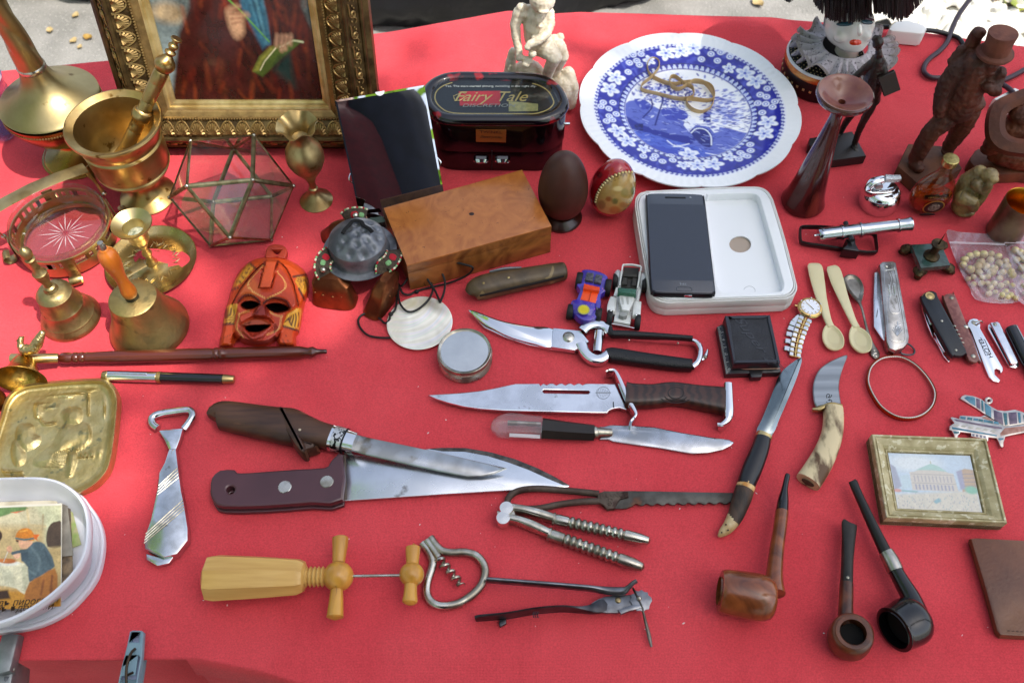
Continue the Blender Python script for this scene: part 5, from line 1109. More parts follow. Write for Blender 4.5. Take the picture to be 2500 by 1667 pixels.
def toy_cars():
    c = V4(650,760); t = T('toy_buggy','purple speckled toy beach buggy with orange seats','toy car',c)
    pur = M('speckled_purple','4a3aa8','3a2e94',rough=.2,sc=60,coat=.5,c3='e05a9a',sc3=330,t3=.64)
    PR('body',V4,[(530,262),(650,262),(800,295),(925,355),(965,425),(952,560),(930,640),(845,690),(832,780),(842,830),(828,930),(792,1050),(720,1130),(600,1160),(480,1130),(385,1050),(295,960),(300,880),(330,800),(405,778),(445,690),(468,620),(418,545),(420,470),(460,375),(495,295)],.006,.0165,pur,t,2,.0022)
    SW('hood',V4,[(560,840,.0155,200,.002),(535,950,.017,190,.0035),(520,1060,.0155,150,.002)],pur,t,ex=2.5)
    org = M('orange_plastic','e8501a',rough=.4)
    cp = PR('cockpit',V4,[(548,560),(812,600),(742,858),(472,790)],.012,.0172,org,t,1,.001)
    PR('seat_back',V4,[(540,512),(818,575),(805,650),(525,600)],.016,.0215,org,cp,1,.0012)
    for i in range(12): SW('seat_rib',V4,[(548+i*23,520+i*5,.0218,5,.0006),(540+i*23,590+i*5,.0218,5,.0006)],org,cp,k=1,n=6)
    SW('console',V4,[(668,650,.0178,10,.0006),(625,820,.0176,10,.0006)],M('orange_dark','b83c10',rough=.4),cp,k=1,n=6)
    eng = M('engine_grey','33343c','55565e',rough=.5,sc=400)
    for q in ([(590,318),(712,330),(695,470),(560,448)],[(752,348),(862,372),(838,508),(712,480)]): PR('intake',V4,q,.0165,.0205,eng,t,1,.0006)
    p = V4(535,965,.0208); sun_ = MB(); n = 18
    for i in range(n):
        a = 2*pi*i/n; u = Vector((cos(a),sin(a),0)); w = Vector((-sin(a),cos(a),0)); sun_.add([p,p+u*.0042+w*.0009,p+u*.0064,p+u*.0042-w*.0009],[(0,1,2,3)])
    B(sun_,'sun_decal',M('yellow_decal','d8c81c',rough=.4),t,fix=False); B(MB().lathe([(0,-.0001),(.0068,-.0001),(.0068,.0),(0,0)],30,p-Vector((0,0,.0003))),'decal_disc',M('decal_grey','9a9a5a',rough=.4),t)
    for q in ([(345,850),(395,855),(370,880)],[(750,900),(790,960),(755,975)]): PR('headlamp',V4,q,.015,.0182,eng,t,1,.0003)
    ty = M('tyre_black','0d0d0f',rough=.6); ax = Vector((.96,-.2,0)).normalized()
    for x,y,r in ((300,1010,.0092),(790,1075,.0092),(455,470,.0105),(955,590,.0105)):
        p = V4(x,y,r); o = B(MB().lathe([(r*.4,-.0035),(r*.93,-.0035),(r,-.002),(r,.002),(r*.93,.0035),(r*.4,.0035)],28,p,ax),'wheel',ty,t)
    # white vintage car
    c = V4(1270,700); t = T('toy_roadster','white vintage toy roadster with black seats and green windscreen','toy car',c)
    wh = M('white_enamel','dfe1de','c8cac6',rough=.28,sc=80,coat=.4); ink = M('car_ink','8a8c88',rough=.6)
    PR('chassis',V4,[(1085,760),(1120,560),(1195,280),(1540,300),(1545,600),(1500,830),(1450,1000),(1370,1080),(1345,1230),(1050,1175),(1075,1060),(1010,950)],.005,.0115,wh,t,1,.0012)
    for pts_ in ([(1060,760,.0125,60,.0012),(1020,900,.015,70,.0014),(1010,1000,.0155,66,.0014),(1030,1060,.011,55,.001)],[(1480,830,.0125,55,.0012),(1460,960,.015,66,.0014),(1450,1070,.0155,66,.0014),(1440,1130,.011,55,.001)]): SW('front_mudguard',V4,pts_,wh,t,ex=3)
    for x,y in ((1125,430),(1560,485)): B(MB().ball(V4(x,y,.0105),(.0052,.0115,.0085),20,12,(.99,-.1,0),(.1,.99,0)),'rear_mudguard',M('grey_white','c3c7c8',rough=.3),t)
    h = PR('bonnet',V4,[(1150,685),(1430,705),(1395,850),(1325,985),(1205,970),(1160,830)],.0115,.0205,wh,t,1,.0016)
    for k in range(2):
        for i in range(9): SW('vent',V4,[(1195+k*95,745+i*16,.0207,26,.0002),(1230+k*95,748+i*16,.0207,26,.0002)] and [(1180+k*90+i*2,750+i*15,.0207,3,.0002),(1225+k*90+i*1,754+i*15,.0207,3,.0002)],ink,h,k=1,n=5)
    gw = glassy('green_glass','5f9a80',1.5,.05,haze=.35,hz='2f7a5c'); PR('windscreen',V4,[(1135,580),(1455,608),(1450,700),(1130,665)],.018,.0265,gw,t,1,.001)
    dkk = M('seat_black','24221e','35322c',rough=.6,sc=100); cab = PR('cabin_floor',V4,[(1235,225),(1500,240),(1465,600),(1180,575)],.010,.0135,dkk,t,1,.0005)
    for q in ([(1215,400),(1300,405),(1290,530),(1190,520)],[(1385,410),(1465,415),(1450,550),(1365,540)],[(1230,330),(1490,340),(1475,400),(1215,385)]): PR('seat',V4,q,.013,.0175,dkk,cab,1,.0012)
    for pts_ in ([(1155,560,.018,14,.002),(1180,400,.02,14,.002),(1215,200,.022,14,.002)],[(1470,600,.018,14,.002),(1505,400,.02,14,.002),(1535,230,.022,14,.002)],[(1215,195,.022,14,.0016),(1370,190,.0225,14,.0016),(1530,220,.022,14,.0016)],[(1115,600,.0135,24,.002),(1075,740,.0135,24,.002)],[(1500,640,.0135,24,.002),(1470,820,.0135,24,.002)]): SW('rail',V4,pts_,wh,t,k=2,n=8,ex=3)
    PR('radiator',V4,[(1155,1010),(1300,1020),(1290,1070),(1225,1090),(1150,1065)],.008,.0195,M('rad_grey','8f918e',rough=.5),t,1,.0008); PR('front_apron',V4,[(1075,1060),(1350,1110),(1345,1220),(1055,1165)],.006,.0125,wh,t,1,.001)
    SW('bumper',V4,[(960,1203,.009,9),(1190,1240,.009,9),(1420,1290,.009,9)],chrome,t,k=1,n=8)
    for x,y in ((1005,990),(1445,1065)): B(MB().ball(V4(x,y,.0175),.0016,10,6),'headlamp',chrome,t)
    for i in range(5):
        for x0,x1,y in ((1125,1160,840),(1330,1390,880)): SW('exhaust_pipe',V4,[(x0+i*3,y+i*26,.0165,7),(x1+i*3-(22 if x0 > 1200 else 0),y+10+i*26,.0165,7)],silver,t,k=1,n=6)
    ax = Vector((.97,-.12,0)).normalized()
    for x,y,r in ((985,1110,.0095),(1470,1190,.0095),(1085,480,.0095),(1585,540,.0095)): p = V4(x,y,r); B(MB().lathe([(r*.4,-.003),(r*.93,-.003),(r,-.0015),(r,.0015),(r*.93,.003),(r*.4,.003)],28,p,ax),'wheel',ty,t)
toy_cars()
def phone():
    zt = .0265; out = [(756,440),(772,410),(800,388),(850,375),(900,370),(1500,340),(1770,334),(1840,340),(1885,358),(1920,388),(1945,430),(1965,480),(2060,790),(2150,1140),(2164,1200),(2158,1245),(2128,1283),(2085,1304),(2030,1313),(1500,1332),(1080,1346),(1010,1342),(950,1326),(910,1295),(885,1250),(868,1190),(800,830),(758,560),(750,490)]
    O_ = OL(Y1,out,zt,3); cc = sum(O_,Vector())/len(O_); t = T('phone_box','open white phone carton with an empty moulded tray','box',(cc.x,cc.y,0))
    card = M('white_card','d9d7d4','cfcdc9',rough=.5,sc=30); tray = M('tray_white','e6e8ea',rough=.45)
    def sc(k,z): return [Vector((cc.x+(p.x-cc.x)*k,cc.y+(p.y-cc.y)*k,z)) for p in O_]
    B(MB().prism(sc(1,.0122),0,bev=.0003,bot=.001),'carton_base',card,t)
    flat2d([sc(1,0),sc(.982,0)],'carton_wall',card,t,.0122,.0252,.0004); flat2d([sc(.976,0),sc(.958,0)],'inner_sleeve',card,t,.0122,.0262,.0004)
    rec = OL(Y1,[(1362,440),(1385,418),(1430,410),(1600,404),(1760,400),(1805,412),(1832,440),(1850,490),(1950,840),(2030,1130),(2042,1190),(2030,1235),(1990,1256),(1800,1262),(1560,1264),(1510,1255),(1478,1225),(1460,1170),(1410,800)],.0265,2); flat2d([sc(.952,0),rec],'tray_rim',tray,t,.0124,.0268,.0012)
    flo = sc(.951,0); hole = [Y1(1665+95*cos(a),843+72*sin(a),.0155) for a in np.linspace(0,2*pi,40,endpoint=False)]
    flat2d([flo,hole],'tray_floor',tray,t,.0136,.0155,0); B(MB().prism([p-(p-sum(hole,Vector())/40)*-.02 for p in hole],.0123,.0129),'finger_hole',M('hole_beige','a8988a',rough=.7),t)
    B(MB().tube([Y1(1745+50*cos(a),1245-38*sin(a),.0157) for a in np.linspace(-.3,2.9,14)],[(.0003,.0002)]*14,5,up=(0,0,1)),'tab_line',M('tab_grey','b9bbbd',rough=.5),t)
    a,b = Y1(1030,1345,.022),Y1(2040,1312,.022); xd = (b-a).normalized(); fn = Vector((xd.y,-xd.x,0)); ink = M('carton_ink','6d4a48',rough=.7)
    def F(x,y): return ONP(Y1,x,y,a+fn*.0004,fn)
    for s_,x,y,sz in (('HTC One A9 (Carbon Grey)',1790,1400,.0046),('Serial number S/N',1650,1395,.003),('99000 4521 IMEI',1840,1335,.0034),('made in Taiwan by HTC Corporation',1290,1420,.003),('www.htc.com/support',1300,1372,.003),('2PQ9120 regulatory',1290,1355,.003)): text(s_,sz,F(x,y),-xd,(0,0,-1),'carton_lettering',ink,t,sx=1.05)
    rg = np.random.default_rng(4); mb = MB(); up_ = Vector((0,0,1))
    for x0,x1,y in ((1500,1700,1378),(1745,1950,1362),(1540,1700,1345)):
        p0,p1 = F(x0,y),F(x1,y); q = 0
        while q < 1:
            w = rg.choice([.012,.02,.03]); p = p0+(p1-p0)*q; e = (p1-p0)*w*.6; mb.add([p,p+e,p+e+up_*.0042,p+up_*.0042],[(0,1,2,3)]); q += w*2
    tag(B(mb,'barcode',ink,t,fix=False),None,None,kind='stuff')
    # the phone
    zp = .0345; pc = OL(Y1,[(845,445),(855,415),(895,400),(1100,399),(1300,407),(1340,418),(1360,455),(1405,850),(1449,1225),(1440,1262),(1395,1276),(1150,1272),(950,1266),(905,1250),(885,1205),(865,850)],zp,4); c = sum(pc,Vector())/len(pc)
    p = T('smartphone','black smartphone resting in the left side of the white carton','phone',Vector((c.x,c.y,.0267)))
    B(MB().prism(pc,.0268,bev=.0014),'phone_body',M('phone_metal','22242a',metal=.6,rough=.3),p)
    B(MB().prism([Vector((c.x+(q.x-c.x)*.965,c.y+(q.y-c.y)*.98,zp+.0004)) for q in pc],zp-.0002,bev=.0003),'front_glass',M('phone_glass','141a26',rough=.05,spec=1,coat=.6,crough=.03),p)
    B(MB().prism(OL(Y1,[(868,490),(1355,500),(1432,1160),(892,1150)],zp+.0005),zp),'screen',M('screen_off','18202e',rough=.06,spec=.8,coat=.5,crough=.03),p)
    xd = (Y1(1300,407,zp)-Y1(900,400,zp)).normalized(); yd = Vector((-xd.y,xd.x,0)); grey = M('phone_print','8a8f98',rough=.5)
    text('htc',.0052,Y1(1170,1187,zp+.0006),xd,yd,'phone_lettering',grey,p,sx=1.25); pill = [(1110,1232),(1125,1214),(1225,1218),(1243,1235),(1235,1250),(1125,1247)]
    P = OL(Y1,pill,zp+.0005,4); B(MB().tube(P,[(.0003,.0002)]*len(P),6,up=(0,0,1),closed=True),'home_button',M('button_ring','2c313a',rough=.3),p)
    PR('earpiece',Y1,[(1012,428),(1190,432),(1190,443),(1012,439)],zp,zp+.0007,M('grille','050506',rough=.6),p,1,.0001); B(MB().lathe([(0,0),(.0014,0),(.0014,.0003),(0,.0003)],16,Y1(1232,437,zp+.0004)),'camera_dot',grey,p)
    a,b = Y1(950,1276,zp),Y1(1395,1286,zp); xd = (b-a).normalized(); fn = Vector((xd.y,-xd.x,0)); q = ONP(Y1,1212,1292,a+fn*.0008,fn); B(MB().box(q,(.0085,.0026,.0008),.0003,xd,(0,0,1)),'charging_port',chrome,p)
    mb = MB()
    for i in range(12): mb.ball(ONP(Y1,1035+i*9,1289,a+fn*.0003,fn),.0005,6,4)
    tag(B(mb,'speaker_holes',M('hole_black','000000',rough=.8),p),None,None,kind='stuff')
phone()
def shears():
    t = T('poultry_shears','chrome poultry shears with black textured grips','shears',Y4(1200,400)); grip = M('textured_grip','101114',rough=.42,bump=.0009,bsc=700)
    PR('upper_blade',Y4,[(432,165),(500,180),(560,205),(640,235),(760,265),(900,288),(1060,305),(1050,440),(930,418),(760,372),(640,318),(540,262),(470,205)],.0055,.0085,chrome,t,2,.002,.0012)
    PR('blade_flat',Y4,[(1058,303),(1255,322),(1320,402),(1215,467),(1045,442)],.004,.0105,steel,t,1,.0006)
    PR('lower_blade',Y4,[(470,215),(560,290),(700,350),(900,415),(1060,445),(1215,470),(1225,478),(1050,458),(880,428),(700,370),(550,300)],.0005,.004,steel,t,1,.0006)
    B(MB().lathe([(.0066,0),(.0066,.001),(.0055,.0022),(.003,.003),(0,.0032)],28,Y4(1170,371,.0105)),'pivot_screw',silver,t)
    for pts_ in ([(1268,335,.0075,40),(1310,298,.0075,36),(1375,285,.0075,36),(1440,305,.0075,34),(1470,350,.0075,30)],[(1262,425,.0075,40),(1290,490,.0075,38),(1345,535,.0075,38),(1410,538,.0075,36),(1465,500,.0075,34)]): SW('spring_arm',Y4,pts_,chrome,t,ex=3.2,h=.0058)
    SW('spring_barrel',Y4,[(1395,335,.008,36),(1388,410,.008,37),(1382,485,.008,34)],chrome,t); 
    SW('upper_frame',Y4,[(1468,355,.006,14),(1700,380,.006,13),(1980,402,.006,13),(2085,408,.006,14),(2128,440,.006,20),(2138,490,.006,20),(2120,560,.006,22),(2078,598,.006,22)],chrome,t,h=.0055,ex=3)
    SW('upper_grip',Y4,[(1478,300,.011,10),(1485,345,.011,24),(1560,352,.011,24),(1800,365,.011,20),(2080,385,.011,16)],grip,t,h=.0052,ex=3)
    SW('lower_grip',Y4,[(1462,510,.008,46),(1500,505,.008,52),(1700,535,.008,50),(1950,568,.008,46),(2075,580,.008,40)],grip,t,h=.0075,ex=3)
    SW('clasp',Y4,[(2148,545,.007,10),(2175,520,.007,16),(2192,470,.007,9)],chrome,t,h=.003); B(MB().ball(Y4(2176,518,.010),.0022,10,7),'clasp_rivet',silver,t)
    for x,y in ((1615,393),(1975,415)): B(MB().ball(Y4(x,y,.0098),.0014,10,6),'rivet',silver,t)
shears()
def ruler_case():
    t = T('ruler_case','square black plastic case with ruler markings along one side','case',V5(600,650)); bk = M('case_black','17181c',rough=.3,coat=.2); wht = M('ruler_white','c9c9c4',rough=.5)
    PR('case_base',V5,[(182,348),(250,312),(960,275),(1128,1000),(1085,1018),(312,1040)],0,.009,bk,t,1,.0008)
    B(MB().tube([V5(x,y,.0112) for x,y in ((290,345),(400,968),(700,972),(1108,962))],.0005,6),'brass_line',M('pink_gold','c9a08c',metal=.8,rough=.3),t)
    lid = OL(V5,[(300,188),(965,176),(1115,868),(432,886)],.024); pan = OL(V5,[(372,245),(410,228),(880,218),(930,245),(1048,785),(1035,815),(990,832),(480,840),(455,825)],.024,2)
    B(MB().prism([Vector((p.x,p.y,.0215)) for p in lid],.009,bev=.0003),'lid_side',bk,t); top = flat2d([lid,pan],'lid_frame',M('lid_grey','2a2d36',rough=.45),t,.0216,.0243,.0006)
    B(MB().prism([Vector((p.x,p.y,.0226)) for p in pan],.0216),'lid_panel',M('pebbled_leather','22242a','1a1b20',rough=.55,sc=60,bump=.0006,bsc=420,c3='4a4842',sc3=180,t3=.72),t)
    xd = (V5(905,740,.023)-V5(575,300,.023)).normalized(); yd = Vector((-xd.y,xd.x,0)); text('Super 2',.0145,V5(725,530,.0227),xd,yd,'script_lettering',M('embossed','34363c',rough=.35),t,shear=.4,sx=1.5,ext=.0003)
    mb = MB(); a,b = V5(192,350,.0094),V5(318,1035,.0094); n = 52; cr = Vector((1,.12,0))
    for i in range(n+1): p = a+(b-a)*(i/n); L = .0042 if i % 10 == 0 else (.0032 if i % 5 == 0 else .0022); mb.box(p+cr*L/2,(L,.0003,.0002),0,cr,(-.12,1,0))
    tag(B(mb,'ruler_ticks',wht,t,smooth=False),None,None,kind='stuff')
    for i in range(6): f = i/5; text(str(5-i),.0044,V5(258+f*105,430+f*540,.0096),(b-a).normalized()*-1 if False else Vector((.2,-1,0)),Vector((1,.2,0)),'ruler_digit',wht,t)
    PR('latch',V5,[(655,990),(855,985),(860,1010),(840,1085),(690,1090)],.002,.010,bk,t,1,.001)
ruler_case()
def bowie():
    t = T('bowie_knife','large bowie knife with notched spine and dark wooden handle','knife',Y4(1400,820))
    o1 = OL(Y4,[(133,795),(250,787),(400,776),(520,763),(640,742),(780,712),(955,711),(962,727),(985,709),(1008,721),(1032,709),(1056,709),(1080,722),(1105,709),(1122,709),(1145,722),(1170,709),(1187,709),(1210,722),(1235,709),(1252,709),(1274,722),(1296,710),(1512,714),(1600,905),(1545,890),(1500,895),(1468,910),(1455,928),(1200,923),(900,915),(700,910),(520,897),(400,880),(280,850),(200,825)],.009); o2 = OL(Y4,[(988,757),(1318,764),(1327,775),(1316,787),(990,781),(977,769)],.009,1)
    flat2d([o1,o2],'blade',steel,t,.0045,.009,.0011)
    SW('guard',Y4,[(1440,648,.008,9),(1470,636,.008,12),(1505,642,.008,14),(1535,690,.008,20),(1570,770,.008,22),(1610,860,.008,22),(1648,925,.008,18),(1660,968,.008,14),(1622,1012,.008,8)],chrome,t,h=.0085,ex=3,k=5)
    rose = M('figured_rosewood','3d2218','24120c',rough=.4,sc=90,kind='wave',dist=6,st=(.35,1,1),coat=.25,lo=.2,hi=.9,bump=.0001,bsc=100)
    SW('handle',Y4,[(1588,800,.0095,95),(1650,806,.0095,88),(1790,806,.0095,82),(1900,792,.0095,82),(1990,795,.0095,82),(2120,815,.0095,86),(2315,842,.0095,100)],rose,t,h=.0092,ex=3.6,n=24)
    for i in range(3): 
        P = [Y4(1960+(58+i*38)*cos(a),780+(42+i*16)*sin(a),.0187-i*.0004) for a in np.linspace(0,2*pi,30,endpoint=False)]; B(MB().tube(P,[(.0006,.0002)]*30,5,up=(0,0,1),closed=True),'grain_ring',M('grain_dark','150a08',rough=.5),t)
    SW('pommel',N,[(1775,943,.0095,11),(1776,980,.0095,12),(1777,1012,.0095,12),(1774,1030,.008,9),(1762,1042,.006,6),(1753,1044,.005,4)],chrome,t,h=.0095,ex=3.2)
    lg = M('etched_grey','8a8f95',metal=.8,rough=.5); mb = MB(); n = 28
    P = [Y4(1425+48*cos(a),780+44*sin(a),.0092) for a in np.linspace(0,2*pi,n,endpoint=False)]; mb.tube(P,[(.0003,.0001)]*n,5,up=(0,0,1),closed=True)
    for i in range(-3,4): mb.tube([Y4(1425+i*13-10,780-38+abs(i)*6,.0092),Y4(1425+i*13,778,.0092)],[(.0002,.0001)]*2,5,up=(0,0,1)); mb.tube([Y4(1425+i*13,784,.0092),Y4(1425+i*13-10,780+38-abs(i)*6,.0092)],[(.0002,.0001)]*2,5,up=(0,0,1))
    mb.tube([Y4(1368,778,.0092),Y4(1482,778,.0092)],[(.0006,.0001)]*2,5,up=(0,0,1)); B(mb,'etched_emblem',lg,t)
    PR('ricasso_mark',Y4,[(1495,845),(1503,845),(1507,890),(1497,888)],.0088,.0092,M('mark_dark','3a3d42',rough=.5),t,1,.0001)
bowie()
def clear_knife():
    t = T('acrylic_knife','short knife with clear acrylic and black handle','knife',Y4(1200,1060)); cl_ = glassy('clear_acrylic','f0ecec',1.49,.03,haze=.06)
    SW('clear_grip',Y4,[(602,1050,.009,20,.003),(640,1040,.009,66,.0065),(730,1025,.009,88,.008),(850,1032,.009,84,.008),(975,1040,.009,80,.0078)],cl_,t,ex=4,n=16)
    SW('grip_screw',Y4,[(722,1000,.009,18,.003),(890,1008,.009,16,.003),(965,1012,.009,16,.003)],silver,t)
    SW('inner_sheen',Y4,[(735,1090,.0095,14,.0006),(960,1102,.0095,14,.0006)],M('sheen_white','e8e8ea',rough=.3),t,n=6)  # white bar drawn as the bright sheen inside the clear grip
    SW('black_grip',Y4,[(974,1040,.009,80,.0085),(1160,1058,.009,72,.0085),(1358,1073,.009,62,.008)],M('black_bakelite','241e1a','191412',rough=.4,sc=30),t,n=6,k=2)
    SW('ferrule',Y4,[(1358,1072,.008,46,.006),(1380,1070,.008,44,.006),(1384,1068,.008,34,.005),(1488,1072,.0065,24,.0035)],silver,t,k=1)
    PR('blade',N,[(1464,1040),(1472,1041),(1491,1036.7),(1540,1038),(1597,1041.6),(1663,1055),(1730,1066),(1780,1072),(1792,1079),(1785,1086),(1765,1096),(1730,1104),(1690,1106),(1663,1102),(1612,1093),(1560,1086),(1498,1077),(1486,1072),(1464,1071.5),(1468,1064),(1488,1062),(1494,1056),(1490,1050),(1472,1049)],.002,.0045,M('stained_blade','c3c6ca','a2a4a6',metal=1,rough=.2,r2=.34,sc=45,c3='6d5a44',sc3=50,t3=.7),t,1,.0012,.0008)
clear_knife()
# ------------------------------------------------------------------ right: watch, spoons, pocket knives, jewellery, antler knives, pictures
def watch():
    t = T('wrist_watch','steel and gold wrist watch with round white dial','watch',Y3(200,600)); gold = M('watch_gold','d8b878',metal=1,rough=.22); st = M('watch_steel','d6d8da',metal=1,rough=.16)
    c = Y3(243,478,.006); R = Y3.m(c,94)*1.02
    B(MB().lathe([(R*.9,-.005),(R,-.003),(R,.0005),(R*.93,.002),(R*.78,.0026)],48,c),'case',st,t); B(MB().lathe([(R*.99,.0008),(R*.9,.0028),(R*.76,.0032),(R*.72,.0026)],48,c),'bezel',gold,t)
    d = B(MB().lathe([(0,.0031),(R*.73,.0030)],48,c),'dial',M('dial_white','e8eaf2',rough=.25,coat=.6),t)
    for i in range(12): a = 2*pi*i/12; u = Vector((cos(a),sin(a),0)); B(MB().box(c+u*R*.62+Vector((0,0,.0033)),(.0022,.0006,.0003),0,u,(-sin(a),cos(a),0)),'hour_mark',gold,d)
    for a,L in ((2.2,.5),(5.3,.34)): u = Vector((cos(a),sin(a),0)); B(MB().tube([c+Vector((0,0,.0035)),c+u*R*L+Vector((0,0,.0035))],.00035,5),'hand',gold,d)
    for i in range(6): a = 2*pi*i/6+.3; B(MB().ball(c+Vector((R*.88*cos(a),R*.88*sin(a),.003)),.0011,8,5),'bezel_screw',st,t)
    B(MB().tube([c+Vector((-R*.95,R*.25,-.001)),c+Vector((-R*1.15,R*.32,-.001))],.0016,10),'crown',gold,t)
    path = sm([(205,565,.0062),(185,610,.0066),(165,665,.006),(148,720,.0045),(135,780,.003),(128,835,.0022)],4); P = [Y3(*p) for p in path]; n = 9
    for i in range(n):
        f = i/(n-1)*(len(P)-1); k = min(int(f),len(P)-2); p = P[k]+(P[k+1]-P[k])*(f-k); tg = (P[k+1]-P[k]).normalized(); sd = tg.cross(Vector((0,0,1))).normalized(); w = .0082-.0012*i/n; g = (P[-1]-P[0]).length/(n-1)
        for s_ in (-1,1): B(MB().box(p+sd*s_*w*.56,(g*.86,w*.72,.0028),.0007,tg,sd),'link',st,t)
        B(MB().box(p+tg*g*.45+Vector((0,0,.0004)),(g*.22,w*1.7,.0022),.0004,tg,sd),'gold_bar',gold,t); B(MB().box(p+Vector((0,0,.0006)),(g*.8,w*.22,.0026),.0005,tg,sd),'centre_link',gold,t)
    P2 = [Y3(*p) for p in sm([(160,555,.002),(118,600,.0016),(90,680,.0014),(75,790,.0014)],3)]
    for i in range(7):
        f = i/6*(len(P2)-1); k = min(int(f),len(P2)-2); p = P2[k]+(P2[k+1]-P2[k])*(f-k); tg = (P2[k+1]-P2[k]).normalized(); sd = tg.cross(Vector((0,0,1))).normalized(); B(MB().box(p+Vector((0,0,.0002)),(.0066,.009,.0022),.0006,tg,sd),'lower_link',st,t)
watch()
def spoons():
    bone = M('bone','d9cfa8','cbbf94',rough=.34,sc=14,st=(1,1,1),coat=.2,sss=.15,bump=.0001,bsc=120)
    def bowl(nm,out,c,m,par,zr,dp,nr=26):
        hf = lambda s_,x,y: -dp*np.clip(1-(s_/.93)**2,0,1)+np.where(s_ > .96,-.0006,0)
        return B(radial(Y3,out,zr,hf,nr,c,k=6,skirt=zr-.0022),nm,m,par)
    for lab,H,O_,c in (('bone spoon lying nearest the wrist watch',[(275,138,.0045,40,.0012),(283,165,.0055,54,.0018),(300,260,.006,52,.0019),(325,380,.006,42,.002),(352,480,.006,34,.002),(380,570,.0058,27,.002),(405,620,.0052,26,.0018)],[(385,595),(430,610),(475,650),(503,705),(502,765),(470,792),(425,798),(380,780),(348,735),(338,680),(352,625)],(425,705)),('bone spoon overlapping the silver spoon',[(408,158,.006,34,.0012),(425,185,.007,50,.0018),(455,280,.0075,50,.0019),(495,390,.0075,40,.002),(535,490,.0075,32,.002),(572,575,.007,26,.002),(600,625,.0062,25,.0018)],[(575,605),(620,620),(670,650),(710,700),(720,755),(705,800),(660,818),(610,808),(565,765),(545,710),(548,650)],(630,720))):
        t = T('bone_spoon','cream '+lab,'spoon',Y3(O_[0][0],O_[0][1]),'cream bone spoons'); SW('handle',Y3,H,bone,t,ex=2.4,n=18); bowl('spoon_bowl',O_,c,bone,t,.0062 if c[0] < 500 else .0072,.0034)
    t = T('silver_spoon','tarnished silver spoon with ornate handle tip','spoon',Y3(600,400)); m = M('tarnished_silver','a8a296','6a655c',metal=1,rough=.26,r2=.4,sc=45)
    bowl('spoon_bowl',[(625,445),(570,390),(520,320),(500,265),(512,232),(550,218),(595,228),(635,265),(655,320),(652,375),(640,420)],(580,318),m,t,.006,.0042)
    SW('handle',Y3,[(618,420,.0055,14,.0012),(640,480,.006,9,.0012),(660,560,.005,9,.001),(690,680,.0035,13,.0009),(715,760,.0025,22,.001),(740,820,.002,34,.0012),(742,850,.002,26,.001),(738,862,.002,8,.0006)],m,t)
    for x,y in ((735,800),(745,820),(728,835),(748,842),(736,822)): B(MB().ball(Y3(x,y,.0034),(.0016,.0016,.0008),8,5),'handle_rosette',silver,t)
spoons()
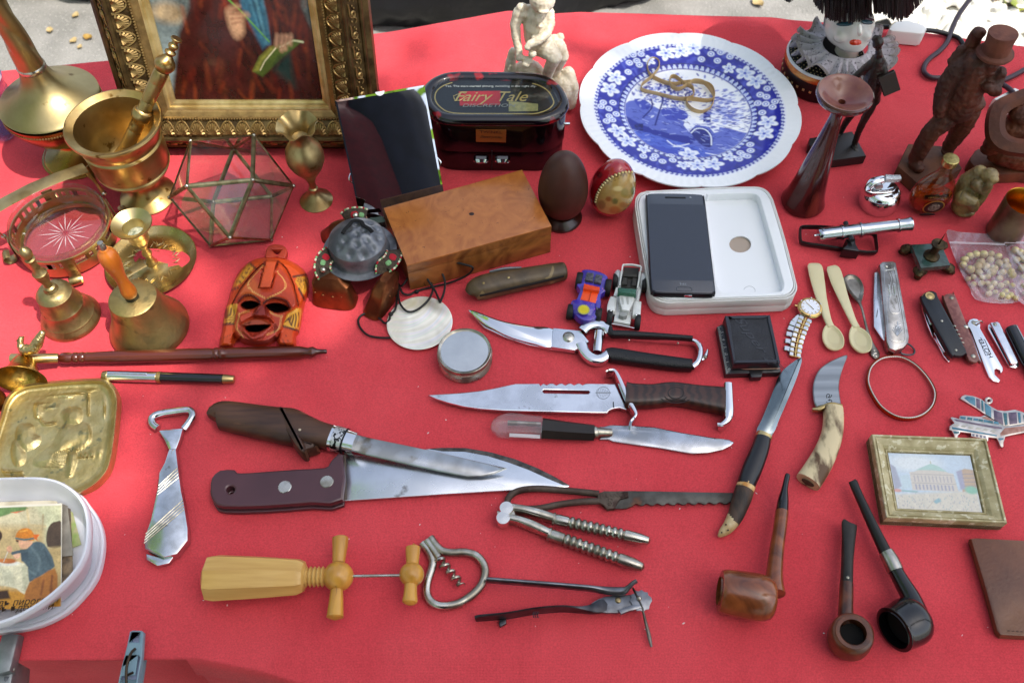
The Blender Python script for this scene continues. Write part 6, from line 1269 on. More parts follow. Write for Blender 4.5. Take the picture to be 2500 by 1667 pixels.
def pocket_knives():
    t = T('pocket_knife','silver pocket knife with half-open blade and key ring','knife',Y3(890,480)); rel = M('nickel_relief','b9b6b0','8c8984',metal=1,rough=.24,r2=.36,sc=60)
    PR('blade',Y3,[(737,203),(775,198),(812,420),(835,752),(790,700),(735,618),(732,420)],.004,.006,steel,t,1,.0008,.0005); PR('nail_nick',Y3,[(748,550),(757,500),(765,470),(764,500),(758,540)],.0055,.0063,iron,t,1,.0001)
    PR('handle',Y3,[(776,140),(800,120),(880,116),(904,130),(930,270),(1004,690),(998,740),(960,780),(900,800),(855,785),(832,730),(800,430)],.0015,.013,rel,t,1,.0016)
    mb = MB(); zt = .0133
    def ln(P,w=.0004,k=3): Q = PT(Y3,[(x,y,zt) for x,y in P],k); mb.tube(Q,[(w,.0004)]*len(Q),5,up=(0,0,1))
    ln([(815,190),(880,180),(895,200),(975,680),(940,730),(860,720),(842,640),(810,210),(815,190)]); ln([(845,385),(905,380),(930,480),(920,515),(870,515),(850,480),(845,385)])
    for i in range(7): ln([(842+i*2,300+i*14),(858,310+i*14)],.0007,1); ln([(882+i*2,290+i*14),(898,300+i*14)],.0007,1)
    ln([(850,200),(862,260),(850,330),(858,380)]); ln([(865,200),(880,260),(872,330),(880,380)])
    for a in np.linspace(-.9,.9,7): ln([(912,690),(912+80*sin(a)*.6,690-80*cos(a))],.0005,1)
    for i in range(5): a = 2*pi*i/5-pi/2; ln([(915,610),(915+24*cos(a),610+30*sin(a))],.0008,1)
    B(mb,'raised_ornament',M('relief_bright','d2d0cb',metal=1,rough=.2),t); B(MB().ball(Y3(828,157,.0135),(.002,.002,.001),10,6),'rivet',silver,t)
    for x,y in ((868,430),(888,470),(900,420)): text('COMBO'[:3],.003,Y3(x,y,.0134),(.15,-.95,0),(.95,.15,0),'stamped_lettering',silver,t)
    P = PT(Y3,[(918,728,.012),(965,735,.012),(1015,765,.008),(1043,800,.003),(1035,828,.0015),(990,835,.0015),(940,820,.002),(945,780,.009)],4); B(MB().tube(P,.0010,8,closed=True),'key_ring',iron,t)
    # black multi-tool knife
    t = T('pocket_knife','thick black pocket knife with folded blades and corkscrew','knife',U6(460,640)); blk = M('black_scale','1b2026','15181c',rough=.33,sc=30); st = steel_w
    for z0,z1,dx,m in ((.0006,.0022,-34,black_pl),(.0024,.004,-32,brass_dull),(.0085,.0098,-8,brass_dull)): PR('liner',U6,[(x+dx,y+14) for x,y in ((195,235),(232,185),(300,163),(362,188),(400,255),(772,965),(768,1025),(700,1060),(612,1045),(548,1005),(182,312))],z0,z1,m,t,1,.0004)
    for q,z0,z1 in (([(165,290),(195,300),(300,560),(330,640),(320,800),(250,640),(180,420)],.0042,.006),([(180,300),(205,330),(320,620),(290,600),(240,480)],.0062,.0082),([(345,740),(375,720),(510,1000),(480,1000),(400,880)],.0062,.0082),([(330,800),(420,900),(470,1040),(560,1120),(540,1140),(470,1060),(390,900)],.0042,.006)): PR('blade',U6,q,z0,z1,chrome,t,1,.0003)
    PR('scale',U6,[(190,232),(228,182),(298,160),(362,184),(398,250),(773,962),(770,1022),(702,1056),(612,1042),(547,1002),(178,310)],.0098,.0145,blk,t,2,.0016)
    B(MB().lathe([(0,.0004),(.0028,.0004),(.0034,0),(.0052,.0002),(.0056,-.0006)],24,U6(283,236,.0146)),'brass_disc',brass_gold,t)
    for x,y in ((638,976),(445,577)): B(MB().ball(U6(x,y,.0147),(.0016,.0016,.0008),10,6),'pin',silver,t)
    a,b = U6(600,650,.0085),U6(745,945,.0085); d = (b-a); u = d.normalized(); s1 = u.cross(Vector((0,0,1))).normalized(); P = [a+d*f+s1*(.0024*cos(f*5.2*2*pi))+Vector((0,0,.0024*sin(f*5.2*2*pi))) for f in np.linspace(0,1,70)]; B(MB().tube(P,.0009,7),'corkscrew',silver,t)
    # brown
    t = T('pocket_knife','slim pocket knife with marbled brown scales','knife',U6(720,660)); br = M('marbled_brown','6d3a34','8a564c',rough=.35,sc=70,dist=2,coat=.2)
    for z0,z1,dx in ((.001,.0028,-16),(.0068,.0078,-6)): PR('liner',U6,[(x+dx,y+8) for x,y in ((480,240),(520,205),(600,205),(640,250),(962,1080),(950,1122),(900,1145),(830,1120),(790,1060),(480,290))],z0,z1,brass,t,1,.0003)
    PR('spring',U6,[(470,260),(490,230),(620,230),(945,1100),(880,1150),(800,1090)],.003,.0066,iron,t,1,.0003); PR('scale',U6,[(480,240),(520,205),(600,205),(640,250),(962,1080),(950,1122),(900,1145),(830,1120),(790,1060),(480,290)],.0078,.0112,br,t,2,.0012)
    for x,y in ((578,262),(875,1058),(778,655)): B(MB().ball(U6(x,y,.0114),(.0026,.0026,.001),12,6),'pin',silver,t)
    # bright opener knife
    t = T('opener_knife','bright steel pocket knife ending in a bottle opener hook','knife',U6(1030,980))
    PR('blade_back',U6,[(795,620),(850,700),(1030,1190),(1000,1170),(960,1100),(830,720)],.0008,.0024,steel,t,1,.0003)
    PR('handle',U6,[(800,605),(825,562),(880,542),(935,556),(972,605),(968,680),(1020,770),(1278,1215),(1278,1262),(1250,1292),(1240,1252),(1195,1226),(1165,1246),(1168,1310),(1245,1388),(1222,1418),(1150,1400),(1090,1345),(1040,1230),(860,740),(832,680),(805,650)],.0026,.0052,chrome,t,1,.0006)
    B(MB().ball(U6(877,597,.0054),(.0024,.0024,.001),10,6),'pin',silver,t); P = PT(U6,[(880,597,.0062),(930,588,.0075),(985,582,.007),(1000,600,.005)],3); B(MB().tube(P,.0009,6),'wire_bail',silver,t)
    ink = M('black_ink','1c1d20',rough=.5); xd = (U6(975,840,.0055)-U6(1105,1045,.0055)).normalized(); yd = Vector((-xd.y,xd.x,0)); text('HOTEL',.0072,U6(1040,945,.0053),xd,yd,'printed_lettering',ink,t,sx=1.2)
    Q = [U6(x,y,.0054) for x,y in ((955,835),(1030,832),(1120,1035),(1045,1050))]; B(MB().tube(Q,[(.0003,.0001)]*4,5,up=(0,0,1),closed=True),'print_frame',ink,t)
    # clipper and black lighter at the edge
    t = T('nail_clipper','folded steel nail clipper with black slot','clipper',U6(1290,900)); PR('lower_leaf',U6,[(1075,640),(1100,612),(1140,600),(1240,620),(1502,1160),(1500,1200),(1450,1224),(1375,1205),(1345,1160),(1078,690)],.001,.0035,chrome,t,1,.0006)
    PR('slot',U6,[(1120,630),(1150,625),(1410,1185),(1370,1180)],.0033,.0042,black_pl,t,1,.0002); PR('lever',U6,[(1112,602),(1205,590),(1238,612),(1488,1135),(1470,1165),(1395,1165),(1375,1130)],.0062,.0085,steel,t,1,.0008); PR('hinge',U6,[(1112,602),(1205,590),(1238,612),(1250,650),(1130,660)],.003,.0064,steel,t,1,.0004); B(MB().ball(U6(1172,622,.0087),(.0022,.0022,.001),10,6),'rivet',silver,t)
    t = T('black_penknife','glossy black penknife cut off by the picture edge','knife',U6(1500,850)); SW('body',U6,[(1385,672,.007,66,.006),(1400,700,.007,72,.0065),(1500,900,.007,74,.0065),(1640,1180,.007,74,.0065),(1760,1420,.007,60,.006)],M('gloss_black','0a0b0f',rough=.14,coat=.6),t,k=2,ex=2.6); SW('steel_spine',U6,[(1450,660,.0105,12,.004),(1560,870,.0105,12,.004),(1680,1100,.0105,12,.004)],chrome,t,k=1)
pocket_knives()
def bracelet():
    out = sm([(695,1000),(720,920),(790,862),(880,845),(960,855),(1050,905),(1130,985),(1185,1070),(1203,1140),(1180,1220),(1110,1285),(1010,1312),(900,1295),(800,1230),(735,1140),(700,1060)],6,True)
    P = [Y3(x,y,.0062) for x,y in out]; L = [0]
    for a,b in zip(P,P[1:]+P[:1]): L.append(L[-1]+(b-a).length)
    n = 92; t = T('stretch_bracelet','oval expanding link bracelet in gold and steel','bracelet',Y3(945,1090)); st = M('link_steel','cfcabd',metal=1,rough=.2); co = M('link_copper','b4502a','8a3418',metal=.9,rough=.28,sc=300)
    ps = B(MB().box(t.location,(.0034,.0014,.0056),.0004),'link',st,t); po = B(MB().box(t.location,(.0032,.0010,.0056),.0004),'link_face',co,t)
    for i in range(n):
        s_ = L[-1]*i/n; k = max(j for j in range(len(P)) if L[j] <= s_); a,b = P[k],P[(k+1) % len(P)]; p = a+(b-a)*((s_-L[k])/max(1e-9,L[k+1]-L[k])); tg = (b-a).normalized(); nn = Vector((tg.y,-tg.x,0)); cc = t.location
        if (p-cc).dot(nn) < 0: nn = -nn
        for pr,off in ((ps,0),(po,.0014)):
            o = pr if i == 0 else dup(pr,t); m = Matrix((tg,nn,tg.cross(nn))).transposed().to_4x4(); m.translation = p+nn*off-cc+Vector((0,0,-.003)); o.matrix_basis = m
bracelet()
def antler_knives():
    t = T('antler_knife','curved blade knife with pale antler handle','knife',Y8(620,400)); ant = M('antler','cdbb94','5a4028',rough=.5,sc=60,st=(1.2,.5,1),det=7,lo=.46,hi=.60,bump=.0006,bsc=70)
    PR('blade',Y8,[(714,30),(700,75),(682,130),(675,190),(685,278),(655,268),(600,270),(566,272),(553,220),(555,165),(575,110),(610,75),(660,48)],.0045,.007,M('forged_blade','9fa4a6','83888b',metal=1,rough=.32,sc=24,st=(.25,4,1),bump=.00012,bsc=60),t,3,.0010,.0008)
    SW('bolster',Y8,[(548,292,.0055,6,.003),(580,290,.0065,11,.004),(630,274,.007,12,.0062),(684,282,.007,12,.0055)],brass_gold,t,ex=3)
    SW('handle',Y8,[(646,285,.0075,43),(648,340,.008,44),(640,410,.009,46),(612,490,.0095,50),(575,560,.0095,54),(528,632,.0095,56)],ant,t,ex=2.3,n=22,h=.0095)
    e0,e1 = Y8(540,612,.0095),Y8(527,634,.0095); d = (e1-e0).normalized(); B(MB().lathe([(0,.0006),(.006,.0006),(.0062,.0)],20,e1,d,sx=1.1,sy=.7),'pith',M('antler_core','5a4636','3d2f24',rough=.8,sc=200),t)
    xd = Vector((.15,-1,0)).normalized(); ink = M('blade_ink','17181a',rough=.6); mb = MB()
    for P in ([(1800,1395),(1795,1360),(1815,1335),(1840,1345),(1838,1375),(1815,1385),(1850,1385),(1870,1360),(1868,1345)],[(1850,1410),(1830,1430),(1868,1425),(1872,1455),(1845,1462)],[(1818,1425),(1845,1428)]): Q = PT(V5,[(x,y,.0072) for x,y in P],3); mb.tube(Q,[(.0004,.0001)]*len(Q),5,up=(0,0,1))
    for x,y in ((1800,1452),(1808,1468)): mb.ball(V5(x,y,.0072),(.0005,.0005,.0002),6,4)
    B(mb,'inked_script',ink,t)
    # long puukko with burnt antler butt
    t = T('hunting_knife','narrow hunting knife with black grip and burnt antler butt','knife',Y8(300,450))
    PR('blade',Y8,[(500,38),(492,90),(468,160),(430,250),(395,330),(352,420),(284,400),(310,335),(345,250),(375,170),(395,120),(440,75)],.006,.009,M('blued_blade','9aa4a6','6f7a7c',metal=1,rough=.14,r2=.2,sc=20),t,2,.004,.002)
    SW('ferrule',Y8,[(322,412,.0085,37),(312,432,.0085,37)],brass_gold,t,k=1,ex=2.3,h=.0078); SW('black_grip',Y8,[(314,428,.0085,36),(300,480,.009,40),(268,560,.009,44),(240,630,.009,42),(234,650,.009,40)],M('black_grip','0e0f12',rough=.3,coat=.25),t,ex=2.4,h=.0085)
    SW('antler_collar',Y8,[(238,642,.009,41),(228,668,.009,42)],M('amber_antler','b8803c','d8b880',rough=.4,sc=120),t,k=1,h=.0085)
    SW('burnt_antler',Y8,[(230,662,.009,42,.0085),(215,710,.0085,42,.008),(190,780,.0075,36,.007),(170,820,.0065,32,.006)],M('burnt_antler','2a211b','5c4230',rough=.6,sc=60,st=(1.5,.4,1),bump=.0012,bsc=110,c3='a08050',sc3=40,t3=.66),t)
    SW('antler_tip',Y8,[(180,800,.007,34,.0064),(155,840,.006,28,.0055),(125,870,.005,20,.0042),(104,888,.004,6,.002)],M('pale_antler','cdbf98','a88a58',rough=.45,sc=60),t)
    for x,y in ((140,832),(150,858),(120,870)): B(MB().ball(Y8(x,y,.0112),.0009,8,5),'inlay_dot',black_pl,t)
antler_knives()
def brooch():
    z = .0042; t = T('piano_brooch','grand piano shaped pewter brooch with coloured enamel cells','brooch',U7(1000,750)); pew = M('pewter','cfc9c0','b0aaa2',metal=1,rough=.3,sc=90)
    def plate_(nm,q,k=1): return PR(nm,U7,q,.0012,z,pew,t,k,.0004)
    plate_('lid',[(410,300),(450,245),(520,215),(700,240),(880,310),(1110,480),(1250,560),(1420,580),(1640,548),(1760,580),(1900,640),(1990,760),(1990,880),(1840,870),(1520,915),(1400,920),(1380,905),(1180,780),(980,660),(780,520)])
    plate_('case',[(185,730),(225,715),(385,755),(400,685),(470,680),(720,700),(870,710),(960,675),(1380,905),(1410,930),(1520,915),(1840,880),(1990,890),(1990,1040),(1600,1115),(1420,1160),(1410,1220),(1385,1280),(1385,1380),(1350,1400),(1310,1370),(1275,1270),(1230,1190),(1045,1170),(1040,1250),(1020,1260),(1000,1210),(660,1150),(655,1080),(415,1050),(400,1090),(355,1130),(350,1190),(290,1190),(270,1110),(240,1060),(225,1020),(165,1005),(170,920),(280,850)])
    P = [U7(1042+62*cos(a),355+56*sin(a),.0028) for a in np.linspace(0,2*pi,26,endpoint=False)]; B(MB().tube(P,.0016,8,closed=True),'hanging_ring',pew,t)
    bl,vi,te,co,gy,cr = [M('enamel_'+n_,a,b,rough=.18,sc=160,coat=.5) for n_,a,b in (('blue','2f6478','4a8296'),('violet','4a3a52','6b5568'),('teal','2f7078','1f545e'),('copper','9a6450','b08070'),('grey','8a8490','6a6674'),('cream','b9b4a6','a8a396'))]
    cells = [(bl,[(500,285),(560,250),(700,262),(745,290),(752,470),(620,390)]),(vi,[(770,290),(850,315),(868,555),(778,500)]),(te,[(885,335),(930,355),(940,600),(890,570)]),(bl,[(960,390),(1105,500),(1115,735),(980,650)]),(vi,[(1160,550),(1350,620),(1385,895),(1175,770)]),(te,[(1378,622),(1460,622),(1482,895),(1415,900)]),(vi,[(1495,615),(1680,600),(1700,860),(1525,885)]),(bl,[(1705,610),(1768,620),(1785,845),(1730,855)]),(te,[(1830,660),(1960,760),(1960,850),(1850,845)]),(co,[(880,720),(1000,700),(1170,800),(1000,770)]),(vi,[(270,765),(330,768),(700,840),(1340,945),(1360,980),(1200,975),(700,880),(320,805)]),(bl,[(225,935),(1235,1120),(1240,1150),(225,985)]),(co,[(1310,1080),(1420,960),(1960,905),(1960,1010),(1320,1140)]),(te,[(250,1030),(395,1045),(380,1080),(330,1095),(270,1080)]),(bl,[(1260,1190),(1390,1185),(1380,1220),(1320,1240),(1280,1225)])]
    for i,x in enumerate((410,565,700,815,930,1035,1165)): cells.append((te if i % 2 else bl,[(x+10,700+i*18),(x+130-i*5,712+i*19),(x+(145 if i > 3 else 120)-i*4,772+i*18),(x,750+i*19)]))
    for i in range(6): cells.append((cr,[(290+i*165,870+i*26),(400+i*165,885+i*26),(350+i*165,925+i*26),(255+i*165,905+i*26)]))
    for i in range(4): cells.append((gy,[(680+i*85,1090+i*14),(735+i*85,1098+i*14),(735+i*85,1150+i*14),(680+i*85,1140+i*14)]))
    for m,q in cells: PR('enamel_cell',U7,q,z-.001,z+.0003,m,t,1,.0003)
brooch()
def small_picture():
    t = T('small_picture','small cream framed print of a domed opera house square','picture',V3(400,660)); cr = M('crackled_cream','b9ad86','9c8f66',rough=.6,sc=70,bump=.0008,bsc=160,c3='cdc5a6',sc3=160,t3=.56)
    h = .0185; o = [V3(60,437,h),V3(645,458,h),V3(752,890,h),V3(135,862,h)]; i_ = [V3(145,528,.012),V3(565,543,.012),V3(628,832,.012),V3(195,812,.012)]
    st = [(0,.0),(0,h-.001),(.03,h),(.14,h),(.17,h-.0022),(.22,h-.0022),(.25,h-.0012),(.62,h-.004),(.80,h-.0075),(.84,h-.0065),(.92,h-.007),(.95,h-.0105),(1,.010)]
    vs = []
    for f,z in st:
        for a,b in zip(o,i_): p = a+(b-a)*f; vs.append(Vector((p.x,p.y,z)))
    mb = MB()
    for s_ in range(4):
        mb = MB(); q = []; n = len(st)
        for k in range(n): q += [vs[k*4+s_],vs[k*4+(s_+1) % 4]]
        mb.add(q,[(2*k,2*k+1,2*k+3,2*k+2) for k in range(n-1)]); B(mb,'frame_side',cr,t,smooth=False,fix=False)
    cv = CV(0,0,1,1,150,110,'b9cbdc'); cv.poly([(0,.75),(1,.62),(1,1.1),(0,1.1)],'d2c6b0',.06); cv.mot(.04,8,1)
    cv.ell(.3,.18,.3,.15,'dfe4e6',.8); cv.poly([(0,.2),(.06,.26),(.1,.6),(0,.68)],'8d8fa8',.02); cv.poly([(.1,.42),(.2,.38),(.22,.62),(.1,.65)],'b8cdd6',.02)
    cv.poly([(.22,.34),(.28,.33),(.36,.28),(.5,.2),(.64,.3),(.7,.33),(.75,.34),(.77,.66),(.22,.66)],'cdbfae',.01); cv.poly([(.3,.3),(.42,.22),(.5,.17),(.58,.21),(.68,.31),(.5,.29)],'9cc4b8',.012); cv.line([(.5,.17),(.5,.13)],.012,'b0a878',.01)
    for i in range(11):
        cv.line([(.27+i*.044,.4),(.27+i*.044,.5)],.012,'9a8a94',.008); cv.line([(.27+i*.044,.56),(.27+i*.044,.64)],.018,'7f7a98',.01)
    cv.line([(.24,.37),(.75,.37)],.012,'a3938a',.008); cv.line([(.24,.53),(.75,.53)],.012,'a3938a',.008); cv.poly([(.8,.3),(.9,.24),(1,.26),(1,.62),(.82,.66)],'b58a5c',.015); cv.poly([(.79,.3),(.86,.26),(.86,.6),(.8,.62)],'8a86a8',.02)
    for i in range(4): cv.line([(.86,.34+i*.07),(1,.33+i*.07)],.014,'7d6a6a',.01)
    cv.ell(.93,.62,.08,.07,'5ab08c',.5); cv.ell(.04,.68,.05,.03,'d07a6a',.6); rg = np.random.default_rng(6)
    for k in range(110): cv.line([(x := rg.uniform(.02,.98),y := rg.uniform(.7,.97)),(x,y+.02)],.008,['8c86a0','6f6a88','a89a8c','4f8a94'][k % 4],.008,al=.7)
    cv.poly([(.44,.84),(.52,.78),(.54,.84),(.47,.89)],'5f9aa4',.015); cv.line([(.1,.68),(.26,.69)],.03,'6aa0a0',.02); cv.line([(.36,.97),(.46,.82)],.01,'b9a48c',.01); cv.mot(.06,2,3); cv.a = cv.a*.66+np.array(lin('cfd2d0'))*.34
    a,b,c_,d = [Vector((p.x,p.y,.0098)) for p in i_]; mb = MB(); nu_,nv_ = 150,110; mb.grid(lambda u,v: (d*(1-u)+c_*u)*(1-v)+(a*(1-u)+b*u)*v,nu_,nv_); u,v = np.meshgrid(np.linspace(0,1,nu_),np.linspace(0,1,nv_)); mb.c = cv.get(u,1-v).reshape(-1,3); B(mb,'print',M('aquarelle','ffffff',rough=.3,attr=True,coat=.3),t,fix=False)
    ca = M('frame_back','6d5f40',rough=.8); B(MB().prism([Vector((p.x,p.y,.009)) for p in o],.0004),'backing',ca,t)
small_picture()
def wallet():
    t = T('leather_wallet','folded brown leather wallet with stitched edge','wallet',V3(800,1250)); le = M('brown_leather','55301f','74482f',rough=.36,sc=16,bump=.0005,bsc=320,coat=.15,c3='8a6450',sc3=8,t3=.6)
    out = [(565,968),(600,965),(980,985),(1060,1480),(720,1462),(700,1440),(640,1220)]; PR('outer_cover',V3,out,.0055,.0105,le,t,1,.0018); PR('inner_cover',V3,[(x-4,y+10) for x,y in out],.0004,.0052,le,t,1,.0014)
    SW('fold',V3,[(572,985,.0055,12,.0052),(582,1010,.0055,12,.0052)],le,t,k=1)
    for i in range(12): SW('stitch',V3,[(752+i*22,1440+i*1.5,.0106,3,.0003),(764+i*22,1440+i*1.5,.0106,3,.0003)],M('stitch_thread','4a2c1e',rough=.7),t,k=1,n=6)
wallet()
def pipes():
    bri = M('briar','8a4a24','4f2612',rough=.25,sc=28,st=(1,1,.6),dist=2.5,det=7,lo=.3,hi=.72,coat=.5); bri2 = M('dark_briar','6d3a1e','33190e',rough=.35,sc=32,dist=2.5,lo=.3,hi=.7,coat=.25,bump=.0002,bsc=120); eb = M('ebonite','0b0b0d',rough=.2,coat=.4); eb2 = M('old_ebonite','2b2620','17140f',rough=.5,sc=60)
    def bowl(t,a,b,R,m,hole,taper=.9,bore=.62):
        d = b-a; L = d.length
        B(MB().lathe([(0,L),(R*.5,L*.995),(R*.86,L*.93),(R*1.02,L*.72),(R*1.02,L*.45),(R*.97,L*.1),(R*taper,.0008),(R*taper*.97,0),(R*bore*1.03,0),(R*bore,.001),(R*bore*.95,L*.6),(0,L*.65)],44,a,d,k=2),'bowl',m,t)
        B(MB().lathe([(R*bore*.93,L*.28),(0,L*.3)],24,a,d),'char',M('pipe_char','070605',rough=.95),t)
    # large briar, bowl mouth to the left
    t = T('tobacco_pipe','largest briar pipe with bowl lying on its side','pipe',Y8(260,1160)); bowl(t,Y8(112,1145,.021),Y8(375,1190,.021),.0212,bri,True)
    SW('shank',Y8,[(372,1160,.021,46,.0105),(368,1080,.019,38,.0098),(380,950,.018,32,.009),(395,850,.018,30,.0085),(404,772,.018,29,.0083)],bri,t); SW('stem',Y8,[(404,775,.018,28,.0078),(410,720,.018,24,.0068),(418,660,.018,14,.0045),(430,605,.018,12,.003),(434,596,.018,10,.0022)],eb,t)
    # small pipe with upturned bowl
    t = T('tobacco_pipe','small weathered briar pipe with bowl facing up','pipe',Y8(715,1350)); c = Y8(712,1395); up_ = Vector((.05,-.12,1)).normalized(); hB = .034; tp = Y8(742,1340,hB); bowl(t,tp,Y8(712,1390,.001),Y8.m(tp,102)*.98,bri2,True,.82,.60)
    SW('shank',Y8,[(708,1330,.016,38,.0085),(706,1250,.015,32,.0078),(710,1112,.014,29,.0075)],bri2,t); SW('stem',Y8,[(710,1116,.014,27,.0068),(714,1000,.0135,26,.006),(720,900,.013,30,.0042),(723,835,.013,34,.0035),(724,827,.013,30,.002)],eb2,t); B(MB().ball(Y8(716,1082,.0206),(.0016,.0016,.0006),10,6),'stem_dot',silver,t)
    # black pipe with silver ferrule
    t = T('tobacco_pipe','black pipe with silver band and long straight stem','pipe',Y8(980,1300)); bowl(t,Y8(934,1330,.023),Y8(1055,1268,.018),.0215,eb,True,.98,.80)
    SW('shank',Y8,[(1050,1270,.018,50,.0105),(1015,1180,.017,42,.0092),(975,1110,.0165,36,.0082),(940,1048,.016,32,.0076)],eb,t); SW('silver_band',Y8,[(942,1052,.016,36,.0084),(920,1005,.016,36,.0084),(895,962,.016,32,.0076)],M('band_silver','b8b4aa','8f8b82',metal=1,rough=.28,sc=80),t); SW('stem',Y8,[(896,966,.016,27,.0062),(830,830,.0155,22,.0055),(770,700,.015,19,.0045),(742,635,.015,20,.0032),(738,627,.015,16,.002)],M('matte_ebonite','171513',rough=.4),t)
pipes()
# ------------------------------------------------------------------ bottom row
def butcher():
    t = T('butcher_knife','broad butcher knife with purple-brown riveted handle','knife',Y6(1000,600)); bl = M('spotted_blade','d8dbde','c6cace',metal=1,rough=.22,r2=.3,sc=26,c3='5d5750',sc3=34,t3=.70)
    PR('blade',Y6,[(895,395),(960,400),(1060,410),(1250,385),(1420,362),(1500,357),(1640,358),(1800,385),(1950,428),(2080,480),(2180,530),(2278,585),(2270,595),(2000,610),(1500,640),(890,680)],.003,.0055,bl,t,1,.0008,.0005)
    PR('dark_spine',Y6,[(1425,361),(1500,356),(1640,357),(1800,384),(1950,427),(2080,479),(2180,529),(2278,586),(2240,583),(2150,545),(2030,490),(1900,442),(1780,405),(1640,378),(1500,375)],.0045,.0059,M('scale_dark','3d3a38','5d5855',metal=.6,rough=.5,sc=120,bump=.0003,bsc=300),t,1,.0003)
    SW('heel_rust',Y6,[(905,400,.0056,8,.0002),(908,520,.0056,6,.0002),(905,675,.0056,14,.0002)],M('rust_stain','5a5048',rough=.7),t,n=6)
    hd = M('purple_bakelite','4a2a30','3f2228',rough=.34,sc=14,coat=.25)
    hole = [Y6(207+24*cos(a),613+22*sin(a),.016) for a in np.linspace(0,2*pi,20,endpoint=False)]; h1 = OL(Y6,[(82,600),(90,540),(140,492),(230,487),(245,505),(330,505),(600,485),(780,475),(810,450),(840,412),(892,396),(892,672),(700,690),(400,712),(160,715),(105,690),(82,640)],.016,2)
    flat2d([h1,hole],'upper_scale',hd,t,.0062,.016,.0022)
    low = [Vector((p.x,p.y-.002,0)) for p in h1]; flat2d([low,[Vector((p.x,p.y-.002,0)) for p in hole]],'lower_scale',hd,t,.0004,.0058,.001)
    for x,y in ((538,595),(795,563)): B(MB().lathe([(0,.0008),(.0062,.0006),(.0068,0)],22,Y6(x,y,.0161)),'rivet',silver,t)
butcher()
def wood_knife():
    t = T('carved_knife','slender knife with carved brown wooden handle and silver collar','knife',Y6(700,280)); wd = M('brown_handle','4d3324','35211a',rough=.45,sc=60,st=(.3,2.5,1),rot=(0,0,.25),bump=.0002,bsc=200,c3='6a4632',sc3=50,t3=.64)
    SW('handle',Y6,[(112,185,.014,40,.006),(130,165,.014,78,.011),(190,165,.0145,88,.013),(330,190,.0145,96,.0135),(480,215,.0145,104,.0135),(560,228,.0145,112,.013),(640,250,.0145,98,.0125),(740,276,.014,78,.012),(835,298,.014,70,.0115)],wd,t,ex=2.5,n=24)
    PR('finger_guard',Y6,[(497,102),(520,100),(545,118),(585,200),(640,300),(668,372),(640,383),(600,340),(555,270),(510,190)],.006,.0278,wd,t,2,.004); PR('finger_spur',Y6,[(570,290),(660,300),(740,340),(680,362),(640,384),(600,345)],.004,.022,wd,t,2,.004)
    for nm,x0,y0,x1,y1,w,m in (('silver_ring',826,296,842,300,76,chrome),('engraved_collar',842,300,905,316,75,M('engraved_silver','c8c8c6','1c1c1e',metal=.8,rough=.3,sc=95,dist=3,lo=.5,hi=.54)),('black_ring',905,316,915,319,75,black_pl),('end_collar',915,319,975,335,68,chrome)): SW(nm,Y6,[(x0,y0,.014,w),(x1,y1,.014,w*.96)],m,t,k=1,ex=2.6,h=.0118,n=24)
    B(MB().ball(Y6(630,247,.0272),(.0016,.0014,.0006),8,5),'chip_mark',M('pale_chip','b8a890',rough=.6),t)
    PR('blade',Y6,[(985,278),(1080,300),(1300,345),(1500,388),(1700,435),(1895,480),(1820,510),(1740,528),(1650,530),(1500,500),(1250,445),(1020,392),(955,372)],.0115,.0145,M('greyed_blade','bfc2c4','9a9b9a',metal=1,rough=.26,r2=.4,sc=30,c3='7d7260',sc3=24,t3=.66),t,1,.0012,.0008)
wood_knife()
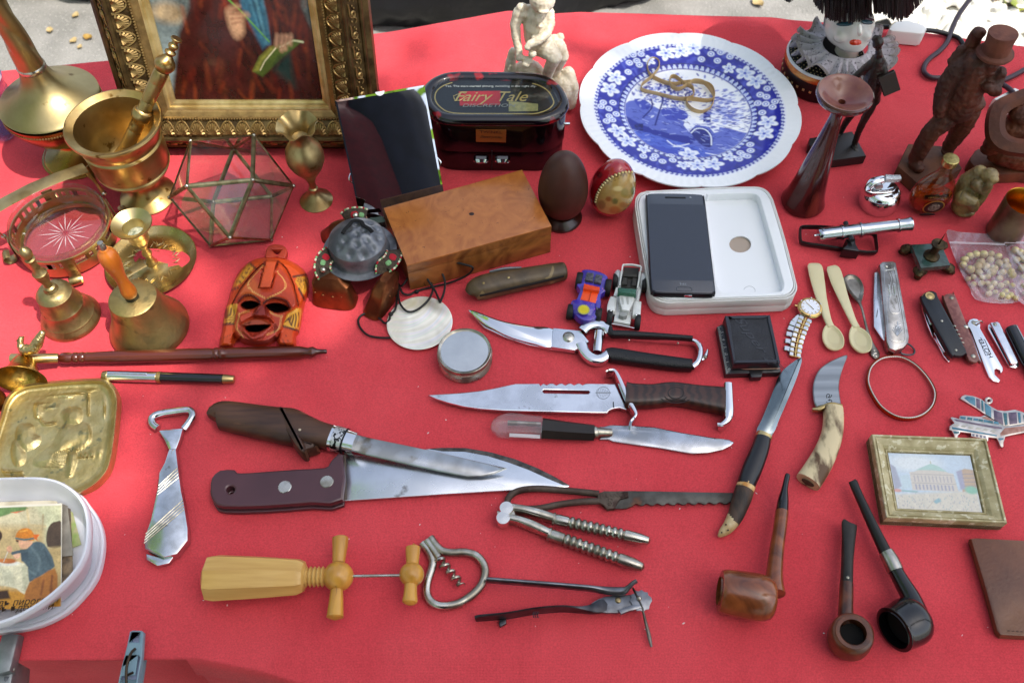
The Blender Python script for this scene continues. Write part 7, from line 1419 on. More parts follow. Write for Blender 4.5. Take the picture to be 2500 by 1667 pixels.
def corkscrews():
    box = M('boxwood','d3ab62','b98c45',rough=.38,sc=45,st=(.25,3,3),det=7,lo=.3,hi=.75,coat=.2,c3='9a7238',sc3=60,t3=.7); box2 = M('turned_boxwood','c9943c','b07c30',rough=.32,sc=38,st=(2.5,.4,2.5),det=7,coat=.3,c3='8a5f24',sc3=50,t3=.7)
    t = T('wooden_corkscrew','boxwood corkscrew with faceted handle and two cross bars','corkscrew',Y6(600,1150)); z = .021
    SW('handle',Y6,[(52,1150,z,80,.014),(70,1150,z,128,.0195),(120,1150,z,136,.0205),(400,1147,z,122,.019),(620,1145,z,106,.0165),(655,1145,z,90,.014),(668,1145,z,60,.010)],box,t,k=1,n=8)
    P = [Y6(665,1145,z),Y6(790,1143,z)]; d = P[1]-P[0]; pr = [(.0085+.0012*math.sin(i*1.05),d.length*i/30) for i in range(31)]; B(MB().lathe(pr,24,P[0],d,wob=None),'screw_thread',box,t)
    B(MB().ball(Y6(865,1142,z),(.0145,.0140,.0150),28,18),'cross_ball',box2,t); rod = lambda nm,q: SW(nm,Y6,q,box2,t,k=2,n=20)
    rod('cross_bar',[(878,900,z,22),(878,908,z,46),(876,960,z,44),(870,1030,z,38),(868,1060,z,36)]); rod('cross_bar',[(856,1225,z,36),(852,1300,z,42),(846,1380,z,48),(845,1392,z,46),(844,1408,z,8)])
    SW('steel_rod',Y6,[(945,1140,z,9),(1250,1136,z,9)],silver,t,k=1); B(MB().ball(Y6(1314,1130,z*.9),(.0118,.0115,.0120),26,16),'end_ball',box2,t)
    rod('end_bar',[(1322,960,.019,20),(1322,965,.019,42),(1320,1010,.019,40),(1318,1070,.019,36)]); rod('end_bar',[(1308,1190,.019,36),(1305,1260,.019,40),(1302,1300,.019,44),(1300,1318,.019,10)])
    # wire corkscrew
    t = T('wire_corkscrew','bent steel wire loop with short corkscrew spiral','corkscrew',Y6(1560,1150)); w = [(1428,905,.004),(1460,950,.004),(1500,985,.004),(1560,997,.004),(1640,995,.004),(1710,1015,.004),(1755,1070,.004),(1762,1130,.004),(1735,1200,.004),(1670,1265,.004),(1590,1310,.004),(1500,1322,.004),(1440,1300,.004),(1408,1250,.004),(1410,1180,.004),(1435,1100,.004),(1442,1050,.004),(1420,990,.004),(1378,940,.004)]
    B(MB().tube(PT(Y6,w,5),.0040,12),'wire_loop',silver,t); B(MB().tube(PT(Y6,[(1405,922,.0055),(1440,975,.0055),(1478,1030,.0055)],2),.0038,12),'shank',silver,t)
    a,b = Y6(1478,1032,.006),Y6(1628,1205,.005); d = b-a; u = d.normalized(); s1 = u.cross(Vector((0,0,1))).normalized(); B(MB().tube([a+d*f+s1*(.0036*(1-.2*f)*cos(f*4.6*2*pi))+Vector((0,0,.0034*sin(f*4.6*2*pi))) for f in np.linspace(0,1,90)],[.0016]*80+[.0012,.001,.0009,.0008,.0007,.0006,.0005,.0004,.0003,.0002],8),'worm',silver,t)
corkscrews()
def tie_opener():
    t = T('tie_opener','chrome bottle opener shaped like a striped necktie','opener',N(410,1200)); ch = M('worn_chrome','dfe2e4','b9bcbc',metal=1,rough=.1,r2=.2,sc=60,c3='8d8a80',sc3=70,t3=.68)
    ring = [(386,1046,.004),(373,1036,.0045),(371,1022,.005),(384,1012,.005),(414,1006,.005),(455,1001,.005),(468,1006,.005),(470,1018,.005),(460,1034,.0045),(449,1048,.004)]
    B(MB().tube(PT(N,ring,5),[(.0042,.0044)]*46,14,up=(0,0,1)),'opener_loop',ch,t)
    PR('knot',N,[(386,1050),(400,1048),(447,1044),(440,1070),(430,1096),(411,1096),(400,1072)],.001,.0085,ch,t,1,.0016)
    body = [(411,1094),(430,1094),(436,1145),(443,1198),(449,1224),(459,1288),(459,1318),(432,1352),(400,1360),(352,1340),(350,1322),(352,1308),(366,1268),(383,1190),(387,1152),(400,1128)]; PR('tie_body',N,body,.001,.0105,ch,t,1,.0028)
    PR('tie_tail',N,[(356,1350),(400,1362),(428,1352),(413,1374),(384,1381),(357,1366)],.0008,.006,ch,t,1,.0012)
    for P0 in (((436,1140),(384,1188)),((449,1218),(352,1306))):
        for i in range(4):
            o = i*7.5; (x0,y0),(x1,y1) = P0; SW('stripe',N,[(x0+i*1.0-3,y0+o+3,.0100,1.7,.0009),((x0+x1)/2,(y0+y1)/2+o,.0104,1.9,.001),(x1-i*1.3+4,y1+o-3,.0100,1.7,.0009)],silver,t,k=1,n=8)
tie_opener()
def nutcracker():
    t = T('nutcracker','silver nutcracker with two ringed arms','nutcracker',Y7(600,600))
    for (x0,y0),(x1,y1) in (((310,440),(1405,692)),((285,515),(1358,895))):
        a,b = Y7(x0,y0,.009),Y7(x1,y1,.0085); d = b-a; L = d.length
        SW('jaw',Y7,[(x0,y0,.009,30,.0075),(x0+(x1-x0)*.1,y0+(y1-y0)*.06,.009,30,.0078),(x0+(x1-x0)*.2,y0+(y1-y0)*.16,.009,34,.0075),(x0+(x1-x0)*.33,y0+(y1-y0)*.32,.0088,30,.0062)],silver,t,ex=3)
        pr = [(.0058,.32),(.0066,.325),(.0066,.335),(.0054,.34),(.0058,.36),(.0056,.43)]
        for i in range(9): f = .435+i*.042; pr += [(.0044,f),(.0062,f+.012),(.0064,f+.021),(.0062,f+.03),(.0044,f+.041)]
        pr += [(.0058,.822),(.0060,.84),(.0056,.93),(.0042,.985),(.0018,.998),(0,1)]
        B(MB().lathe([(r,f*L) for r,f in pr],24,a,d),'arm',silver,t)
        c = Y7(x0-8,y0-5,.0165); B(MB().lathe([(.0065,-.014),(.0072,-.001),(.0066,0),(0,.0003)],24,c),'hinge_disc',M('hinge_silver','dcdad4',metal=1,rough=.18),t)
    B(MB().tube([Y7(335,470,.010),Y7(350,530,.010)],[(.0045,.005)]*2,8),'hinge_link',silver,t); B(MB().tube([Y7(232,475,.010),Y7(290,480,.010)],.0022,10),'hinge_pin',silver,t)
nutcracker()
def rusty_slicer():
    t = T('rusty_slicer','rusty bread knife with wavy edge and open wire handle','knife',Y7(900,370)); ru = M('rusty_iron','4a3a32','5d5148',metal=.5,rough=.62,sc=60,bump=.0006,bsc=200,c3='3a2a24',sc3=40,t3=.6); bl = M('pitted_blade','5c5a55','46423e',metal=.75,rough=.5,r2=.65,sc=60,bump=.0004,bsc=220,c3='6d4a3a',sc3=30,t3=.68)
    top = [(1130,308),(1240,305),(1500,310),(1800,316),(2050,320)]; bot = []
    for i in range(11):
        x = 2050-i*80; bot += [(x,405+(2050-x)*.018),(x-25,392+(2050-x)*.02),(x-40,390+(2050-x)*.02),(x-60,405+(2050-x)*.02)]
    bot = [p for p in bot if p[0] > 1260]; PR('blade',Y7,top+bot+[(1270,420),(1220,440),(1130,442)],.0035,.0055,bl,t,1,.0005)
    PR('casting',Y7,[(1000,325),(1050,305),(1235,308),(1238,355),(1170,370),(1130,440),(1075,447),(1040,410),(1000,390)],.0025,.0075,ru,t,1,.0012); xd = (Y7(1200,340,.008)-Y7(1030,345,.008)).normalized(); text('FRANCE',.0075,Y7(1125,340,.0077),xd,(-xd.y,xd.x,0),'cast_lettering',ru,t,ext=.0004)
    for x,y in ((1100,378),(1095,405)): B(MB().tube([Y7(x+16*cos(a),y+13*sin(a),.0077) for a in np.linspace(0,2*pi,14,endpoint=False)],.0006,5,closed=True),'cast_ring',ru,t)
    B(MB().tube(PT(Y7,[(1010,330,.005),(900,318,.005),(700,300,.005),(550,290,.005),(420,300,.005),(340,335,.005),(310,385,.005),(335,425,.005),(430,443,.005),(560,440,.005),(700,412,.005),(850,392,.005),(1010,385,.005)],5),[(.0034,.0036)]*61,12,up=(0,0,1)),'wire_handle',ru,t)
rusty_slicer()
def can_opener():
    t = T('can_opener','dark steel butterfly can opener with bottle opener end','can opener',Y7(800,1150)); dk = M('gun_steel','8a8c90','66686c',metal=1,rough=.3,r2=.42,sc=60); d2 = M('dark_steel','55555a','38383c',metal=.9,rough=.4,sc=50)
    SW('upper_arm',Y7,[(150,988,.012,20,.0055),(500,1015,.012,20,.0055),(900,1048,.012,21,.0055),(1000,1060,.012,24,.005),(1100,1072,.012,30,.004),(1190,1072,.013,30,.004),(1230,1050,.015,20,.004),(1270,1012,.018,15,.0045),(1300,995,.019,14,.0042)],dk,t,n=18)
    SW('lower_arm',Y7,[(65,1285,.0085,14,.006),(110,1278,.009,12,.008),(300,1262,.0105,9,.010),(520,1225,.0105,8,.010),(720,1208,.0105,8,.0098),(850,1215,.0095,12,.008),(960,1210,.009,34,.004),(1060,1180,.009,56,.0016),(1200,1160,.009,60,.0014)],d2,t,n=12,ex=4)
    PR('side_plate',Y7,[(930,1190),(1010,1130),(1110,1105),(1250,1100),(1330,1090),(1390,1110),(1405,1150),(1385,1190),(1300,1215),(1150,1240),(1000,1232)],.008,.0105,dk,t,2,.0008)
    PR('opener_tooth',Y7,[(250,1290),(300,1280),(300,1320),(255,1345),(245,1325)],.001,.005,d2,t,1,.0006)
    c = Y7(1330,1150,.0108); B(MB().lathe([(.0098,0),(.0098,.0016),(.006,.0022),(0,.0024)],22,c,wob=lambda a,z: 1+.07*math.copysign(1,math.sin(11*a))),'feed_wheel',dk,t); B(MB().ball(Y7(1157,1142,.0108),(.003,.003,.001),12,6),'rivet',M('brass_rivet','8a7a5a',metal=1,rough=.4),t)
    B(MB().ball(Y7(1318,1130,.0145),(.0025,.0025,.003),10,7),'axle',silver,t)
    SW('wing_key',Y7,[(1270,1050,.011,9,.001),(1300,1110,.013,7,.002),(1340,1200,.012,8,.002),(1370,1320,.008,12,.0012),(1395,1420,.005,15,.0009),(1412,1500,.003,9,.0009)],M('key_steel','6a6460','4a423c',metal=.9,rough=.38,sc=60),t)
    PR('clip',Y7,[(1155,1215),(1250,1180),(1345,1170),(1345,1200),(1240,1225),(1180,1250)],.0105,.0135,dk,t,1,.0008)
    for i in range(3): P = [Y7(520+i*16+14*cos(a),1255+22*sin(a),.0206) for a in np.linspace(1.8,4.4,8)]; B(MB().tube(P,.0005,5),'stamped_mark',d2,t)
can_opener()
# ------------------------------------------------------------------ upper right: turned horn, carvings, doll lamp, lighter, bottle, cannon, beads
def horn():
    c,p = LT(N,1959,494,[(494,0),(494,51),(490,53),(484,50),(470,45),(440,39),(400,32.5),(365,27),(330,21.5),(300,17),(281,15),(278,16.5),(270,17),(262,24),(250,47),(241,64),(234,69),(228,69.5),(225,66),(226,60),(233,49),(241,34),(247,18),(249,9),(262,7),(262,0)])
    m = M('oxblood_lacquer','4a1714','2c0c0c',rough=.22,sc=14,st=(1.5,1.5,.4),coat=.6,c3='6d2a22',sc3=10,t3=.6)
    t = T('turned_horn','dark red turned wooden listening horn with dished top','horn',c); B(MB().lathe(p[:19],56,c,caps=False),'stem',m,t); B(MB().lathe(p[18:],56,c,caps=False),'dish',M('worn_dish','6a332c','84543f',rough=.28,sc=40,coat=.4),t)
horn()
wood_c = M('carved_wood','5a2e1c','3a1c12',rough=.6,sc=40,st=(1,1,.5),bump=.0008,bsc=260,c3='6d3c26',sc3=30,t3=.62)
def carvings():
    dk = M('dark_resin','241512','17100e',rough=.38,sc=60,coat=.15); t = T('book_reader_statuette','thin dark statuette of a standing man holding a book','statuette',Z5(600,1300)); 
    PR('plinth',Z5,[(345,1200),(715,1142),(740,1180),(838,1355),(490,1402),(340,1260)],0,.014,M('plinth_black','221e1e',rough=.4),t,1,.0012)
    f = Z5(700,1270,.014); Y0 = f.y
    body = sculpt(FIG(Z5,Y0,[('e',940,375,46,58,0,46),('e',925,340,40,30,.002),('c',[(945,420,26,0),(945,470,30,-.002),(945,500,36,0)]),('c',[(935,530,62,0),(915,620,84,0),(895,720,88,0),(890,800,74,0),(900,870,58,0)]),('e',890,790,85,60,0,70),('e',955,540,55,40,0),
        ('c',[(880,560,42,0),(800,620,34,.002),(740,670,30,.002),(700,700,24,0)]),('c',[(985,570,36,-.003),(1000,660,30,-.01),(985,740,26,-.016)]),('c',[(905,850,46,-.002),(870,950,40,-.002),(810,1060,32,-.002),(765,1160,28,-.001),(735,1250,24,0)]),('c',[(735,1255,26,0),(740,1310,26,-.006),(770,1345,18,-.012)]),('c',[(850,860,44,.006),(720,980,34,.014),(650,1080,28,.02),(610,1160,24,.022)]),('c',[(612,1160,24,.022),(590,1190,22,.018)]),('c',[(930,330,20,0),(960,315,14,0)])]),'figure',dk,t,vox=.0013,smo=2,rough=.0006,rsc=500)
    p = RY(Z5,1035,725,Y0-.016); B(MB().box(p,(.019,.026,.006),.0006,(.85,.1,.45),(-.3,.3,.9)),'book',dk,t)
    # man in top hat
    t = T('top_hat_carving','brown carved wooden man in a top hat carrying a pack','carving',Z5(1400,1440)); PR('plinth',Z5,[(1205,1250),(1400,1262),(1560,1275),(1672,1462),(1560,1530),(1290,1600),(1112,1445)],0,.018,M('plinth_wood','6a4028','4a2a1a',rough=.7,sc=40,bump=.001,bsc=150),t,1,.0015)
    Y0 = Z5(1420,1400,.018).y
    sculpt(FIG(Z5,Y0,[('e',1920,550,78,95,-.008,75),('e',1900,620,60,50,-.01),('c',[(1790,560,130,0),(1740,680,150,0),(1690,800,160,0),(1650,920,150,0)]),('e',1760,900,110,80,-.004),('e',1600,900,90,70,0),('c',[(1640,600,95,.004),(1540,720,78,0),(1490,840,66,-.004),(1475,940,58,-.008)]),('e',1472,985,52,48,-.008),('c',[(1880,640,95,-.004),(1980,700,78,-.012),(1960,780,66,-.02),(1890,760,46,-.022)]),('e',2000,640,52,62,-.012),('e',1950,800,58,40,-.016),
        ('c',[(1600,960,108,0),(1500,1060,92,-.004),(1400,1150,80,-.006),(1330,1260,74,-.006),(1275,1370,66,-.006)]),('c',[(1270,1390,62,-.006),(1270,1440,58,-.012),(1300,1465,44,-.018)]),('c',[(1720,960,108,.002),(1680,1080,88,.006),(1620,1180,74,.01),(1560,1270,60,.012)]),('e',1545,1310,55,45,.01),('c',[(1690,520,70,.014),(1750,400,64,.016),(1800,300,58,.016)]),('e',1810,290,62,55,.014),('c',[(1600,540,55,.01),(1660,440,45,.014)])]),'figure',wood_c,t,vox=.0013,smo=2,rough=.0011,rsc=190)
    a,b = RY(Z5,1955,470,Y0-.008),RY(Z5,2030,285,Y0-.006); d = b-a; L = d.length; r1,r2 = Z5.m(a,158),Z5.m(a,116)
    B(MB().lathe([(0,-.002),(r1*.95,-.0015),(r1,0),(r1*.97,.0022),(r2*1.02,.004),(r2*.97,L*.5),(r2*1.06,L*.96),(r2*1.02,L),(0,L*1.01)],40,a,d,wob=lambda A,z: 1+.02*math.sin(3*A+z*40)),'top_hat',M('hat_wood','6d3e2c','54291c',rough=.7,sc=60,bump=.0006,bsc=200),t)
    # seated figure at the edge
    t = T('hooded_carving','carved wooden figure with broad hat, cut by the picture edge','carving',V6(760,900)); wd = M('reddish_carving','6d3a20','4a2414',rough=.6,sc=30,bump=.0006,bsc=200)
    PR('plinth',V6,[(365,880),(400,800),(450,752),(560,790),(750,850),(950,880),(1150,900),(1150,1010),(900,1000),(660,1010),(480,985)],0,.017,wd,t,2,.002); Y0 = V6(760,860,.017).y
    sculpt(FIG(V6,Y0,[('c',[(620,700,110,-.004),(720,620,150,0),(830,560,170,.002)]),('c',[(700,800,130,-.006),(850,820,150,-.008),(980,860,150,-.006)]),('e',900,700,230,190,0,160),('e',560,760,90,60,-.004),('e',600,840,60,50,-.008),('e',880,420,120,130,.004)]),'figure',wd,t,vox=.0017,smo=2,rough=.0012,rsc=260)
    a = RY(V6,900,500,Y0-.008); B(MB().lathe([(.021,-.006),(.034,-.008),(.043,.0),(.041,.009),(.030,.012),(.022,.007)],40,a,(-.2,-.55,1),closed=True,wob=lambda A,z: 1+.06*math.sin(2*A)+.03*math.sin(5*A)),'hat',wd,t)
carvings()
def doll_lamp():
    c,p = LT(Z5,414,680,[(680,0),(680,318),(672,324),(600,330),(530,332)]); c,q = LT(Z5,414,680,[(530,337),(522,340),(505,342),(492,338),(480,334)]); c,r_ = LT(Z5,414,680,[(480,330),(470,322),(466,300),(464,0)])
    t = T('doll_lamp','porcelain doll head with black fringe on a round black box','lamp',c); B(MB().lathe(p,60,c),'box_body',M('box_black','0b0a0c','1a1416',rough=.35,sc=30),t); B(MB().lathe(q,60,c),'lid_rim',M('lid_gold','c06a32','d8a060',metal=.6,rough=.25,sc=20,lo=.45,hi=.55),t); B(MB().lathe(r_,60,c),'lid_top',M('lid_cloth','0a0a0c',rough=.7),t)
    B(MB().lathe([(r_[1][0],r_[1][1]+.001),(r_[0][0]*1.01,r_[0][1]+.002),(r_[0][0]*1.025,r_[0][1])],60,c,caps=False),'white_piping',M('piping_white','c8c8cc',rough=.5),t)
    mb = MB(); zt = r_[2][1]+.0006; rg = np.random.default_rng(3)
    for k,R in ((60,.94),(52,.84),(44,.72)):
        for i in range(k): a = 2*pi*i/k; mb.ball((c.x+r_[1][0]*R*cos(a),c.y+r_[1][0]*R*sin(a),zt-.001*(R > .9)),(.0009,.0009,.0005),6,4)
    for i in range(34): a = 2*pi*i/34; mb.box((c.x+p[3][0]*1.005*cos(a),c.y+p[3][0]*1.005*sin(a),p[3][1]),(.001,.003,.003),0,(cos(a),sin(a),0),(-sin(a),cos(a),0))
    tag(B(mb,'gold_dots',M('dot_gold','d8c48a',metal=.6,rough=.35),t),None,None,kind='stuff')
    Y0 = c.y; por = M('porcelain','e2dfd8',rough=.12,coat=.6,sss=.1)
    head = sculpt(FIG(U4,Y0,[('e',930,380,360,330,0,330),('e',960,560,270,180,-.012,230),('e',1000,660,170,85,-.018,150),('c',[(1075,380,38,-.060),(1080,480,44,-.066),(1080,510,42,-.066)]),('e',800,540,110,90,-.022),('e',1170,530,90,90,-.022),('e',1015,625,70,40,-.046),('c',[(900,700,170,.004),(860,850,190,.004),(830,960,260,.004)])]),'porcelain_head',por,t,vox=.0020,smo=9)
    for x,y,rx,rz,m_,nm in ((1000,628,.0062,.0036,M('lip_red','c8320c',rough=.2,coat=.5),'lips'),(1045,628,.0062,.0034,None,'lips'),(860,355,.0105,.0030,M('eye_blue','1f4a58',rough=.2,coat=.4),'eye_paint'),(1190,330,.0105,.0030,None,'eye_paint'),(1205,285,.0105,.002,M('eye_lid','4a2430',rough=.3),'eye_lid')):
        if m_ is None: m_ = last
        last = m_; h_,n = HIT(head,U4,x,y)
        if h_ is None: continue
        xx = Vector((1,0,0))-n*n.x; xx.normalize(); B(MB().ball(h_,(rx,rz,.0012),18,10,xx,n.cross(xx)),nm,m_,head)
    # ruffled lace collar
    cz = r_[2][1]; cc = RY(U4,800,850,Y0-.004); lace = M('lace','b4aeb4','5a555c',rough=.85,sc=260,lo=.55,hi=.68,bump=.0012,bsc=300)
    def rf(u,v):
        a = 2*pi*u; R = .028+.034*v; w = v**1.2; A = 21*a+1.6*sin(4*a)+sin(7*a); return Vector((cc.x+(R+.004*w*cos(A))*cos(a)*1.06+.002*w*sin(2*A),cc.y+(R+.004*w*cos(A))*sin(a)*.95,cz+.003+.014*(1-v)**1.5+.0085*w*(1+sin(A))))
    B(MB().grid(rf,330,14,cu=True),'lace_collar',lace,t,thick=.0008,sharp=180)
    mb = MB()
    for i in range(3): P = [rf(k/330,1-.06*i)+Vector((0,0,.0010)) for k in range(330)]; mb.tube(P,.0005,5,closed=True)
    B(mb,'lace_hem',M('hem_beige','a39a94',rough=.8),t)
    # black fringe
    fx = [(-120,-40),(40,40),(200,-60),(380,10),(450,110),(520,210),(640,300),(770,340),(1000,335),(1200,270),(1330,205),(1420,210),(1550,290),(1660,315),(1800,260),(1900,170),(2000,20),(2100,-60)]
    rg = np.random.default_rng(12); mb = MB(); fr_m = M('fringe_black','060607',rough=.35,sheen=.3)
    for i in range(620):
        x = rg.uniform(-100,2060); yb = np.interp(x,[a for a,_ in fx],[b for _,b in fx])+rg.normal(0,12); lay = rg.uniform(0,1); dy = -.062+.10*lay+.03*((x-900)/900)**2; x0 = x+(900-x)*.10+rg.normal(0,10); yb -= 60*lay
        P = [RY(U4,x0+rg.normal(0,6),-560,Y0+dy+.012),RY(U4,(x+x0)/2+rg.normal(0,8),-200,Y0+dy+.004),RY(U4,x,yb,Y0+dy)]; mb.tube(P,[.0009,.0009,.0008],4)
    tag(B(mb,'fringe',fr_m,t),None,None,kind='stuff')
    cp = RY(U4,930,-640,Y0+.01); B(MB().lathe([(0,.05),(.04,.045),(.06,.025),(.07,0),(.06,-.01),(0,-.01)],40,cp,k=2),'hat_crown',fr_m,t)
doll_lamp()
def cords():
    wp = M('white_switch','dcdad6',rough=.35); blk = M('cable_black','0e0b0c',rough=.4); cab = M('cable_brown','33202a',rough=.35)
    t = T('lamp_cord','dark lamp cord looping over the cloth from white inline switch','cord',Z5(1200,250))
    PR('switch',Z5,[(1035,252),(1060,215),(1100,182),(1200,170),(1345,215),(1368,245),(1345,285),(1315,292),(1060,268)],.001,.022,wp,t,1,.003)
    for q in ([(900,245,.006),(970,240,.008),(1040,236,.012)],[(1340,265,.012),(1430,272,.008),(1540,300,.004),(1640,335,.004),(1690,410,.004)]): B(MB().tube(PT(Z5,q,4),.0034,10),'lead',blk,t)
    PR('second_switch',Z5,[(1945,855),(2130,758),(2210,795),(2290,850),(2160,925),(2085,945)],.001,.016,wp,t,1,.003)
    for q in ([(2020,735,.02),(2080,775,.02),(2130,830,.02),(2180,890,.018)],[(1760,-30,.004),(1690,60,.004),(1630,150,.004),(1580,260,.004),(1540,370,.004),(1470,450,.004),(1390,510,.004),(1345,570,.004),(1340,630,.004),(1400,675,.004),(1500,680,.004),(1620,690,.004),(1800,720,.004),(2000,705,.004),(2130,655,.004),(2260,580,.004)]): B(MB().tube(PT(Z5,q,5),.0036,10),'cable',cab,t)
cords()
def lighter():
    c,p = LT(Y2,630,432,[(432,0),(432,136),(426,146),(410,149),(385,149),(362,146),(340,136),(324,120),(318,104),(316,0)]); t = T('table_lighter','round chrome table lighter with flip lever','lighter',c); B(MB().lathe(p,56,c),'base',chrome,t); z = p[-1][1]
    PR('thumb_rest',Y2,[(545,330),(600,350),(700,348),(765,335),(768,300),(700,312),(600,318)],z-.004,z+.004,chrome,t,2,.0012)
    SW('burner',Y2,[(568,305,z+.006,28,.006),(600,275,z+.010,34,.007),(660,255,z+.012,30,.006),(690,250,z+.012,22,.005)],chrome,t,ex=3); SW('lever',Y2,[(692,238,z+.016,26,.004),(750,240,z+.016,24,.004),(806,236,z+.016,22,.0034)],M('knurled','c9ccd0',metal=1,rough=.22,bump=.0012,bsc=900),t,k=1,ex=4); B(MB().tube([Y2(640,285,z+.010)+Vector((0,-.005,0)),Y2(640,285,z+.010)+Vector((0,.005,0))],.0046,18),'spark_wheel',steel_w,t)
lighter()
def brandy():
    bx,by = 985,470; c,p = LT(Y2,bx,by,[(470,0),(470,66),(464,84),(440,122),(400,152),(350,162),(300,150),(255,120),(215,82),(190,58),(165,50),(140,49),(120,52)])
    t = T('brandy_miniature','miniature amber brandy bottle with black oval label','bottle',c); fy = .62
    B(MB().lathe(p,44,c,sy=fy,k=2),'glass',glassy('bottle_glass','e9d2c0',1.5,.02),t); li = [(r*.93,z+.001) for r,z in p if z <= p[5][1]]; am = M('brandy','c8640c',rough=.05,tr=.7,ior=1.35); B(MB().lathe(li,44,c,sy=fy),'brandy',am,t)
    z = p[-1][1]; B(MB().lathe([(p[-1][0]*1.05,z-.002),(p[-1][0]*1.18,z),(p[-1][0]*1.18,z+.007),(p[-1][0]*1.05,z+.008),(0,z+.0082)],28,c),'cap',M('cap_gold','c9b878','a8965a',metal=.9,rough=.32,sc=300),t)
    fn = Vector((0,-1,.06)).normalized(); Rm = max(r for r,_ in p); f0 = Vector((c.x,c.y-Rm*fy*1.0,0)); xx = Vector((1,0,0)); blk = M('label_black','0d0c0a',rough=.4); gd = M('label_gold','b08a42',metal=.6,rough=.4)
    zc = p[4][1]
    def disc(nm,m,x,zz,rx,rz,off): B(MB().ball(Vector((c.x+x,c.y-Rm*fy*off,zz)),(rx,rz,.0006),24,8,xx,(0,-.1,1)),nm,m,t)
    disc('label_rim',gd,.001,zc+.004,.0125,.0125,.985); disc('paper_label',blk,.001,zc+.004,.0112,.0112,1.005); disc('crest',M('crest_grey','8d8478','3a342c',rough=.5,sc=500),.001,zc+.004,.007,.0075,1.03)
    B(MB().tube(sm([Vector((c.x-.014,c.y-Rm*fy*.72,zc+.017)),Vector((c.x,c.y-Rm*fy*.84,zc+.0205)),Vector((c.x+.014,c.y-Rm*fy*.72,zc+.019))],4),[(.0032,.0005)]*9,6,up=(0,-1,.2)),'neck_label',blk,t); disc('seal',M('seal_red','b02818',rough=.4),.002,zc+.025,.0026,.0026,.86); text('VETERANO',.0042,Vector((c.x,c.y-Rm*fy*.93,zc+.0195)),xx,(0,-.15,1),'label_lettering',gd,t,sx=1.1); disc('lower_label',blk,-.001,zc-.0105,.010,.0026,.93)
brandy()
def monkey():
    Y0 = V6(330,1390,0).y; st = M('soapstone','8d7a4c','5c4c30',rough=.42,sc=34,dist=1,coat=.15,c3='3d3426',sc3=40,t3=.63)
    o = sculpt(FIG(V6,Y0,[('c',[(290,1330,100,0),(330,1210,135,.004),(390,1090,130,.006),(460,1000,80,.004)]),('e',560,1030,88,84,-.006,80),('e',595,1065,58,46,-.014),('e',520,985,40,30,0),('c',[(430,1120,62,-.010),(500,1180,46,-.016),(560,1120,36,-.018)]),('c',[(300,1250,80,-.012),(390,1290,62,-.018),(400,1350,50,-.016)]),('e',310,1385,110,42,-.004),('e',250,1320,70,90,0),('c',[(560,1140,34,-.012),(480,1260,40,-.012),(400,1340,46,-.01)])]),'monkey_figurine',st,vox=.0012,smo=2,rough=.0005,rsc=500)
    tag(o,'small olive soapstone monkey sitting beside the brandy bottle','figurine')
monkey()
c,p = LT(N,2449,569,[(569,0),(569,40),(564,43),(556,42),(494,46),(491,45),(493,42.5),(555,38),(557,0)]); t = T('metal_cup','small tarnished metal cup with gilt inside','cup',c); B(MB().lathe(p[:6],48,c,caps=False),'outer_wall',M('cup_outer','8a7a68','6a5a4a',metal=.9,rough=.35,sc=40),t); B(MB().lathe(p[5:],48,c,caps=False),'gilt_lining',M('cup_gilt','c9963c',metal=1,rough=.22),t)
def cannon():
    t = T('model_cannon','miniature chrome cannon on a black wire carriage','cannon',Y2(430,740)); blk = M('carriage_black','101013',rough=.3,coat=.2)
    path = PT(Y2,[(190,612,.010),(60,612,.010),(42,640,.009),(45,715,.005),(75,738,.004),(240,762,.004),(480,800,.004),(600,808,.004),(628,790,.004),(622,720,.006),(600,660,.010),(470,640,.012),(330,622,.011)],3); B(MB().tube(path,[(.0016,.0042)]*len(path),8,up=(0,0,1),closed=True),'carriage_frame',blk,t)
    PR('yoke',Y2,[(395,700),(465,690),(470,740),(500,795),(370,775),(405,740)],.003,.018,blk,t,1,.0012)
    a,b = Y2(178,672,.019),Y2(893,586,.030); d = b-a; L = d.length; k = Y2.m(a,1)
    f = [(-.045,4),(-.04,10),(-.02,10),(-.012,5),(0,12),(.005,40),(.03,48),(.05,48),(.055,44),(.24,46),(.245,52),(.265,52),(.27,45),(.44,44),(.445,52),(.465,52),(.47,43),(.8,38),(.85,38),(.855,47),(.868,47),(.872,40),(.95,42),(.985,47),(1.0,46),(1.0,26),(.9,24),(.89,0)]
    B(MB().lathe([(max(0,r)*k*1.15,u*L) for u,r in f],36,a,d),'barrel',M('barrel_chrome','b9bec6',metal=1,rough=.14),t)
    q = a+d*.33; s1 = d.cross(Vector((0,0,1))).normalized(); B(MB().tube([q-s1*.014,q+s1*.014],.003,12),'trunnion',blk,t)
cannon()
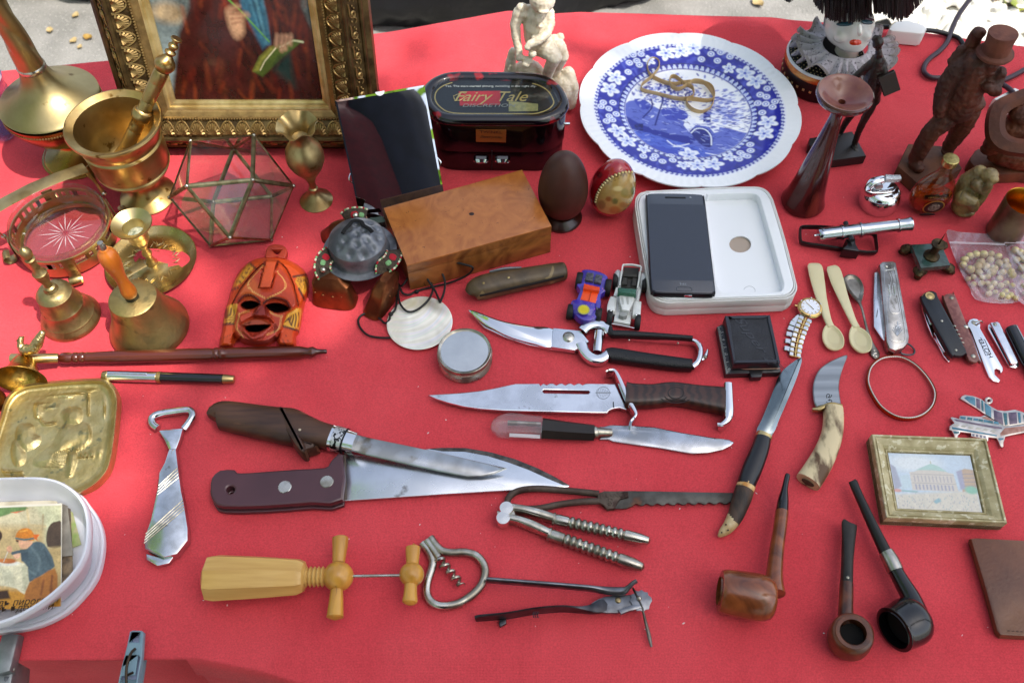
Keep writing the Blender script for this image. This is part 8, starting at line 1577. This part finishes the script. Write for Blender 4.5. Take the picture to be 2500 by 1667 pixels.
def pricket():
    h = .021; t = T('marble_pricket','square green marble candle spike on bronze paw feet','candle holder',U5(1090,560)); br = M('old_bronze','5a4a34','33291c',metal=.8,rough=.45,sc=90,bump=.0006,bsc=400)
    PR('marble_slab',U5,[(812,318),(1215,300),(1350,600),(945,640)],h-.007,h,M('green_marble','2f4a44','1f3530',rough=.25,sc=40,dist=2,coat=.4,c3='7d9a90',sc3=45,t3=.66),t,1,.0006); PR('skirt',U5,[(835,335),(1200,318),(1325,610),(950,645)],h-.012,h-.0072,br,t,1,.0004)
    for x,y,dx,dy in ((760,380,-70,40),(1215,330,30,0),(1310,640,45,50),(930,680,-30,80)):
        sculpt([('c',[U5(x,y,h-.010),U5(x+dx*.5,y+dy*.5,.010),U5(x+dx*.7,y+dy*.8,.004),U5(x+dx,y+dy,.003)],[.006,.0052,.0042,.0036]),('e',U5(x+dx*1.1,y+dy*1.05,.0028),(.0045,.004,.0026)),('e',U5(x,y,h-.012),(.0085,.007,.0045))],'paw_foot',br,t,vox=.0009,smo=2,rough=.0007,rsc=700)
    c = U5(1085,480,h); k = U5.m(c,1); B(MB().lathe([(108*k,0),(106*k,.002),(80*k,.004),(62*k,.006),(52*k,.010),(52*k,.017),(62*k,.019),(92*k,.021),(96*k,.0225),(90*k,.0235),(30*k,.0225),(14*k,.023),(9*k,.033),(2*k,.041),(0,.0415)],36,c),'spike_column',br,t)
pricket()
def bead_bags():
    film = glassy('bag_film','f6f0f4',1.45,.10,haze=.13,hz='f4ecf4'); rg = np.random.default_rng(9); bm = M('ivory_bead','d6c795','c8b67e',rough=.3,sc=60,sss=.2,coat=.3)
    for nm,out,cen,ctr,pts_,lab in (('a',[(1303,125),(1500,150),(2045,190),(2110,260),(2290,700),(2300,1090),(1740,1090),(1600,900),(1490,700),(1340,330)],(1850,650),None,[(1540,530),(1610,480),(1695,455),(1800,455),(1900,450),(2000,485),(2100,550),(1760,560),(1890,530),(2010,575),(1520,600),(1620,660),(1720,620),(1830,620),(1940,650),(2120,620),(2170,690),(1735,700),(1660,760),(1590,790),(1780,770),(1850,760),(1910,700),(1850,850),(1770,850),(1660,860),(1940,850),(2030,880),(1890,910),(1960,970),(2050,1010),(2120,1040),(1870,990),(2190,740),(2060,700),(2240,1050),(2170,1010),(2100,960),(2020,780),(2110,850),(2190,880)],'first clear zip bag of ivory beads beside the marble pricket'),('b',[(2035,145),(2400,185),(2700,200),(2700,1120),(2280,1090),(2180,600),(2080,290)],(2400,640),None,[(2230,400),(2300,430),(2340,520),(2250,530),(2330,640),(2400,600),(2340,760),(2420,720),(2350,880),(2430,860),(2370,980),(2450,960),(2400,460),(2480,560),(2500,700),(2500,840)],'second clear zip bag of beads at the picture edge')):
        dz = .0 if nm == 'a' else .002
        t = T('zip_bag',lab,'bag',U5(*cen)); hf = lambda s_,x,y: .0125*np.clip(1-((x-cen[0])/420)**2,0,1)*np.clip(1-((y-cen[1]-60)/400)**2,0,1)+.0012*np.sin(x*.021+y*.013)+.0008*np.sin(x*.05-y*.04)+.0010
        B(radial(U5,out,.0022+dz,hf,46,cen,k=8),'film',film,t,sharp=180,fix=False); B(radial(U5,out,.0006+dz,lambda s_,x,y: 0*x,3,cen,k=4),'lower_film',film,t,fix=False)
        if nm == 'a': za = (1335,285),(2090,310)
        else: za = (2085,280),(2600,300)
        for o_ in (0,14): SW('zip_line',U5,[(za[0][0],za[0][1]+o_,.005+dz,4,.0004),(za[1][0],za[1][1]+o_,.005+dz,4,.0004)],M('zip_white','e8dfe8',rough=.3),t,k=1,n=6)
        s_ = T('bead_necklace',('pile of round cream beads inside the first zip bag' if nm == 'a' else 'cream beads inside the bag at the picture edge'),'beads',U5(*cen)); proto = None
        for x,y in pts_:
            r = rg.uniform(.0042,.0052) if y < 760 else rg.uniform(.0032,.0042); p = U5(x,y,r+.001)-s_.location
            if proto is None: proto = B(MB().ball(s_.location,.0046,14,9),'bead',bm,s_); o = proto
            else: o = dup(proto,s_)
            k = r/.0046; o.location = p; o.scale = (k,k*rg.uniform(.85,1),k)
bead_bags()
# ------------------------------------------------------------------ lower left: tub of postcards, peg, clamp; behind: litter; the photographer
def tub():
    wh = M('white_polypropylene','dcdce2','d2d2da',rough=.3,sc=10,sss=.05); t = T('plastic_tub','white plastic tub with its lid underneath','tub',V1(200,600))
    rim = [(0,70),(200,66),(330,72),(450,105),(560,180),(625,275),(650,390),(648,520),(620,650),(540,780),(400,920),(240,1035),(60,1125),(-150,1170),(-380,1120),(-520,960),(-580,700),(-570,420),(-500,220),(-350,110),(-180,76)]
    H = .058; R_ = OL(V1,rim,H,4); c = sum(R_,Vector())/len(R_)
    def sc(k,z): return [Vector((c.x+(p.x-c.x)*k,c.y+(p.y-c.y)*k,z)) for p in R_]
    n = len(R_); prof = [(.74,.010),(.76,.008),(.79,.012),(.93,H-.012),(.955,H-.010),(.985,H-.0095),(1.0,H-.008),(1.0,H-.003),(.985,H),(.955,H),(.935,H-.003),(.915,H-.012),(.775,.014),(.75,.0125)]; vs = []; fs = []
    for k,z in prof: vs += sc(k,z)
    for i in range(len(prof)-1):
        for j in range(n): fs.append((i*n+j,i*n+(j+1) % n,(i+1)*n+(j+1) % n,(i+1)*n+j))
    fs.append(tuple((len(prof)-1)*n+j for j in range(n))); fs.append(tuple(range(n))); B(MB().add(vs,fs),'tub_wall',wh,t)
    lid = [(0,270),(300,190),(560,190),(655,280),(725,390),(756,520),(742,680),(690,830),(560,990),(440,1085),(250,1165),(0,1205),(-250,1210),(-480,1130),(-640,900),(-640,500),(-420,300)]; Lp = OL(V1,lid,.007,4); c2 = sum(Lp,Vector())/len(Lp); pr2 = [(.9,.0005),(1.0,.001),(1.005,.004),(1.0,.0075),(.97,.008),(.955,.005),(.93,.0045),(.92,.0062),(.9,.006)]; vs = []; fs = []; m = len(Lp)
    for k,z in pr2: vs += [Vector((c2.x+(p.x-c2.x)*k,c2.y+(p.y-c2.y)*k,z)) for p in Lp]
    for i in range(len(pr2)-1):
        for j in range(m): fs.append((i*m+j,i*m+(j+1) % m,(i+1)*m+(j+1) % m,(i+1)*m+j))
    fs += [tuple(range(m)),tuple((len(pr2)-1)*m+j for j in range(m))]; l_ = T('tub_lid','white plastic lid lying under the tub of postcards','lid',Vector((c2.x,c2.y,0))); B(MB().add(vs,fs),'lid_rim',wh,l_)
    # cards
    def card(nm,q,z,m,lab,tilt=0):
        P = [V1(x,y,z+(tilt*i_ if i_ else 0)) for (x,y),i_ in zip(q,(1,1,0,0))]; o = MB().add(P+[p-Vector((0,0,.0005)) for p in P],[(0,1,2,3),(4,7,6,5),(0,4,5,1),(1,5,6,2),(2,6,7,3),(3,7,4,0)]); k = T(nm,lab,'postcard',P[3],'old postcards in the tub'); B(o,'card',m,k,smooth=False,fix=False); return k,P
    pc = [M('card_'+str(i),a,b,rough=.7,sc=s_,lo=.45,hi=.6) for i,(a,b,s_) in enumerate((('8f897e','6d675f',30),('5d5248','9a8468',60),('c2b294','8fae5a',40),('d6cdb8','b9ad92',40),('a89878','8a6f4c',50)))]
    card('postcard',[(-300,160),(520,300),(590,560),(-250,900)],.016,pc[2],'pale postcard peeping out beside the tub wall'); card('postcard',[(-300,190),(510,260),(535,880),(-260,940)],.020,pc[1],'dark landscape postcard under the top card')
    k,P = card('postcard',[(-320,190),(470,108),(532,640),(-260,720)],.0235,pc[0],'grey card back with faded purple stamp'); xd = (P[0]-P[1]).normalized(); text('ГОЛОКЪ',.0105,V1(115,195,.0241),xd,(-xd.y,xd.x,0),'stamped_lettering',M('purple_ink','6a58a0',rough=.7),k,sx=1.2)
    card('postcard',[(-320,262),(415,240),(425,700),(-300,720)],.0255,pc[3],'cream card edge just behind the top picture')
    # top picture card
    q = [(-330,300),(452,262),(446,1010),(-340,1060)]; P = [V1(x,y,.028) for x,y in q]; k = T('postcard','old colour postcard of a woman in orange headscarf eating','postcard',P[3],'old postcards in the tub')
    cv = CV(-340,262,452,1060,230,230,'b8a070'); cv.mot(.08,14,5); cv.poly([(-340,262),(452,262),(452,430),(300,440),(0,440),(-340,430)],'b9b090',60); cv.poly([(240,280),(452,262),(452,600),(330,600),(320,380)],'b8b896',50); cv.poly([(-100,300),(190,290),(185,320),(100,335),(0,370),(-100,360)],'5d7a48',10,2); cv.poly([(80,335),(180,320),(120,342)],'b8603c',8)
    cv.poly([(345,590),(342,480),(370,420),(410,402),(452,410),(452,585)],'4a3a2c',8,2); cv.poly([(330,600),(452,590),(452,1060),(400,1060),(380,760)],'b39a68',30); cv.line([(200,310),(215,430),(330,440)],8,'c0a878',20); cv.line([(315,350),(310,470)],8,'a8926a',12)
    cv.poly([(-340,940),(0,900),(452,900),(452,1060),(-340,1060)],'b8822c',40); cv.poly([(-200,760),(0,720),(195,712),(215,850),(180,930),(120,890),(0,870),(-200,880)],'cfc8a8',8,2); cv.poly([(0,740),(90,760),(110,880),(40,860)],'b0ae94',30,al=.7); cv.poly([(160,740),(200,720),(210,860),(180,920)],'a8a88c',20,al=.7); cv.ell(50,712,100,20,'d8d4c4',.3); cv.ell(60,696,62,18,'b0642c',.4); cv.ell(20,692,40,12,'c87838',.5)
    cv.poly([(240,560),(300,555),(345,600),(400,730),(300,800),(215,845),(205,740),(160,690),(165,640),(205,600)],'4a5a60',10,2); cv.poly([(150,612),(200,610),(210,680),(160,700)],'3d4c54',10); cv.line([(230,600),(290,680),(280,760)],10,'6a7a7c',20,3,al=.8); cv.line([(330,620),(370,720)],10,'33424a',20,al=.8); cv.line([(210,760),(260,790)],10,'6d7f80',16,al=.8)
    cv.poly([(215,850),(300,800),(400,745),(420,860),(380,960),(250,970),(180,960)],'a06428',12,2); cv.line([(320,830),(300,930)],14,'7a441c',16); cv.line([(380,800),(370,920)],14,'6a3818',16)
    cv.poly([(130,530),(225,530),(235,570),(190,605),(150,600),(138,565)],'d8a480',8,2); cv.poly([(118,540),(125,490),(160,458),(210,455),(245,490),(250,545),(190,545)],'c87820',8,2); cv.line([(120,530),(180,540),(245,530)],14,'4d6a68',6,2); cv.poly([(245,500),(290,500),(270,530),(280,550),(248,530)],'c8601c',6); cv.line([(150,480),(200,470)],8,'e0a040',10); cv.poly([(118,540),(140,545),(138,560),(120,555)],'4a2c1c',5); cv.ell(72,610,20,26,'d09a78',.3); cv.ell(125,650,26,30,'d8a888',.3); cv.line([(95,640),(130,630),(200,620)],22,'4a5a60',6); cv.line([(60,630),(30,700)],6,'c8c4b8',4); cv.ell(-10,510,30,40,'3a2418',.3); cv.poly([(-30,910),(60,900),(80,960),(0,970)],'3a2416',16); cv.mot(.10,2.5,6); cv.mot(.10,10,16); cv.mot(.05,1.5,26); cv.line([(-340,300),(452,263)],30,'d8d2c4',6); cv.line([(450,262),(446,1010)],8,'d8d2c4',4)
    nu_ = nv_ = 230; mb = MB(); a,b,c_,d = P; mb.grid(lambda u,v: (d*(1-u)+c_*u)*(1-v)+(a*(1-u)+b*u)*v+Vector((0,0,.0012*sin(u*3.1)*1.0)),nu_,nv_); u,v = np.meshgrid(np.linspace(0,1,nu_),np.linspace(0,1,nv_)); qx = (q[3][0]*(1-u)+q[2][0]*u)*(1-v)+(q[0][0]*(1-u)+q[1][0]*u)*v; qy = (q[3][1]*(1-u)+q[2][1]*u)*(1-v)+(q[0][1]*(1-u)+q[1][1]*u)*v; mb.c = cv.get(qx,qy).reshape(-1,3); B(mb,'picture_side',M('postcard_print','ffffff',rough=.45,attr=True,coat=.15),k,fix=False)
    xd = (P[2]-P[3]).normalized(); yd = Vector((-xd.y,xd.x,0)); ink = M('card_ink','3a2818',rough=.7); text('Не красенъ обѣдъ пирогами',.0088,V1(425,962,.0296),xd,yd,'caption_lettering',ink,k,shear=.15,align='RIGHT'); text('а красенъ ѣдоками',.0092,V1(390,1008,.0296),xd,yd,'caption_lettering',ink,k,shear=.15,align='RIGHT')
tub()
def pegs():
    bl = M('peg_plastic','7d98a3','6f8a96',rough=.4,sc=40); t = T('clothes_peg','grey-blue plastic clothes peg clipped on the table edge','clothes peg',V1(980,1400))
    def arm(z0,z1,dx,m,hs):
        o1 = OL(V1,[(948+dx,1190),(960+dx,1183),(1028+dx,1184),(1042+dx,1196),(1030+dx,1380),(1010+dx,1500),(985+dx,1660),(835+dx,1660),(880+dx,1450),(920+dx,1300)],z1,1); flat2d([o1]+[OL(V1,h,z1,1) for h in hs],'arm',m,t,z0,z1,.0012)
    arm(.010,.017,0,bl,[[(962,1205),(1014,1205),(1006,1270),(948,1268)],[(915,1375),(993,1372),(975,1500),(895,1505)]]); B(MB().prism(OL(V1,[(945,1192),(1036,1192),(1026,1380),(1000,1540),(865,1540),(925,1290)],.0125),.0105),'inner_web',M('peg_lilac','8a94b0',rough=.4),t); arm(-.012,-.004,22,bl,[])
    B(MB().tube(PT(V1,[(982,1318,.018),(955,1345,.021),(932,1400,.022),(918,1470,.021),(918,1568,.018),(925,1640,.014)],4),.0013,8),'spring_wire',M('spring_brown','3a2e22',metal=.6,rough=.4),t); B(MB().tube(PT(V1,[(925,1510,.016),(965,1490,.018)],2),.0012,8),'spring_end',M('spring_brown2','3a2e22',metal=.6,rough=.4),t)
    t = T('table_clamp','dull grey metal clamp gripping the front table edge','clamp',V1(60,1400)); PR('jaw',V1,[(8,1212),(60,1203),(135,1207),(118,1290),(92,1400),(70,1480),(0,1500),(-80,1500)],.0006,.012,alum,t,1,.003); PR('arm',V1,[(-70,1420),(100,1400),(92,1500),(60,1667),(-120,1667)],-.03,.004,alum,t,1,.002); B(MB().ball(V1(80,1468,.005),(.0035,.0035,.002),12,7),'bolt',silver,t); B(MB().tube([V1(50,1520,.004),V1(40,1667,-.004)],.0022,8),'rod',iron,t)
pegs()
def litter():
    G = lambda x,y,z=0: W(x,y,GZ+z)
    # dark low shape behind the table, modelled as one long black solid
    a,b = G(380,-60,.05),G(1620,-70,.05); c = (a+b)/2
    sculpt([('c',[a+Vector((-.6,.12,.02)),(a+c)/2+Vector((0,-.0,.02)),c+Vector((0,-.05,.02)),(b+c)/2+Vector((0,-.02,.02)),b+Vector((.05,.06,0))],[.12,.14,.15,.15,.1]),('e',c+Vector((.2,.1,.06)),(.6,.16,.16)),('e',a+Vector((.1,.1,.05)),(.4,.15,.14))],'black_form',M('black_sheet','0d0d0f','17171a',rough=.4,sc=6,bump=.01,bsc=14),vox=.022,smo=4,rough=.02,rsc=7)
    o = bpy.data.objects['black_form']; tag(o,'long low black form on the asphalt behind the stall','form')
    pap = M('newsprint','e6e2d6','cfcbbf',rough=.8,sc=9,c3='9d9b94',sc3=24,t3=.66); rg = np.random.default_rng(21)
    for i,(x,y,s_,lab) in enumerate(((2300,20,.20,'crumpled white newspaper beneath the black cord'),(2400,60,.22,'crumpled newspaper sheet behind the top hat carving'),(2330,75,.12,'small scrap of white paper by the table edge'),(2500,90,.18,'grey printed newspaper sheet at the right edge'),(2420,-40,.22,'bright crumpled paper farther back on the ground'),(2250,-20,.16,'crumpled paper beside the black fringe'))):
        p = G(x,y,.06); rz = rg.uniform(0,6); ca,sa = cos(rz),sin(rz); off = Vector((rg.uniform(0,50),0,0))
        def f(u,v):
            X_,Y_ = (u-.5)*s_*2,(v-.5)*s_*1.4; q = Vector((X_*9,Y_*9,0))+off; z = .045*abs(noise.noise(q))+.03*abs(noise.noise(q*2.3))+.012*noise.noise(q*5); return p+Vector((X_*ca-Y_*sa+.02*noise.noise(q*1.5),X_*sa+Y_*ca,z-.025))
        solo(MB().grid(f,46,36),'newspaper',pap,lab,'newspaper','papers littering the ground',sharp=30,fix=False,thick=.0006)
    lm = [M('dry_leaf_'+str(i),a,b,rough=.6,sc=30) for i,(a,b) in enumerate((('a08038','7a5828'),('a8a83a','6d7a2a'),('b09a6c','8f7848'),('8a6a40','6a4a2c')))]
    def leaf(x,y,s_,m,g=None,lab=None,z=.004):
        p = G(x,y,z); a = rg.uniform(0,6); mb = MB(); u = Vector((cos(a),sin(a),0)); w = Vector((-sin(a),cos(a),0))
        def f(i,j): v = (j-.5)*2; t_ = i; W_ = s_*.42*math.sin(pi*min(1,t_*.96+.02))**.8; return p+u*((t_-.5)*s_*1.1)+w*(v*W_)+Vector((0,0,abs(v)*s_*.12+s_*.25*(t_-.5)**2+s_*.05*math.sin(t_*9)))
        mb.grid(f,9,5); return mb
    for x,y,s_,k,lab in ((215,92,.042,0,'curled yellow leaf on the asphalt beside the gilt frame'),(185,38,.035,2,'pale fallen leaf near the dark strip'),(122,75,.035,2,'faded leaf on the asphalt by the vase neck'),(180,100,.035,2,'pale leaf left of the curled yellow leaf'),(195,115,.025,2,'tiny pale leaf near the cloth hem'),(1065,60,.045,2,'yellow leaf behind the sitting figurine'),(1385,25,.05,0,'orange leaf on the dark ground by the figurine'),(1850,8,.06,2,'yellow leaf stalk on the asphalt behind the plate'),(30,105,.03,2,'pale leaf at the far corner by the bottle')):
        solo(leaf(x,y,s_*.6,0),'fallen_leaf',lm[k],lab,'leaf','leaves fallen on the asphalt',fix=False)
    mb = [MB() for _ in lm]
    for i in range(150):
        x,y = rg.uniform(2400,2640),rg.uniform(-110,30); k = int(rg.integers(0,4)); q = leaf(x,y,rg.uniform(.04,.08),0,z=rg.uniform(0,.06)); mb[k].add(q.v,q.f)
    for k in range(4): tag(B(mb[k],'leaf_litter',lm[k],fix=False),'heap of dry leaves among the littered papers','leaves',kind='stuff')
    # kerb line: darker strip of asphalt patch
litter()
def photographer():
    """the person taking the picture stands at the near side of the stall; seen in the mirror and shades the near edge"""
    t = T('person','person in dark navy jacket over a deep red jumper, seen in the mirror','person',(.03,-.26,GZ))
    skin = M('skin','c08a6c',rough=.5,sss=.1); jk = M('navy_jacket','10131c','181c28',rough=.8,sc=20); tr = M('dark_trousers','14161c',rough=.85); rd = M('red_jumper','4a0a10','3d080d',rough=.9,sc=60)
    b = Vector((.03,-.26,GZ)); P = lambda x,y,z: b+Vector((x*1.12,y,z*1.12))
    body = sculpt([('c',[P(-.11,0,.06),P(-.11,.01,.48),P(-.09,0,.88)],[.055,.065,.09]),('c',[P(.11,0,.06),P(.11,.01,.48),P(.09,0,.88)],[.055,.065,.09]),('e',P(-.12,.06,.04),(.05,.13,.045)),('e',P(.12,.06,.04),(.05,.13,.045)),('e',P(0,0,.95),(.18,.12,.16)),('c',[P(0,0,1.0),P(0,.01,1.2),P(0,.01,1.36)],[(.17),(.17),(.15)]),('e',P(0,.0,1.38),(.22,.1,.08)),('c',[P(0,.01,1.42),P(0,.03,1.52)],[.055,.055]),('e',P(0,.06,1.62),(.078,.10,.12)),
        ('c',[P(-.2,.0,1.38),P(-.27,.0,1.12),P(-.26,.06,.86)],[.06,.05,.038]),('c',[P(.2,0,1.38),P(.27,.0,1.12),P(.26,.06,.86)],[.06,.05,.038]),('e',P(-.26,.08,.79),(.03,.045,.06)),('e',P(.26,.08,.79),(.03,.045,.06)),('e',P(0,.155,1.60),(.014,.02,.02))],'body',skin,t,vox=.014,smo=3)
    sculpt([('c',[P(-.11,0,.10),P(-.11,.01,.48),P(-.09,0,.88)],[.066,.076,.10]),('c',[P(.11,0,.10),P(.11,.01,.48),P(.09,0,.88)],[.066,.076,.10]),('e',P(0,0,.93),(.19,.13,.14))],'trousers',tr,t,vox=.014,smo=3)
    sculpt([('c',[P(0,0,.92),P(0,.01,1.2),P(0,.01,1.34)],[.185,.185,.17]),('e',P(0,0,1.38),(.235,.115,.09)),('c',[P(0,.02,1.36),P(0,.03,1.54)],[.10,.078])],'jumper',rd,t,vox=.014,smo=3)
    sculpt([('c',[P(s_*.125,.03,.84),P(s_*.13,.035,1.15),P(s_*.13,.04,1.46)],[.13,.13,.12]) for s_ in (-1,1)]+[('c',[P(0,-.09,.86),P(0,-.09,1.38)],[.15,.14])]+[('c',[P(s_*.2,0,1.38),P(s_*.28,.0,1.12),P(s_*.26,.05,.90)],[.08,.07,.055]) for s_ in (-1,1)],'jacket',jk,t,vox=.014,smo=3)
    sculpt([('e',P(0,.035,1.66),(.086,.10,.10)),('e',P(0,.0,1.6),(.08,.07,.11))],'hair',M('hair_dark','1c130d',rough=.6),t,vox=.01,smo=3)
photographer()
